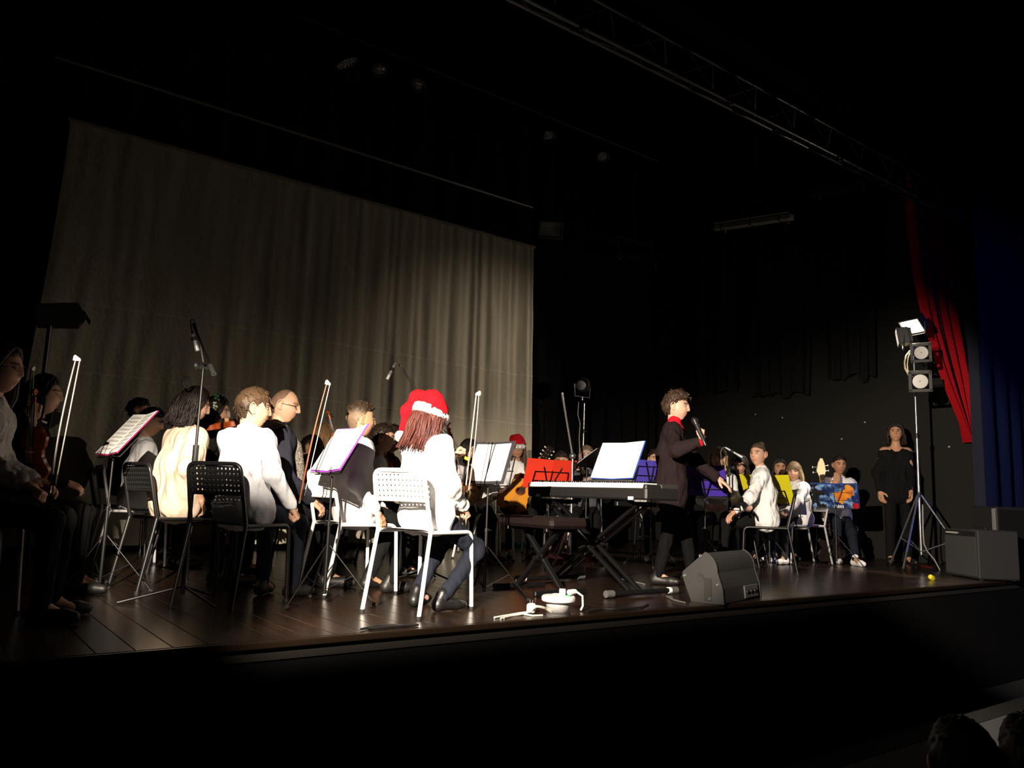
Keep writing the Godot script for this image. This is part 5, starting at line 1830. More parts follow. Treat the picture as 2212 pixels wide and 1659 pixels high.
	for e in [[-0.012, 0.004], [-LEN - 0.004, -LEN + 0.012]]:
		var pl := MB.new()
		pl.prism(Tm, side, e[0], e[1])
		var sp := put(pl, "side_panel", mat(srgb(33, 33, 33), 0.55), w)
		for q in [Vector2(-0.035, 0.30), Vector2(-0.145, 0.165), Vector2(0.085, 0.125), Vector2(0.03, 0.03)]:
			var bo := MB.new()
			bo.lathe(Tm * at(Vector3(q.x, q.y, e[1] if e[1] > 0 else e[0]), Basis(Vector3.RIGHT, PI / 2)), [Vector2(0.011, 0.0), Vector2(0.010, 0.004), Vector2(0.006, 0.004), Vector2(0.005, 0.001), Vector2(0, 0.001)], 12)
			put(bo, "bolt", mat(srgb(90, 90, 90), 0.4, 0.6), sp)
	var rc := MB.new()
	rc.box(Tm * at(Vector3(0.02, 0.085, -0.004)), Vector3(0.055, 0.15, 0.022), 0.004)
	put(rc, "handle_slot", mat(srgb(24, 24, 24), 0.8), w)
	var hl := MB.new()
	hl.lathe(Tm * at(Vector3(-0.03, 0.16, 0.0045), Basis(Vector3.RIGHT, PI / 2)), [Vector2(0.026, 0.0), Vector2(0.024, 0.003), Vector2(0.02, 0.0), Vector2(0, 0.0)], 16)
	put(hl, "stand_socket", mat(srgb(24, 24, 24), 0.7), w)
	var jp := MB.new()
	jp.box(Tm * Transform3D(Basis(Vector3.BACK, 0.10), Vector3(0.124, 0.055, -LEN * 0.72)), Vector3(0.012, 0.085, 0.24), 0.004)
	var jn := put(jp, "jack_panel", mat(srgb(75, 75, 74), 0.5), w)
	for q in 3:
		var j := MB.new()
		j.rod(Tm * Vector3(0.126, 0.055, -LEN * 0.60 - 0.07 * q), Tm * Vector3(0.138, 0.054, -LEN * 0.60 - 0.07 * q), 0.014, 12)
		put(j, "jack", mat(srgb(20, 20, 20), 0.4), jn)
	var gs := MB.new()
	gs.poly([Tm * Vector3(-0.158, 0.205, -0.03), Tm * Vector3(-0.030, 0.322, -0.03), Tm * Vector3(-0.030, 0.322, -LEN + 0.03), Tm * Vector3(-0.158, 0.205, -LEN + 0.03)], Vector3(0, 1, -1))
	put(gs, "grille", mat(srgb(58, 58, 58), 0.8, 0.4), w)
	# amplifier at the right end
	var ac := on_y(2096, 1253, 0.0)
	var am := thing("amplifier", "dark grey combo amplifier box with front grille near the stage edge", "amplifier", ac + Vector3(0.40, 0, -0.06), yaw_of(Vector3(-0.80, 0, -0.60)) )
	var bxm := MB.new()
	bxm.box(at(Vector3(0, 0.245, 0)), Vector3(0.60, 0.47, 0.40), 0.012)
	put(bxm, "cabinet", mat(srgb(34, 34, 35), 0.75), am)
	var gr := MB.new()
	gr.box(at(Vector3(0, 0.22, -0.203)), Vector3(0.55, 0.38, 0.008), 0.003)
	put(gr, "front_grille", cloth(srgb(62, 62, 62), 0.9, 0.8, 30.0), am)
	var ap := MB.new()
	ap.box(at(Vector3(0, 0.44, -0.202)), Vector3(0.55, 0.045, 0.008), 0.002)
	var apn := put(ap, "control_panel", mat(srgb(24, 24, 25), 0.4), am)
	for q in 6:
		var kn := MB.new()
		kn.rod(Vector3(0.04 + q * 0.035, 0.44, -0.205), Vector3(0.04 + q * 0.035, 0.44, -0.225), 0.010, 10)
		put(kn, "knob", mat(srgb(190, 188, 180), 0.35, 0.4), apn)
	var hd := MB.new()
	hd.tube([Vector3(-0.11, 0.48, 0), Vector3(-0.10, 0.51, 0), Vector3(0.10, 0.51, 0), Vector3(0.11, 0.48, 0)], 0.011, 8)
	put(hd, "handle", mat(srgb(20, 20, 20), 0.7), am)
	for sx in [-0.26, 0.26]:
		for sz in [-0.16, 0.16]:
			var ft := MB.new()
			ft.rod(Vector3(sx, 0.0, sz), Vector3(sx, 0.014, sz), 0.018, 10)
			put(ft, "rubber_foot", mat(srgb(12, 12, 12), 0.9), am)
	var sc := on_y(2185, 1249, 0.0)
	var spk := thing("loudspeaker", "tall black loudspeaker cabinet standing right of the combo amplifier", "speaker", Vector3(sc.x + 0.20, 0, sc.z - 0.14), yaw_of(Vector3(-0.5, 0, 0.86)))
	var sm := MB.new()
	sm.box(at(Vector3(0, 0.36, 0)), Vector3(0.42, 0.72, 0.38), 0.012)
	put(sm, "cabinet", mat(srgb(15, 15, 16), 0.7), spk)
	var sg := MB.new()
	sg.box(at(Vector3(0, 0.36, -0.193)), Vector3(0.37, 0.66, 0.008), 0.003)
	put(sg, "front_grille", cloth(srgb(18, 18, 19), 0.9, 0.8, 30.0), spk)
	var stp := MB.new()
	stp.box(at(Vector3(0.205, 0.55, -0.15)), Vector3(0.016, 0.30, 0.05), 0.003)
	put(stp, "side_strip", mat(srgb(110, 110, 110), 0.6), spk)
	# white cable reel on the lip of the stage
	var rp := on_y(1238, 1327, 0.0)
	rp.z = -3.56
	var re := thing("cable_reel", "round white socket reel with a plug in it at the stage edge", "cable reel", rp)
	var rm := MB.new()
	rm.lathe(Transform3D.IDENTITY, [Vector2(0, 0.0), Vector2(0.072, 0.0), Vector2(0.072, 0.05), Vector2(0.094, 0.055), Vector2(0.098, 0.062), Vector2(0.098, 0.080), Vector2(0.090, 0.088), Vector2(0, 0.090)], 30)
	put(rm, "reel_body", mat(srgb(196, 197, 198), 0.4), re)
	for q in 3:
		var so := MB.new()
		var a := TAU * q / 3.0 + 1.0
		so.lathe(at(Vector3(cos(a) * 0.05, 0.0885, sin(a) * 0.05)), [Vector2(0.024, 0.0), Vector2(0.024, 0.004), Vector2(0.019, 0.004), Vector2(0.018, 0.0015), Vector2(0, 0.0015)], 16)
		put(so, "socket", mat(srgb(90, 150, 120) if q == 0 else srgb(180, 180, 180), 0.5), re)
	var pg := MB.new()
	pg.rod(Vector3(0.02, 0.09, 0.01), Vector3(0.02, 0.125, 0.01), 0.019, 12)
	put(pg, "plug", mat(srgb(228, 228, 226), 0.4), re)
	var p2 := MB.new()
	p2.box(at(Vector3(0.075, 0.108, 0.03), Basis(Vector3.UP, 0.3)), Vector3(0.075, 0.028, 0.034), 0.008)
	put(p2, "plug", mat(srgb(228, 228, 226), 0.4), re)
	var cd := MB.new()
	cd.tube([Vector3(0.11, 0.106, 0.035), Vector3(0.14, 0.085, 0.05), Vector3(0.135, 0.03, 0.06), Vector3(0.115, 0.008, 0.065)], 0.006, 8)
	put(cd, "plug_cord", mat(srgb(215, 215, 212), 0.5), re)
	var tn := 0
	for q in [[[1198, 1319, 0.03], [1190, 1316, 0.055], [1170, 1316, 0.05], [1150, 1321, 0.02], [1120, 1325, 0.006], [1068, 1334, 0.006]], [[1209, 1326, 0.02], [1206, 1318, 0.05], [1180, 1314, 0.06], [1155, 1322, 0.01], [1105, 1330, 0.006], [1082, 1336, 0.006]], [[1176, 1330, 0.006], [1150, 1330, 0.006], [1130, 1326, 0.006], [1100, 1328, 0.006], [1088, 1335, 0.006]]]:
		var ps := []
		for e in q:
			var pp := on_y(e[0], e[1], e[2]); pp.z = minf(pp.z, -3.44); ps.append(pp)
		var cm := MB.new()
		cm.tube(arc_path(ps, 0.02, 3), 0.0055, 7)
		tag(put(cm, "white_cable", mat(srgb(214, 210, 200), 0.5)), ["white mains cable rising into the socket reel, longest of the bundle", "white mains cable arching over beside the socket reel", "short white mains cable lying flat left of the socket reel"][tn], "cable", "white cables by the socket reel")
		tn += 1
	var ad := thing("mains_adapter", "small white mains adapter lying left of the socket reel", "adapter", on_y(1164, 1329, 0.0) + Vector3(0, 0, -0.07))
	var adm := MB.new()
	adm.box(at(Vector3(0, 0.028, 0), Basis(Vector3.UP, 0.5)), Vector3(0.05, 0.055, 0.04), 0.008)
	put(adm, "adapter_body", mat(srgb(222, 222, 220), 0.45), ad)
	var adp := MB.new()
	for s in [-0.009, 0.009]: adp.rod(Vector3(s, 0.055, 0), Vector3(s, 0.072, 0), 0.0025, 6)
	put(adp, "pin", mat(srgb(190, 190, 190), 0.3, 0.9), ad)
	tn = 0
	for q in [[[790, 1363], [815, 1352], [860, 1350], [890, 1352], [915, 1354]], [[808, 1362], [830, 1356], [870, 1352], [905, 1350]], [[1272, 1322], [1300, 1315], [1340, 1318], [1385, 1312], [1400, 1305]], [[1392, 1262], [1330, 1248], [1312, 1232], [1296, 1200]], [[1960, 1222], [1975, 1218], [2000, 1224], [2012, 1226]], [[1480, 1302], [1455, 1296], [1440, 1288]]]:
		var ps := []
		for e in q:
			var pp := on_y(e[0], e[1], 0.007); pp.z = minf(pp.z, -3.44); ps.append(pp)
		var cm := MB.new()
		cm.tube(arc_path(ps, 0.03, 3), 0.006, 7)
		tag(put(cm, "floor_cable", mat([srgb(16, 16, 16), srgb(16, 16, 16), srgb(18, 18, 18), srgb(110, 110, 110), srgb(130, 30, 28), srgb(90, 90, 88)][tn], 0.5)), ["black cable curling at the stage edge below the white chair", "second black cable twisted beside the first below the white chair", "black cable running from the socket reel to the keyboard", "thin grey cable trailing behind the keyboard stand", "dark red cable lying beside the tripod lamp stand", "thin grey cable leaving the floor monitor"][tn], "cable")
		tn += 1
	var yl := thing("yellow_plug", "small yellow plastic plug lying on the floor near the amplifier", "plug", on_y(2013, 1254, 0.0))
	var ym := MB.new()
	ym.lathe(at(Vector3(0, 0.024, 0), Basis(Vector3.BACK, 1.2)), [Vector2(0, -0.045), Vector2(0.018, -0.043), Vector2(0.024, -0.02), Vector2(0.023, 0.03), Vector2(0.014, 0.04), Vector2(0, 0.04)], 14)
	put(ym, "shell", mat(srgb(220, 205, 40), 0.45), yl)
	var yr := MB.new()
	yr.lathe(at(Vector3(0, 0.024, 0), Basis(Vector3.BACK, 1.2)), [Vector2(0.024, -0.012), Vector2(0.026, -0.01), Vector2(0.026, 0.0), Vector2(0.024, 0.002)], 14)
	put(yr, "grip_ring", mat(srgb(180, 165, 30), 0.5), yl)
	var bl := thing("effects_pedal", "small bright blue effects pedal on the floor behind the monitor", "pedal", on_y(1542, 1212, 0.0))
	for s in [-1.0, 1.0]:
		var q := MB.new()
		q.box(at(Vector3(s * 0.085, 0.03, 0), Basis(Vector3.RIGHT, 0.25)), Vector3(0.15, 0.05, 0.12), 0.008)
		put(q, "casing", mat(srgb(40, 120, 205), 0.4), bl)
		var sw := MB.new()
		sw.rod(Vector3(s * 0.085, 0.05, 0.03), Vector3(s * 0.085, 0.068, 0.03), 0.012, 10)
		put(sw, "foot_switch", mat(srgb(190, 190, 190), 0.25, 0.8), bl)
	# dark loudspeaker on a pole at the left, in front of the backdrop
	var lp := pt(135, 680, 6.4)
	var ls := thing("speaker_stand", "black speaker stand in shadow left of the backdrop", "speaker stand", Vector3(lp.x - 0.08, 0, lp.z))
	var lpm := MB.new()
	lpm.rod(Vector3(0, 0.3, 0), Vector3(0, lp.y - 0.10, 0), 0.018, 10)
	put(lpm, "pole", mat(srgb(60, 60, 62), 0.4, 0.4), ls)
	for q in 3:
		var a := TAU * q / 3.0
		var d := Vector3(sin(a), 0, cos(a))
		var lg := MB.new()
		lg.rod(Vector3(0, 0.75, 0), d * 0.45 + Vector3(0, 0.012, 0), 0.012, 8)
		put(lg, "leg", black_metal, ls)
	var lsp := thing("loudspeaker", "black loudspeaker tilted on its pole left of the backdrop", "speaker", Vector3(lp.x, lp.y, lp.z), yaw_of(heading(60)))
	var lb := MB.new()
	lb.prism(Transform3D(Basis(Vector3.UP, PI / 2) * Basis(Vector3.BACK, 0.25), Vector3.ZERO), PackedVector2Array([Vector2(-0.19, -0.07), Vector2(0.10, -0.11), Vector2(0.16, -0.05), Vector2(0.12, 0.07), Vector2(-0.19, 0.09)]), -0.11, 0.11)
	put(lb, "cabinet", mat(srgb(12, 12, 12), 0.8), lsp)
	var lg2 := MB.new()
	lg2.box(at(Vector3(0, 0.0, -0.175), Basis(Vector3.RIGHT, 0.6)), Vector3(0.18, 0.10, 0.006), 0.002)
	put(lg2, "grille", mat(srgb(20, 20, 20), 0.7, 0.3), lsp)
	# background lamp on a chrome stand and a leaning chrome boom behind the guitars
	var bp := pt(1260, 960, 11.4)
	lamp_stand("chrome lamp stand holding a dark spotlight in the back corner", Vector3(bp.x, 0, bp.z), pt(1262, 870, 11.4).y, 0.45, 0.2)
	var hp := pt(1258, 832, 11.35)
	var ho := thing("stage_spotlight", "dark stage spotlight with pale lens on the back corner stand", "spotlight", hp)
	var HB := look((pt(1215, 835, 6.0) - hp).normalized()) * Basis(Vector3.RIGHT, -PI / 2)
	var hm := MB.new()
	hm.lathe(at(Vector3.ZERO, HB), [Vector2(0, -0.24), Vector2(0.10, -0.22), Vector2(0.125, -0.05), Vector2(0.10, 0.03), Vector2(0.075, 0.03), Vector2(0.07, 0.0)], 22)
	put(hm, "housing", mat(srgb(12, 12, 12), 0.6), ho)
	var hl2 := MB.new()
	hl2.lathe(at(Vector3.ZERO, HB), [Vector2(0.074, 0.0), Vector2(0.04, 0.022), Vector2(0, 0.028)], 20)
	put(hl2, "lens", mat(srgb(150, 150, 150), 0.3), ho)
	var hy := MB.new()
	hy.tube([Vector3(-0.15, 0, 0), Vector3(-0.14, -0.17, 0), Vector3(0.14, -0.17, 0), Vector3(0.15, 0, 0)], 0.008, 8)
	hy.rod(Vector3(0, -0.17, 0), Vector3(0, -0.22, 0), 0.016, 10)
	put(hy, "yoke", mat(srgb(150, 150, 150), 0.3, 0.6), ho)
	var wc := MB.new()
	var wps := []
	for q in [[1250, 868], [1248, 895], [1253, 915], [1251, 945], [1252, 970], [1250, 1010]]: wps.append(pt(q[0], q[1], 11.3))
	wc.tube(wps, 0.006, 6)
	tag(put(wc, "white_lead", mat(srgb(190, 190, 188), 0.5)), "white lead hanging beside the back corner lamp stand", "cable")
	var cy := pt(1237, 985, 7.9)
	var ct := pt(1214, 848, 7.9)
	var cs2 := thing("chrome_boom", "slender chrome boom pole leaning up behind the black music stand", "stand", Vector3(cy.x, 0, cy.z))
	var cmb := MB.new()
	cmb.rod(ct - cs2.position, cy - cs2.position, 0.011, 10)
	put(cmb, "boom", mat(srgb(205, 206, 208), 0.2, 0.9), cs2)
	var cmj := MB.new()
	cmj.ball(cy - cs2.position, Vector3.ONE * 0.035, 8, 10)
	cmj.rod(Vector3(0, 0.1, 0), Vector3(0, cy.y, 0), 0.013, 10)
	put(cmj, "pole", mat(srgb(170, 170, 172), 0.3, 0.9), cs2)
	for q in 3:
		var a := TAU * q / 3.0 + 0.9
		var d := Vector3(sin(a), 0, cos(a))
		var lg := MB.new()
		lg.rod(Vector3(0, 0.42, 0), d * 0.36 + Vector3(0, 0.012, 0), 0.010, 8)
		put(lg, "leg", mat(srgb(190, 190, 192), 0.25, 0.9), cs2)
	# things lying on the floor at the back
	var gb := thing("green_bag", "small bright green bag on the floor beneath the guitarist's chair", "bag", on_y(1130, 1180, 0.0))
	var gm := nets([[Vector3(-0.13, 0.06, 0), Vector3(0.13, 0.06, 0), 0.055, 0.065], [Vector3(-0.08, 0.08, 0.05), Vector3(0.10, 0.07, 0.04), 0.05, 0.05]], 0.014, 0.03, Color(1, 1, 1), 0.012, 20.0)
	put(gm, "sack", cloth(srgb(20, 150, 80), 0.6, 0.6, 8.0), gb)
	var gh := MB.new()
	gh.tube([Vector3(-0.06, 0.12, 0), Vector3(-0.03, 0.17, 0.01), Vector3(0.03, 0.17, 0.01), Vector3(0.06, 0.12, 0)], 0.008, 6)
	put(gh, "strap", mat(srgb(15, 110, 60), 0.7), gb)
	tn = 0
	for q in [[1188, 1213], [1200, 1218], [1222, 1208], [1258, 1212]]:
		var fr := thing("footstool", ["red folding footstool on the floor, front left of the group", "red folding footstool turned sideways, lowest of the group", "red folding footstool in the middle of the group", "red folding footstool nearest the keyboard stand"][tn], "footstool", on_y(q[0], q[1], 0.0), 0.4 * tn, "red guitar footstools")
		var top := MB.new()
		top.box(at(Vector3(0, 0.055, 0), Basis(Vector3.RIGHT, 0.15)), Vector3(0.20, 0.018, 0.09), 0.004)
		put(top, "top", mat(srgb(165, 26, 28), 0.5), fr)
		for s in [-1.0, 1.0]:
			var lg := MB.new()
			lg.box(at(Vector3(s * 0.085, 0.026, 0)), Vector3(0.012, 0.05, 0.08), 0.003)
			put(lg, "leg", mat(srgb(130, 20, 22), 0.5), fr)
		tn += 1

# ---------------------------------------------------------------- the musicians
func face(th: float) -> Vector3:
	return heading(th)
func build_cast() -> void:
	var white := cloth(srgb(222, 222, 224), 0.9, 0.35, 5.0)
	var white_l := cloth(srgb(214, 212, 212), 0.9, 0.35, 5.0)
	var navy := cloth(srgb(32, 33, 42), 0.9, 0.3, 6.0)
	var blackc := cloth(srgb(17, 17, 18), 0.92, 0.3, 6.0)
	var jeans := cloth(srgb(27, 30, 40), 0.9, 0.4, 8.0)
	var grey_t := cloth(srgb(72, 72, 78), 0.9, 0.4, 8.0)
	var wsh := mat(srgb(222, 222, 222), 0.6)
	var skin := Color(0.52, 0.30, 0.205)
	var tan := Color(0.40, 0.215, 0.13)
	var wf := mat(srgb(232, 232, 230), 0.35)
	var wsl := mat(srgb(228, 228, 226), 0.45)
	var bf := mat(srgb(20, 20, 21), 0.35)
	var bs := mat(srgb(19, 19, 20), 0.5)
	var gf := mat(srgb(170, 170, 172), 0.35, 0.3)
	var gs := mat(srgb(24, 120, 70), 0.45)

	# --- girl in the Santa hat on the white chair
	var p9 := Vector3(2.30, 0, -3.88)
	make_chair("white perforated metal chair under the girl in the Santa hat", wf, wsl, p9 + face(30) * 0.02, yaw_of(face(30)), "chairs of the orchestra")
	person({"label": "girl in a red Santa hat and white top, seated, seen from behind", "pos": p9 + face(30) * 0.03, "hoff": Vector3(0, -0.055, 0), "th": 36.0, "s": 0.86, "cell": 0.0125, "lean": 0.0, "tilt": -3.0, "head": 0.97, "hy": 22.0, "hp": 14.0,
		"shirt": white, "shirt_name": "top", "pants": jeans, "shoes": mat(srgb(20, 20, 21), 0.4), "hair": "long", "hairc": Color(0.055, 0.016, 0.012), "hopt": {"len": 0.12, "n": 80, "tip": Color(0.10, 0.026, 0.02), "gather": 0.95, "wave": 1.6}, "seed": 11, "skin": skin,
		"santa": true, "flop": Vector3(-0.13, -0.10, 0.10), "hatfur": false, "rh": pt(1000, 1094, 4.50), "lh": pt(975, 985, 4.85), "rpose": "grip", "lpose": "grip", "lpole": Vector3(-0.1, -1.0, -0.4), "wr": 0.010, "tail": 0.03,
		"lf": Vector3(-0.13, 0.075, -0.10), "rf": Vector3(0.10, 0.075, -0.06), "seat": 0.46})
	violin("orange-brown violin held upright beside the girl in the Santa hat", Transform3D(along(pt(964, 906, 4.95) - pt(985, 1085, 4.88), face(70) + Vector3(0, 0.1, 0)), pt(985, 1085, 4.88)), 0.86)
	bow("upright violin bow held by the girl in the Santa hat", pt(1009, 1090, 4.55), pt(1036, 850, 4.62), face(-60), true)

	# --- boy behind the purple folder
	var p7 := spot(757, 1130, 5.10)
	make_chair("white metal chair under the boy behind the purple folder", wf, wsl, p7 + face(50) * 0.02, yaw_of(face(50)), "chairs of the orchestra")
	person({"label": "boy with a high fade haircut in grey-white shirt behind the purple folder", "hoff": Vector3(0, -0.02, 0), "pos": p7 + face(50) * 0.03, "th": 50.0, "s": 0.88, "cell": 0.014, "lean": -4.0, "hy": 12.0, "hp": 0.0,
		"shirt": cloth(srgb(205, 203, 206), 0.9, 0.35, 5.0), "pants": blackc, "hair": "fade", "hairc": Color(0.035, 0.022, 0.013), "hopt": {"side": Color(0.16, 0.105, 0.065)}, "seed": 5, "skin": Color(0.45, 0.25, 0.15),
		"rh": pt(812, 1104, 4.98), "rpole": Vector3(0.2, -1.0, 0.3), "lh": pt(825, 1098, 5.35), "tail": 0.05, "collar": white_l, "lf": Vector3(-0.12, 0.075, -0.2), "rf": Vector3(0.12, 0.075, -0.22)})

	# --- boy on the black chair
	var p4 := spot(513, 1130, 4.42)
	make_chair("black perforated chair under the boy with the upright bow", bf, bs, p4 + face(18) * 0.02, yaw_of(face(18)), "chairs of the orchestra")
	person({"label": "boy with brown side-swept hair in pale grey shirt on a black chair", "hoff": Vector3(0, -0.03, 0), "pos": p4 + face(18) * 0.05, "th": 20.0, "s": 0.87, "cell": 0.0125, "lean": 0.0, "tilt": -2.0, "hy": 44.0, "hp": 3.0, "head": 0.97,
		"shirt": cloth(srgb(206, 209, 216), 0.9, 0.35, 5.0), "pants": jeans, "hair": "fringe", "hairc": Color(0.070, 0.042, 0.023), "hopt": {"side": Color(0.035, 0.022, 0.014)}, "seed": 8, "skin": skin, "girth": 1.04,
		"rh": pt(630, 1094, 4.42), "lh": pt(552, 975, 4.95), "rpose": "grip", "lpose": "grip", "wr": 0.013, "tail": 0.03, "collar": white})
	bow("long upright violin bow leaning in front of the man with glasses", pt(646, 1082, 4.42), pt(705, 826, 4.52), face(60))
	bow("violin bow rising beside the face of the boy with brown hair", pt(546, 975, 4.95), pt(576, 862, 5.15), face(70))

	# --- the man with glasses
	var p5 := spot(566, 1100, 5.25)
	make_chair("black chair under the man in the dark jacket", bf, bs, p5 + face(62) * 0.02, yaw_of(face(62)), "chairs of the orchestra")
	var man := person({"label": "balding man with glasses, dark jacket and grey patterned scarf, seated", "pos": p5 + face(62) * 0.03, "th": 62.0, "s": 0.99, "cell": 0.014, "lean": 4.0, "hy": 25.0, "hp": 10.0, "head": 1.0, "kind": "adult", "girth": 1.12, "tilt": 0.0,
		"shirt": navy, "shirt_name": "jacket", "pants": blackc, "hair": "bald", "hairc": Color(0.20, 0.12, 0.08), "seed": 2, "skin": Color(0.56, 0.33, 0.225), "glasses": true, "wr": 0.013, "puff": 0.022,
		"rh": pt(672, 1078, 5.15), "lh": pt(680, 1082, 5.45), "rpose": "relax", "lpose": "relax", "tail": 0.06})
	var sc := MB.new()
	var inv: Transform3D = (man.T as Transform3D).affine_inverse()
	var nk: Vector3 = inv * (man.N as Vector3)
	var ring := []
	for k in 13:
		var a := -0.35 + (PI + 0.7) * k / 12.0
		ring.append(nk + Vector3(cos(a) * 0.095, 0.035 - 0.02 * (1.0 - sin(a)), sin(a) * 0.085 + 0.005))
	ring.push_front(nk + Vector3(0.10, -0.10, -0.115)); ring.push_front(nk + Vector3(0.095, -0.24, -0.145)); ring.push_front(nk + Vector3(0.09, -0.36, -0.145))
	ring.append(nk + Vector3(-0.09, -0.10, -0.125)); ring.append(nk + Vector3(-0.085, -0.30, -0.155))
	sc.tube(ring, 0.032, 9, true, 0.62)
	var sim := noise_img(128, 0.09, 3, 2)
	var smat := StandardMaterial3D.new()
	var simc := Image.create(128, 128, false, Image.FORMAT_RGB8)
	for y in 128:
		for x in 128:
			simc.set_pixel(x, y, srgb(64, 60, 57) if sim.get_pixel(x, y).r < 0.5 else srgb(118, 110, 102))
	smat.albedo_texture = ImageTexture.create_from_image(simc); smat.uv1_triplanar = true; smat.uv1_scale = Vector3.ONE * 5.0; smat.roughness = 0.95
	put(sc, "scarf", smat, man.node)

	# --- girl in the cream blouse
	var p3 := spot(368, 1090, 5.0)
	make_chair("black chair under the girl in the cream blouse", bf, bs, p3 + face(40) * 0.02, yaw_of(face(40)), "chairs of the orchestra")
	person({"label": "girl with tied-up black hair in a loose cream blouse, head bowed", "pos": p3 + face(40) * 0.03, "th": 40.0, "s": 0.93, "cell": 0.0135, "lean": 4.0, "hy": 25.0, "hp": 14.0,
		"shirt": cloth(srgb(216, 198, 176), 0.9, 0.3, 4.0), "shirt_name": "blouse", "pants": blackc, "hair": "long", "hairc": Color(0.012, 0.008, 0.007), "hopt": {"len": 0.07, "n": 110, "wave": 2.2, "back": 0.05, "gather": 0.85}, "seed": 14, "skin": skin,
		"loose": 0.035, "puff": 0.020, "wr": 0.012, "wf": 9.0, "cuff": 0.45, "tail": 0.02, "rh": pt(432, 1075, 4.95), "lh": pt(425, 1075, 5.3)})
	var tie := MB.new()
	var tr := []
	for k in 13:
		var a := TAU * k / 12.0
		tr.append(pt(404 + 8 * cos(a), 826 + 12 * sin(a), 5.0))
	tie.tube(tr, 0.006, 6)
	tag(put(tie, "hair_ribbon", mat(srgb(14, 12, 12), 0.6)), "small black ribbon loop standing up on the girl's tied hair", "ribbon")

	# --- girl with the flower band, behind
	var p3b := spot(408, 1090, 5.75)
	make_chair("black chair under the girl with the flower headband", bf, bs, p3b + face(70) * 0.02, yaw_of(face(70)), "chairs of the orchestra")
	var fg := person({"label": "dark-haired girl with a white flower headband behind the microphone pole", "pos": p3b + face(70) * 0.03, "th": 70.0, "s": 0.94, "cell": 0.02, "hy": 12.0, "hp": 6.0, "shirt": blackc, "pants": blackc, "hair": "long", "hairc": Color(0.02, 0.012, 0.009), "hopt": {"n": 40, "len": 0.2}, "seed": 21, "skin": skin, "seat": 0.48,
		"lh": pt(488, 930, 5.6), "rh": pt(500, 1000, 5.5), "lpose": "grip"})
	var fl := MB.new()
	var rng := RandomNumberGenerator.new()
	rng.seed = 3
	for k in 34:
		var a := rng.randf_range(-1.5, 1.5)
		fl.col = Color(0.75, 0.80, 0.72) if k % 3 else Color(0.08, 0.25, 0.09)
		var d := Vector3(sin(a) * 0.98, cos(a), rng.randf_range(-0.28, 0.12)).normalized()
		fl.ball(head_base(d) + d * 0.036 + Vector3(0, 0, 0.01), Vector3.ONE * rng.randf_range(0.007, 0.012), 5, 7)
	put(fl, "flower_band", vcol(0.7), fg.node, (fg.T as Transform3D).affine_inverse() * (fg.H as Transform3D))
	violin("dark red violin held up by the girl with the flower headband", Transform3D(along(pt(512, 915, 5.45) - pt(450, 925, 5.55), Vector3(0, 1, 0.4)), pt(450, 925, 5.55)), 0.9)

	# --- boy behind the grey sheet music
	var p2 := spot(280, 1100, 6.15)
	make_chair("black-backed chair with pale legs under the boy behind the open sheet music", gf, bs, p2 + face(55) * 0.02, yaw_of(face(55)), "chairs of the orchestra")
	person({"label": "boy in white shirt half hidden behind the tilted sheet music", "pos": p2 + face(55) * 0.03, "th": 55.0, "s": 0.88, "cell": 0.016, "lean": 4.0, "hy": 30.0, "hp": 16.0, "shirt": white, "pants": blackc, "hair": "short", "hairc": Color(0.02, 0.012, 0.008), "seed": 31, "skin": tan, "tail": 0.06, "collar": white, "rh": pt(330, 1072, 6.15), "lh": pt(335, 1068, 6.5)})
	var p2b := spot(252, 1080, 7.1)
	make_chair("black chair in the shadow before the backdrop's left side", bf, bs, p2b + face(60) * 0.02, yaw_of(face(60)), "chairs of the orchestra")
	person({"label": "dark-haired player in black sitting in shadow behind the white-shirted boy", "pos": p2b, "th": 60.0, "s": 1.0, "cell": 0.024, "hy": 10.0, "hp": 8.0, "shirt": blackc, "pants": blackc, "hair": "short", "hairc": Color(0.015, 0.01, 0.008), "hopt": {}, "seed": 33, "skin": tan, "seat": 0.56})

	# --- the two at the far left, in shadow
	var p1 := spot(-92, 1060, 3.62)
	make_chair("chair in shadow under the girl in the fluffy white sweater", gf, bs, p1 + face(72) * 0.02, yaw_of(face(72)), "chairs of the orchestra")
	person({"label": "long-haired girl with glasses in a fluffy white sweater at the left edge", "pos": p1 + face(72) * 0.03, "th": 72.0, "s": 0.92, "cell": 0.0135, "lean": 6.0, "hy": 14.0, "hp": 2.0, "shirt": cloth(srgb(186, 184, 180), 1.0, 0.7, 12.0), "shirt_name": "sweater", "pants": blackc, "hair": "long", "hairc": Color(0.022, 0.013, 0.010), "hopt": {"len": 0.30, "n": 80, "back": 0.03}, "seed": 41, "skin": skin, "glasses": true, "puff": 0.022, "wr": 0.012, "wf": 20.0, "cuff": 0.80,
		"rh": pt(58, 1048, 3.48), "rpose": "grip", "rpalm": Vector3(-0.3, -0.9, 0)})
	bow("violin bow slanting up from the hand of the girl in the fluffy sweater", pt(106, 1058, 3.45), pt(162, 774, 3.62), face(80), true)
	var p1b := spot(28, 1050, 4.55)
	make_chair("chair in shadow beside the girl in the fluffy sweater", bf, bs, p1b + face(65) * 0.02, yaw_of(face(65)), "chairs of the orchestra")
	person({"label": "player in black holding up a violin in the shadow at the left", "pos": p1b, "th": 65.0, "s": 0.90, "cell": 0.02, "hy": 10.0, "shirt": blackc, "pants": blackc, "hair": "long", "hairc": Color(0.012, 0.009, 0.008), "hopt": {"n": 40}, "seed": 43, "skin": skin, "collar": white_l,
		"lh": pt(72, 905, 4.35), "lpose": "grip", "ldir": Vector3(0, 1, 0.1)})
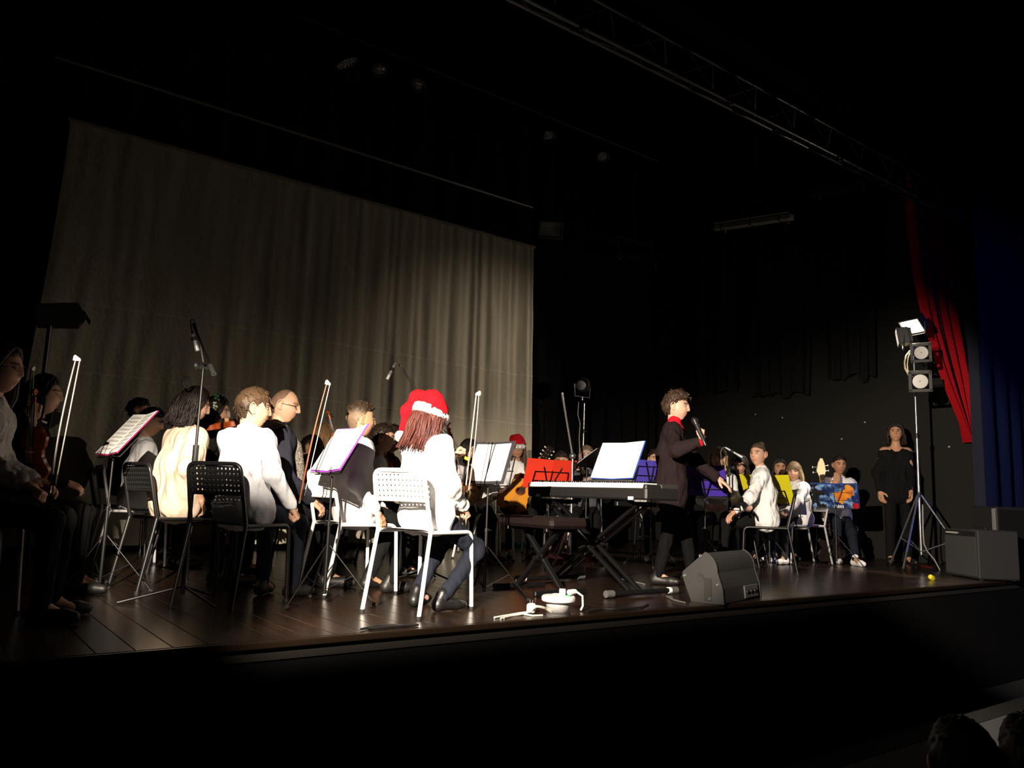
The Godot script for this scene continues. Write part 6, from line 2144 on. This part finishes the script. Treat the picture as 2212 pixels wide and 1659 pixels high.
	violin("violin with dark scroll held upright in the shadow at the left", Transform3D(along(pt(77, 838, 4.30) - pt(72, 1040, 4.35), face(180)), pt(72, 1040, 4.35)), 0.88)
	bow("thin violin bow beside the dark scroll at the far left", pt(64, 905, 4.28), pt(73, 796, 4.32), face(180), true)

	# --- players behind, in front of the backdrop
	var rows := [
		{"label": "girl with straight light brown hair seen from behind, near the purple folder", "px": 672, "d": 6.9, "th": 20.0, "s": 0.86, "hair": "long", "hairc": Color(0.21, 0.115, 0.05), "hopt": {"len": 0.26, "n": 60, "wave": 0.3, "tip": Color(0.30, 0.17, 0.07)}, "shirt": white_l, "chair": "black chair under the girl with light brown hair"},
		{"label": "dark-haired boy with raised arm behind the purple folder", "px": 812, "d": 6.9, "th": 105.0, "s": 0.86, "hair": "short", "shirt": cloth(srgb(60, 34, 30), 0.9, 0.3, 6.0), "skin": tan, "lh": pt(826, 985, 6.7), "rh": pt(812, 1010, 6.6), "lpose": "grip", "chair": "black chair under the dark-haired boy holding a violin"},
		{"label": "child looking out between the purple folder and the violin", "px": 786, "d": 6.2, "th": 80.0, "s": 0.78, "hair": "short", "shirt": white_l, "hp": 6.0, "chair": "black chair under the child half hidden by the purple folder"},
		{"label": "dark-haired child low in shadow behind the man with glasses", "px": 638, "d": 8.0, "th": 90.0, "s": 0.80, "hair": "short", "shirt": blackc, "chair": "black chair in shadow behind the man with glasses"},
		{"label": "dark-haired girl with glasses playing a natural wood guitar", "px": 986, "d": 7.9, "th": 118.0, "s": 0.80, "hair": "long", "hairc": Color(0.015, 0.010, 0.008), "hopt": {"n": 50, "len": 0.18, "gather": 0.7, "back": 0.05}, "shirt": white_l, "glasses": true, "hp": 6.0, "rh": pt(1012, 1052, 7.45), "lh": pt(1066, 1010, 7.3), "lpose": "grip", "chair": "white chair under the girl with glasses and guitar"},
		{"label": "child in a red Santa hat mostly hidden behind the white music pages", "px": 1036, "d": 8.8, "th": 170.0, "s": 0.78, "hair": "long", "hopt": {"n": 30}, "shirt": white_l, "santa": true, "flop": Vector3(0.10, -0.05, 0.08), "chair": "grey chair under the child hidden behind the music pages"},
		{"label": "long-haired guitarist in a red Santa hat with fur trim, facing the audience", "px": 1108, "d": 8.95, "th": 168.0, "s": 0.94, "hair": "long", "hairc": Color(0.075, 0.042, 0.024), "hopt": {"len": 0.24, "n": 90, "wave": 2.4, "back": -0.02}, "shirt": white, "santa": true, "flop": Vector3(0.05, -0.02, 0.14), "collar": white, "skin": tan, "hy": 8.0, "rh": pt(1122, 1052, 8.6), "lh": pt(1173, 992, 8.45), "lpose": "grip", "cell": 0.017, "chair": "white chair under the guitarist in the Santa hat", "seat": 0.47},
		{"label": "dark-haired player with lowered eyes behind the red folder", "px": 1211, "d": 10.0, "th": 186.0, "s": 0.86, "hair": "short", "shirt": white_l, "hp": 14.0, "chair": "white chair behind the red folder"},
		{"label": "short-haired boy playing a clarinet behind the black music stand", "px": 1265, "d": 9.0, "th": 186.0, "s": 0.88, "hair": "fade", "hairc": Color(0.16, 0.11, 0.08), "hopt": {"side": Color(0.24, 0.16, 0.12)}, "shirt": grey_t, "rh": pt(1262, 1040, 8.6), "lh": pt(1262, 1022, 8.6), "rpose": "grip", "lpose": "grip", "skin": Color(0.42, 0.30, 0.24), "chair": "grey chair under the clarinet player"},
		{"label": "boy with short dark hair looking over the left violet folder", "px": 1412, "d": 9.0, "th": 182.0, "s": 0.86, "hair": "short", "shirt": white_l, "shoes": wsh, "laces": true, "chair": "black chair behind the left violet folder"},
		{"label": "girl with long wavy blonde hair behind the singer's arm", "px": 1556, "d": 8.6, "th": 205.0, "s": 0.88, "hair": "long", "hairc": Color(0.46, 0.31, 0.14), "hopt": {"len": 0.26, "n": 90, "wave": 1.6, "tip": Color(0.62, 0.46, 0.24)}, "shirt": white, "pants": grey_t, "cell": 0.018, "chair": "black chair under the blonde girl"},
		{"label": "girl with long dark hair behind the blonde girl and the microphone", "px": 1594, "d": 9.5, "th": 185.0, "s": 0.86, "hair": "long", "hairc": Color(0.015, 0.010, 0.008), "hopt": {"n": 40, "len": 0.24}, "shirt": blackc, "hp": 20.0, "hy": 30.0, "chair": "black chair behind the blonde girl"},
		{"label": "girl with dark hair pulled back looking over the yellow folder", "px": 1682, "d": 9.95, "th": 190.0, "s": 0.86, "hair": "long", "hairc": Color(0.012, 0.009, 0.008), "hopt": {"n": 40, "len": 0.22, "gather": 0.6}, "shirt": blackc, "skin": tan, "chair": "black chair behind the yellow folder"}]
	var sd := 60
	for r in rows:
		var pos := spot(r.px, 1080, r.d)
		var f := face(r.th)
		var wh: bool = r.chair.begins_with("white")
		make_chair(r.chair, wf if wh else (gf if r.chair.begins_with("grey") else bf), wsl if wh else bs, pos + f * 0.02, yaw_of(f), "chairs of the orchestra")
		r["pos"] = pos + f * 0.03
		r["seed"] = sd
		if not r.has("cell"): r["cell"] = 0.021
		if not r.has("skin"): r["skin"] = skin
		if not r.has("pants"): r["pants"] = blackc
		person(r)
		sd += 3
	violin("bright orange violin hanging below the purple folder", Transform3D(along(pt(708, 985, 6.4) - pt(690, 1068, 6.3), face(175)), pt(690, 1068, 6.3)), 0.62)
	violin("glossy orange violin in front of the boy with raised arm", Transform3D(along(pt(800, 935, 6.75) - pt(832, 1022, 6.5), face(170) + Vector3(0, 0.5, 0)), pt(832, 1022, 6.5)), 0.8)
	violin("violin with orange scroll behind the head of the fade-haired boy", Transform3D(along(pt(720, 918, 6.2) - pt(752, 1000, 6.2), face(200)), pt(752, 1000, 6.2)), 0.75)
	guitar("amber classical guitar with dark sides on the Santa-hat guitarist's lap", Transform3D(along(pt(1190, 966, 8.22) - pt(1094, 1098, 8.62), face(178) + Vector3(0.25, 0.15, 0.1)), pt(1094, 1098, 8.62)), srgb(224, 150, 52), srgb(84, 30, 16), srgb(22, 16, 13), 0.96)
	guitar("pale natural wood guitar played by the girl with glasses", Transform3D(along(pt(1085, 985, 7.30) - pt(984, 1090, 7.62), face(160) + RH * 0.7 + Vector3(0, 0.1, 0)), pt(984, 1090, 7.62)), srgb(214, 172, 120), srgb(122, 66, 36), srgb(110, 66, 36), 0.94)
	var yn := MB.new()
	yn.box(Transform3D(look(face(170)) * Basis(Vector3.BACK, 0.4), pt(1005, 989, 7.45)), Vector3(0.085, 0.03, 0.004), 0.001)
	tag(put(yn, "yellow_tag", mat(srgb(232, 214, 40), 0.6)), "small yellow tag on a cord in front of the girl with glasses", "tag")
	var ca := pt(1263, 1003, 8.73)
	var cb := pt(1260, 1078, 8.45)
	var cl := thing("clarinet", "black clarinet with silver keys held by the short-haired boy", "clarinet", ca)
	var cm := MB.new()
	var CT := at(Vector3.ZERO, along(cb - ca, face(180)))
	var CL := ca.distance_to(cb) * 1.25
	cm.lathe(CT, [Vector2(0, 0), Vector2(0.005, 0), Vector2(0.010, 0.07), Vector2(0.014, 0.09), Vector2(0.013, 0.12), Vector2(0.013, CL * 0.8), Vector2(0.018, CL * 0.9), Vector2(0.032, CL), Vector2(0.028, CL)], 14)
	put(cm, "tube", mat(srgb(18, 17, 17), 0.3), cl)
	for k in 9:
		var q := MB.new()
		q.rod(CT * Vector3(-0.012, 0.12 + k * 0.024, 0.014), CT * Vector3(0.014, 0.125 + k * 0.024, 0.016), 0.0045, 6)
		put(q, "key", mat(srgb(225, 225, 228), 0.15, 0.9), cl)
	# green chairs
	make_chair("empty green chair with white legs beside the Santa-hat guitarist", wf, gs, spot(1050, 1110, 8.05), yaw_of(face(62)), "green chairs")
	make_chair("green chair behind the girl in the Santa hat's shoulder", wf, gs, spot(846, 1080, 7.6), yaw_of(face(95)), "green chairs")
	make_chair("empty black perforated chair between the violet and yellow folders", bf, bs, spot(1594, 1110, 8.45), yaw_of(face(-58)), "chairs of the orchestra")

	# --- bun-haired girl
	var p18 := spot(1662, 1110, 7.75)
	make_chair("black chair with thin legs under the bun-haired girl", bf, bs, p18 + face(-72) * 0.02, yaw_of(face(-72)), "chairs of the orchestra")
	person({"label": "girl with hair pulled into a bun and white blouse, glancing over her shoulder", "pos": p18 + face(-72) * 0.03, "th": -72.0, "s": 0.90, "cell": 0.0145, "lean": 5.0, "hy": -62.0, "hp": -2.0, "shirt": white, "shirt_name": "blouse", "pants": blackc, "hair": "bun", "hairc": Color(0.06, 0.04, 0.028), "hopt": {"bun": Vector3(0.0, 0.108, 0.062)}, "seed": 81, "skin": skin, "loose": 0.0, "puff": 0.022, "wr": 0.016, "tail": 0.05, "collar": white,
		"rh": pt(1592, 1102, 7.72), "lh": pt(1588, 1104, 7.5), "lpalm": Vector3(0, -1, 0), "rpalm": Vector3(0, -1, 0), "lf": Vector3(-0.1, 0.075, -0.42), "rf": Vector3(0.1, 0.075, -0.38)})
	bow("dark bow lying across the lap of the bun-haired girl", pt(1578, 1104, 7.48), pt(1612, 1082, 7.50), Vector3.UP)

	# --- girl with a fringe, right
	var p20 := spot(1733, 1110, 9.1)
	make_chair("grey perforated chair under the girl with the fringe", gf, mat(srgb(140, 140, 142), 0.45), p20 + face(-100) * 0.02, yaw_of(face(-100)), "chairs of the orchestra")
	person({"label": "girl with a brown fringe and blonde ends, white top, holding a bow", "pos": p20 + face(-100) * 0.03, "hoff": Vector3(0, -0.03, 0), "th": -112.0, "s": 0.78, "cell": 0.017, "lean": 6.0, "hy": -38.0, "hp": 2.0, "shirt": white, "shirt_name": "top", "pants": cloth(srgb(48, 49, 54), 0.9, 0.4, 8.0), "shoes": wsh, "laces": true, "hair": "bangs", "hairc": Color(0.13, 0.085, 0.05), "hopt": {"len": 0.14, "n": 90, "tip": Color(0.60, 0.44, 0.24)}, "seed": 84, "skin": skin,
		"rh": pt(1688, 1108, 9.05), "lh": pt(1700, 1106, 8.8), "rpose": "grip", "lpose": "grip", "puff": 0.022, "tail": 0.05})
	bow("slanting violin bow held by the girl with the fringe", pt(1676, 1112, 8.82), pt(1750, 1079, 8.95), Vector3.UP, true)

	# --- bass player
	var p21 := spot(1806, 1110, 9.75)
	make_chair("black chair under the boy covering his mouth", bf, bs, p21 + face(186) * 0.02, yaw_of(face(186)), "chairs of the orchestra")
	person({"label": "boy in white shirt covering his mouth with one hand behind the picture folder", "pos": p21 + face(186) * 0.03, "th": 186.0, "s": 0.96, "cell": 0.016, "lean": 14.0, "hy": 0.0, "hp": 4.0, "head": 0.98, "shirt": white, "pants": jeans, "shoes": wsh, "laces": true, "hair": "short", "hairc": Color(0.012, 0.009, 0.008), "seed": 87, "skin": Color(0.40, 0.21, 0.12), "collar": white,
		"rh": pt(1806, 1049, 9.38), "rdir": Vector3(0.05, 1, 0.1), "rpalm": -face(180), "rpose": "flat", "lh": pt(1795, 1075, 9.35), "rpole": Vector3(0.8, -0.8, 0), "lf": (Transform3D(Basis(Vector3.UP, yaw_of(face(186))), p21 + face(186) * 0.03).affine_inverse() * on_y(1848, 1208, 0.075))})
	var bg := thing("bass_guitar", "bass guitar with cream headstock rising beside the mouth-covering boy", "bass guitar")
	var b0 := pt(1790, 1160, 9.15)
	var b1 := pt(1771, 995, 9.15)
	bg.transform = Transform3D(along(b1 - b0, face(180)), b0)
	var BL := b0.distance_to(b1)
	var bn := MB.new()
	bn.box(at(Vector3(0, BL * 0.42, 0)), Vector3(0.052, BL * 0.80, 0.026), 0.008)
	put(bn, "neck", mat(srgb(190, 150, 96), 0.4), bg)
	var bfb := MB.new()
	bfb.box(at(Vector3(0, BL * 0.42, 0.015)), Vector3(0.052, BL * 0.80, 0.007), 0.001)
	put(bfb, "fingerboard", mat(srgb(36, 24, 18), 0.45), bg)
	for k in 14:
		var q := MB.new()
		q.box(at(Vector3(0, BL * (0.06 + 0.052 * k), 0.0195)), Vector3(0.050, 0.003, 0.003))
		put(q, "fret", mat(srgb(190, 190, 185), 0.3, 0.9), bg)
	var bh := MB.new()
	bh.prism(at(Vector3(0, BL * 0.80, -0.008)), PackedVector2Array([Vector2(-0.030, 0.0), Vector2(0.030, 0.0), Vector2(0.052, 0.05), Vector2(0.046, 0.14), Vector2(0.030, 0.20), Vector2(0.008, 0.205), Vector2(-0.022, 0.16), Vector2(-0.052, 0.07)]), 0.0, 0.018)
	var bhn := put(bh, "headstock", mat(srgb(226, 208, 165), 0.4), bg)
	for k in 4:
		var s := -1.0 if k < 2 else 1.0
		var y := BL * 0.80 + 0.05 + 0.06 * (k % 2)
		var q := MB.new()
		q.rod(Vector3(s * 0.03, y, 0.0), Vector3(s * 0.082, y, -0.004), 0.005, 6)
		q.ball(Vector3(s * 0.090, y, -0.004), Vector3(0.010, 0.014, 0.006), 6, 8)
		put(q, "tuner", mat(srgb(200, 200, 200), 0.2, 0.9), bhn)
	var bbd := MB.new()
	bbd.prism(at(Vector3(0, 0, -0.018)), PackedVector2Array([Vector2(-0.13, -0.264), Vector2(0.02, -0.290), Vector2(0.15, -0.251), Vector2(0.15, -0.158), Vector2(0.10, -0.106), Vector2(0.14, -0.013), Vector2(0.10, 0.013), Vector2(0.04, -0.040), Vector2(-0.04, -0.040), Vector2(-0.11, 0.000), Vector2(-0.13, -0.040), Vector2(-0.10, -0.119), Vector2(-0.15, -0.185)]), 0.0, 0.038)
	put(bbd, "body", mat(srgb(30, 22, 20), 0.25), bg)

	# --- the singer
	var ps := Vector3(4.90, 0, -4.36)
	var sg := person({"label": "boy singer in dark jacket and red turtleneck standing with a hand microphone", "pos": ps, "th": 102.0, "s": 0.895, "stand": true, "cell": 0.0125, "lean": 1.0, "hy": 12.0, "hp": 4.0, "head": 0.99, "girth": 1.10,
		"shirt": cloth(srgb(34, 25, 27), 0.92, 0.4, 6.0), "shirt_name": "jacket", "pants": cloth(srgb(11, 11, 13), 0.9, 0.3, 6.0), "hair": "curly", "hairc": Color(0.045, 0.026, 0.017), "seed": 91, "skin": Color(0.55, 0.33, 0.24), "puff": 0.020, "tail": 0.14, "wr": 0.010,
		"rh": pt(1516, 953, 5.98), "rdir": Vector3(0.10, 0.9, 0.15), "rpalm": -RH + FH * 0.4, "rpose": "grip", "lh": pt(1552, 1034, 6.45), "lpose": "reach", "lpalm": Vector3(0, -1, 0) + RH * 0.2, "lpole": Vector3(-0.7, -0.4, 0.6), "rpole": Vector3(0.5, -1.0, 0.7), "cuff": 0.88,
		"lf": Vector3(-0.12, 0.075, -0.16), "rf": Vector3(0.10, 0.075, 0.10)})
	var red := cloth(srgb(176, 16, 34), 0.9, 0.4, 10.0)
	var N2: Vector3 = (sg.T as Transform3D).affine_inverse() * (sg.N as Vector3)
	put(nets([[N2 + Vector3(0, -0.015, -0.004), N2 + Vector3(0, 0.055, -0.012), 0.060, 0.056], [N2 + Vector3(0, -0.03, -0.045), N2 + Vector3(0, -0.18, -0.075), 0.052, 0.030], [N2 + Vector3(0, -0.18, -0.075), N2 + Vector3(0, -0.26, -0.085), 0.030, 0.012]], 0.010, 0.02, Color(1, 1, 1), 0.004, 30.0), "turtleneck", red, sg.node)
	var ar: Array = sg.arms[1]
	put(nets([[(ar[1] as Vector3).lerp(ar[2], 0.84), (ar[1] as Vector3).lerp(ar[2], 0.985), 0.040, 0.035]], 0.009, 0.01, Color(1, 1, 1)), "cuff", red, sg.node)
	var lap := MB.new()
	for s in [-1.0, 1.0]:
		lap.tube([N2 + Vector3(s * 0.065, 0.02, 0.02), N2 + Vector3(s * 0.085, -0.05, -0.075), N2 + Vector3(s * 0.05, -0.18, -0.115), N2 + Vector3(s * 0.012, -0.30, -0.125)], [0.022, 0.030, 0.026, 0.012], 7, true, 0.35)
	put(lap, "lapel", cloth(srgb(30, 22, 24), 0.9, 0.4, 6.0), sg.node)
	var m0 := pt(1519, 950, 5.90)
	var m1 := pt(1499, 905, 5.98)
	var mk := thing("hand_microphone", "black hand microphone held by the singing boy", "microphone", m0)
	var MT := at(Vector3.ZERO, along(m1 - m0, face(180)))
	var ML := m0.distance_to(m1)
	var mb := MB.new()
	mb.lathe(MT, [Vector2(0, -0.05), Vector2(0.011, -0.05), Vector2(0.013, 0.0), Vector2(0.018, ML - 0.05), Vector2(0.022, ML - 0.035)], 16)
	put(mb, "handle", mat(srgb(40, 39, 40), 0.3, 0.3), mk)
	var mg := MB.new()
	mg.ball(MT * Vector3(0, ML - 0.012, 0), Vector3.ONE * 0.026, 10, 16)
	put(mg, "grille", mat(srgb(60, 60, 62), 0.35, 0.8), mk)
	var mr := MB.new()
	mr.lathe(MT, [Vector2(0.022, ML - 0.036), Vector2(0.0275, ML - 0.030), Vector2(0.0275, ML - 0.020), Vector2(0.024, ML - 0.016)], 16)
	put(mr, "ring", mat(srgb(90, 90, 92), 0.25, 0.9), mk)

	# --- the woman in black by the lamp stand
	person({"label": "woman with curly dark hair in an off-shoulder black dress standing by the wall", "pos": spot(1944, 1235, 9.6), "th": -168.0, "s": 1.02, "stand": true, "cell": 0.016, "lean": 0.0, "hy": 14.0, "hp": -4.0, "kind": "adult", "head": 0.98, "girth": 0.96, "bare": true,
		"shirt": blackc, "shirt_name": "dress_top", "pants": blackc, "hair": "long", "hairc": Color(0.02, 0.012, 0.009), "hopt": {"len": 0.05, "n": 110, "wave": 3.0, "back": 0.02}, "seed": 95, "skin": Color(0.50, 0.27, 0.15), "puff": 0.01, "tail": 0.1, "lh": pt(1968, 1062, 9.4), "ldir": Vector3(0, -1, 0)})

	# --- spectators in the dark at the lower right
	for q in [[2112, 1.72, "dark head of a spectator in front of the stage"], [2270, 1.78, "second dark spectator's head at the picture's right edge beside the first"]]:
		var pp := spot(q[0], 1640, q[1])
		pp.y = -0.95
		make_chair("dark auditorium chair under the " + ("first" if q[0] < 2200 else "second") + " spectator", bf, bs, pp + face(8) * 0.02, yaw_of(face(8)), "auditorium chairs")
		person({"label": q[2], "pos": pp, "th": 8.0, "s": 0.70, "cell": 0.02, "head": 0.92, "shirt": blackc, "pants": blackc, "hair": "short", "hairc": Color(0.006, 0.005, 0.004), "hopt": {"tufts": 0}, "seed": 99, "skin": skin})

# ---------------------------------------------------------------- stands, folders and microphones
func build_stands() -> void:
	var D := music_stand("music stand with grey sheet music, beside the girl in the fluffy sweater", pt(233, 987, 4.75), face(-132), 0.66)
	folder("music_folder", "tilted pink-edged folder with two grey printed music sheets", D, 0.46, 0.34, mat(srgb(190, 40, 110), 0.5), true, 0.008)
	D = music_stand("music stand with the purple folder in front of the fade-haired boy", pt(707, 1024, 4.55), face(-121), 0.52)
	folder("music_folder", "glaring white sheets in a purple folder before the fade-haired boy", D, 0.54, 0.31, mat(srgb(150, 60, 190), 0.5), false, 0.012)
	D = music_stand("music stand before the girl in the Santa hat", pt(1047, 1049, 4.90), face(-136), 0.34)
	folder("music_folder", "white music pages in a dark clear sleeve before the girl in the Santa hat", D, 0.36, 0.285, mat(srgb(36, 36, 38), 0.35), false, 0.026, mat(srgb(48, 48, 52), 0.25))
	D = music_stand("music stand seen from behind holding the red folder", pt(1183, 1058, 7.9), face(-24), 0.40)
	folder("music_folder", "red folder seen from behind on its music stand", D * at(Vector3(0, 0, 0.004)), 0.55, 0.31, mat(srgb(214, 52, 30), 0.55), false)
	D = music_stand("black solid-desk music stand holding an open book behind the red folder", pt(1262, 1008, 8.1), face(-62), 0.95, true)
	folder("songbook", "open pinkish book on the black solid-desk stand", D, 0.36, 0.27, mat(srgb(30, 30, 32), 0.5), false, 0.008, null, "book")
	D = music_stand("music stand seen from behind holding the left violet folder", pt(1403, 1048, 8.1), face(-26), 0.26)
	folder("music_folder", "blue-violet folder seen from behind, left of the singer", D * at(Vector3(0, 0, 0.004)), 0.34, 0.25, mat(srgb(74, 62, 172), 0.55), false)
	D = music_stand("music stand seen from behind holding the violet folder by the singer's hand", pt(1525, 1075, 7.0), face(28), 0.62)
	folder("music_folder", "deep violet folder seen from behind, right of the singer", D * at(Vector3(0, 0, 0.004)), 0.40, 0.32, mat(srgb(62, 40, 150), 0.55), false)
	D = music_stand("music stand seen from behind holding the yellow folder", pt(1663, 1090, 8.3), face(34), 0.70)
	folder("music_folder", "bright yellow folder seen from behind the bun-haired girl", D * at(Vector3(0, 0, 0.004)), 0.51, 0.37, mat(srgb(214, 206, 34), 0.5), false)
	D = music_stand("music stand seen from behind holding the picture folder", pt(1806, 1098, 8.85), face(34), 0.42)
	var f := folder("music_folder", "folder with a colourful blue and orange printed cover on a stand", D * at(Vector3(0, 0, 0.004)), 0.50, 0.29, mat(srgb(34, 60, 120), 0.4), false)
	# abstract colour print on the back of the cover
	var im := Image.create(200, 120, false, Image.FORMAT_RGB8)
	var n1 := FastNoiseLite.new(); n1.seed = 4; n1.frequency = 0.022; n1.fractal_octaves = 3
	for y in 120:
		for x in 200:
			var v := n1.get_noise_2d(x, y)
			var w := n1.get_noise_2d(x + 500, y + 90)
			var c := srgb(26, 44, 96).lerp(srgb(120, 160, 205), clampf(v * 1.6 + 0.35, 0, 1))
			var o := exp(-pow((x - 128.0) / 34.0, 2) - pow((y - 62.0) / 34.0, 2)) + 0.8 * exp(-pow((x - 170.0) / 20.0, 2) - pow((y - 30.0) / 30.0, 2))
			if o + w * 0.5 > 0.45: c = srgb(196, 92, 32).lerp(srgb(226, 150, 50), clampf(w + 0.5, 0, 1))
			if x < 60 and v + w < 0.1: c = srgb(30, 26, 28)
			if y > 104 and x > 90 and x < 135 and (x / 3) % 3 != 0: c = srgb(220, 220, 215)
			if y > 92 and x > 172: c = srgb(170, 30, 40)
			im.set_pixel(x, y, c)
	var pm := StandardMaterial3D.new()
	pm.albedo_texture = ImageTexture.create_from_image(im); pm.roughness = 0.35
	var q := MeshInstance3D.new()
	var qm := QuadMesh.new()
	qm.size = Vector2(0.49, 0.28)
	q.mesh = qm; q.material_override = pm; q.name = "printed_cover"
	q.transform = at(Vector3(0, 0.145, -0.022), Basis(Vector3.UP, PI))
	f.add_child(q, true)
	# microphones on booms
	var b := spot(413, 1080, 4.40)
	var top := pt(441, 786, 4.40)
	top.x = b.x; top.z = b.z
	mic_stand("tall black boom stand between the cream-bloused girl and the grey-shirted boy", b, top, pt(417, 700, 4.55), pt(462, 808, 4.32))
	condenser("slim silver condenser microphone hanging on the tall boom stand", pt(415, 716, 4.52), pt(427, 758, 4.50), [pt(415, 716, 4.52), pt(412, 700, 4.52), pt(413, 690, 4.53), pt(419, 690, 4.54), pt(425, 712, 4.53), pt(433, 745, 4.48), pt(439, 782, 4.42)])
	var b2 := spot(930, 1080, 5.85)
	var t2 := Vector3(b2.x, pt(925, 900, 5.85).y, b2.z)
	mic_stand("black boom stand rising behind the girl in the Santa hat", b2, t2, pt(862, 786, 5.95), t2 + (t2 - pt(862, 786, 5.95)) * 0.3)
	condenser("slim silver condenser microphone pointing down behind the Santa hat", pt(854, 784, 5.95), pt(836, 820, 5.9), [pt(854, 784, 5.95), pt(857, 775, 5.95), pt(862, 772, 5.95), pt(866, 785, 5.95), pt(868, 800, 5.94)])
	var b3 := spot(1576, 1080, 8.2)
	var t3 := Vector3(b3.x, pt(1584, 1010, 8.2).y, b3.z)
	mic_stand("black boom stand between the blonde girl and the bun-haired girl", b3, t3, pt(1588, 988, 8.15), t3 + (t3 - pt(1588, 988, 8.15)) * 0.6)
	condenser("silver-tipped microphone on the boom between the blonde and bun-haired girls", pt(1566, 966, 8.15), pt(1604, 988, 8.1), [pt(1566, 966, 8.15), pt(1560, 968, 8.15), pt(1557, 976, 8.15), pt(1558, 992, 8.17), pt(1566, 1008, 8.18)])

# ---------------------------------------------------------------- everything
const LEFT_E := 100.0
const RIGHT_E := 16.0
const BLUE_E := 5.0
const VISOR := 0.0185
func _ready() -> void:
	var cam := Camera3D.new()
	cam.name = "camera"
	cam.fov = rad_to_deg(2.0 * atan(829.5 / FPX))
	cam.transform = Transform3D(Basis(RX, -DN, -FW).orthonormalized(), CAM)
	cam.near = 0.05; cam.far = 60.0
	add_child(cam)
	cam.current = true
	var we := WorldEnvironment.new()
	we.name = "environment"
	var env := Environment.new()
	env.background_mode = Environment.BG_COLOR
	env.background_color = Color(0, 0, 0)
	env.tonemap_mode = Environment.TONE_MAPPER_LINEAR
	env.tonemap_exposure = 1.0
	env.sdfgi_enabled = true; env.ssao_enabled = true; env.ssil_enabled = true
	we.environment = env
	add_child(we)
	black_metal = mat(srgb(16, 16, 17), 0.4, 0.2)
	var t0 := Time.get_ticks_msec()
	build_room()
	build_cloths()
	build_rigging()
	build_lamps()
	build_gear()
	print("set built ", Time.get_ticks_msec() - t0)
	build_stands()
	build_cast()
	print("all built ", Time.get_ticks_msec() - t0)
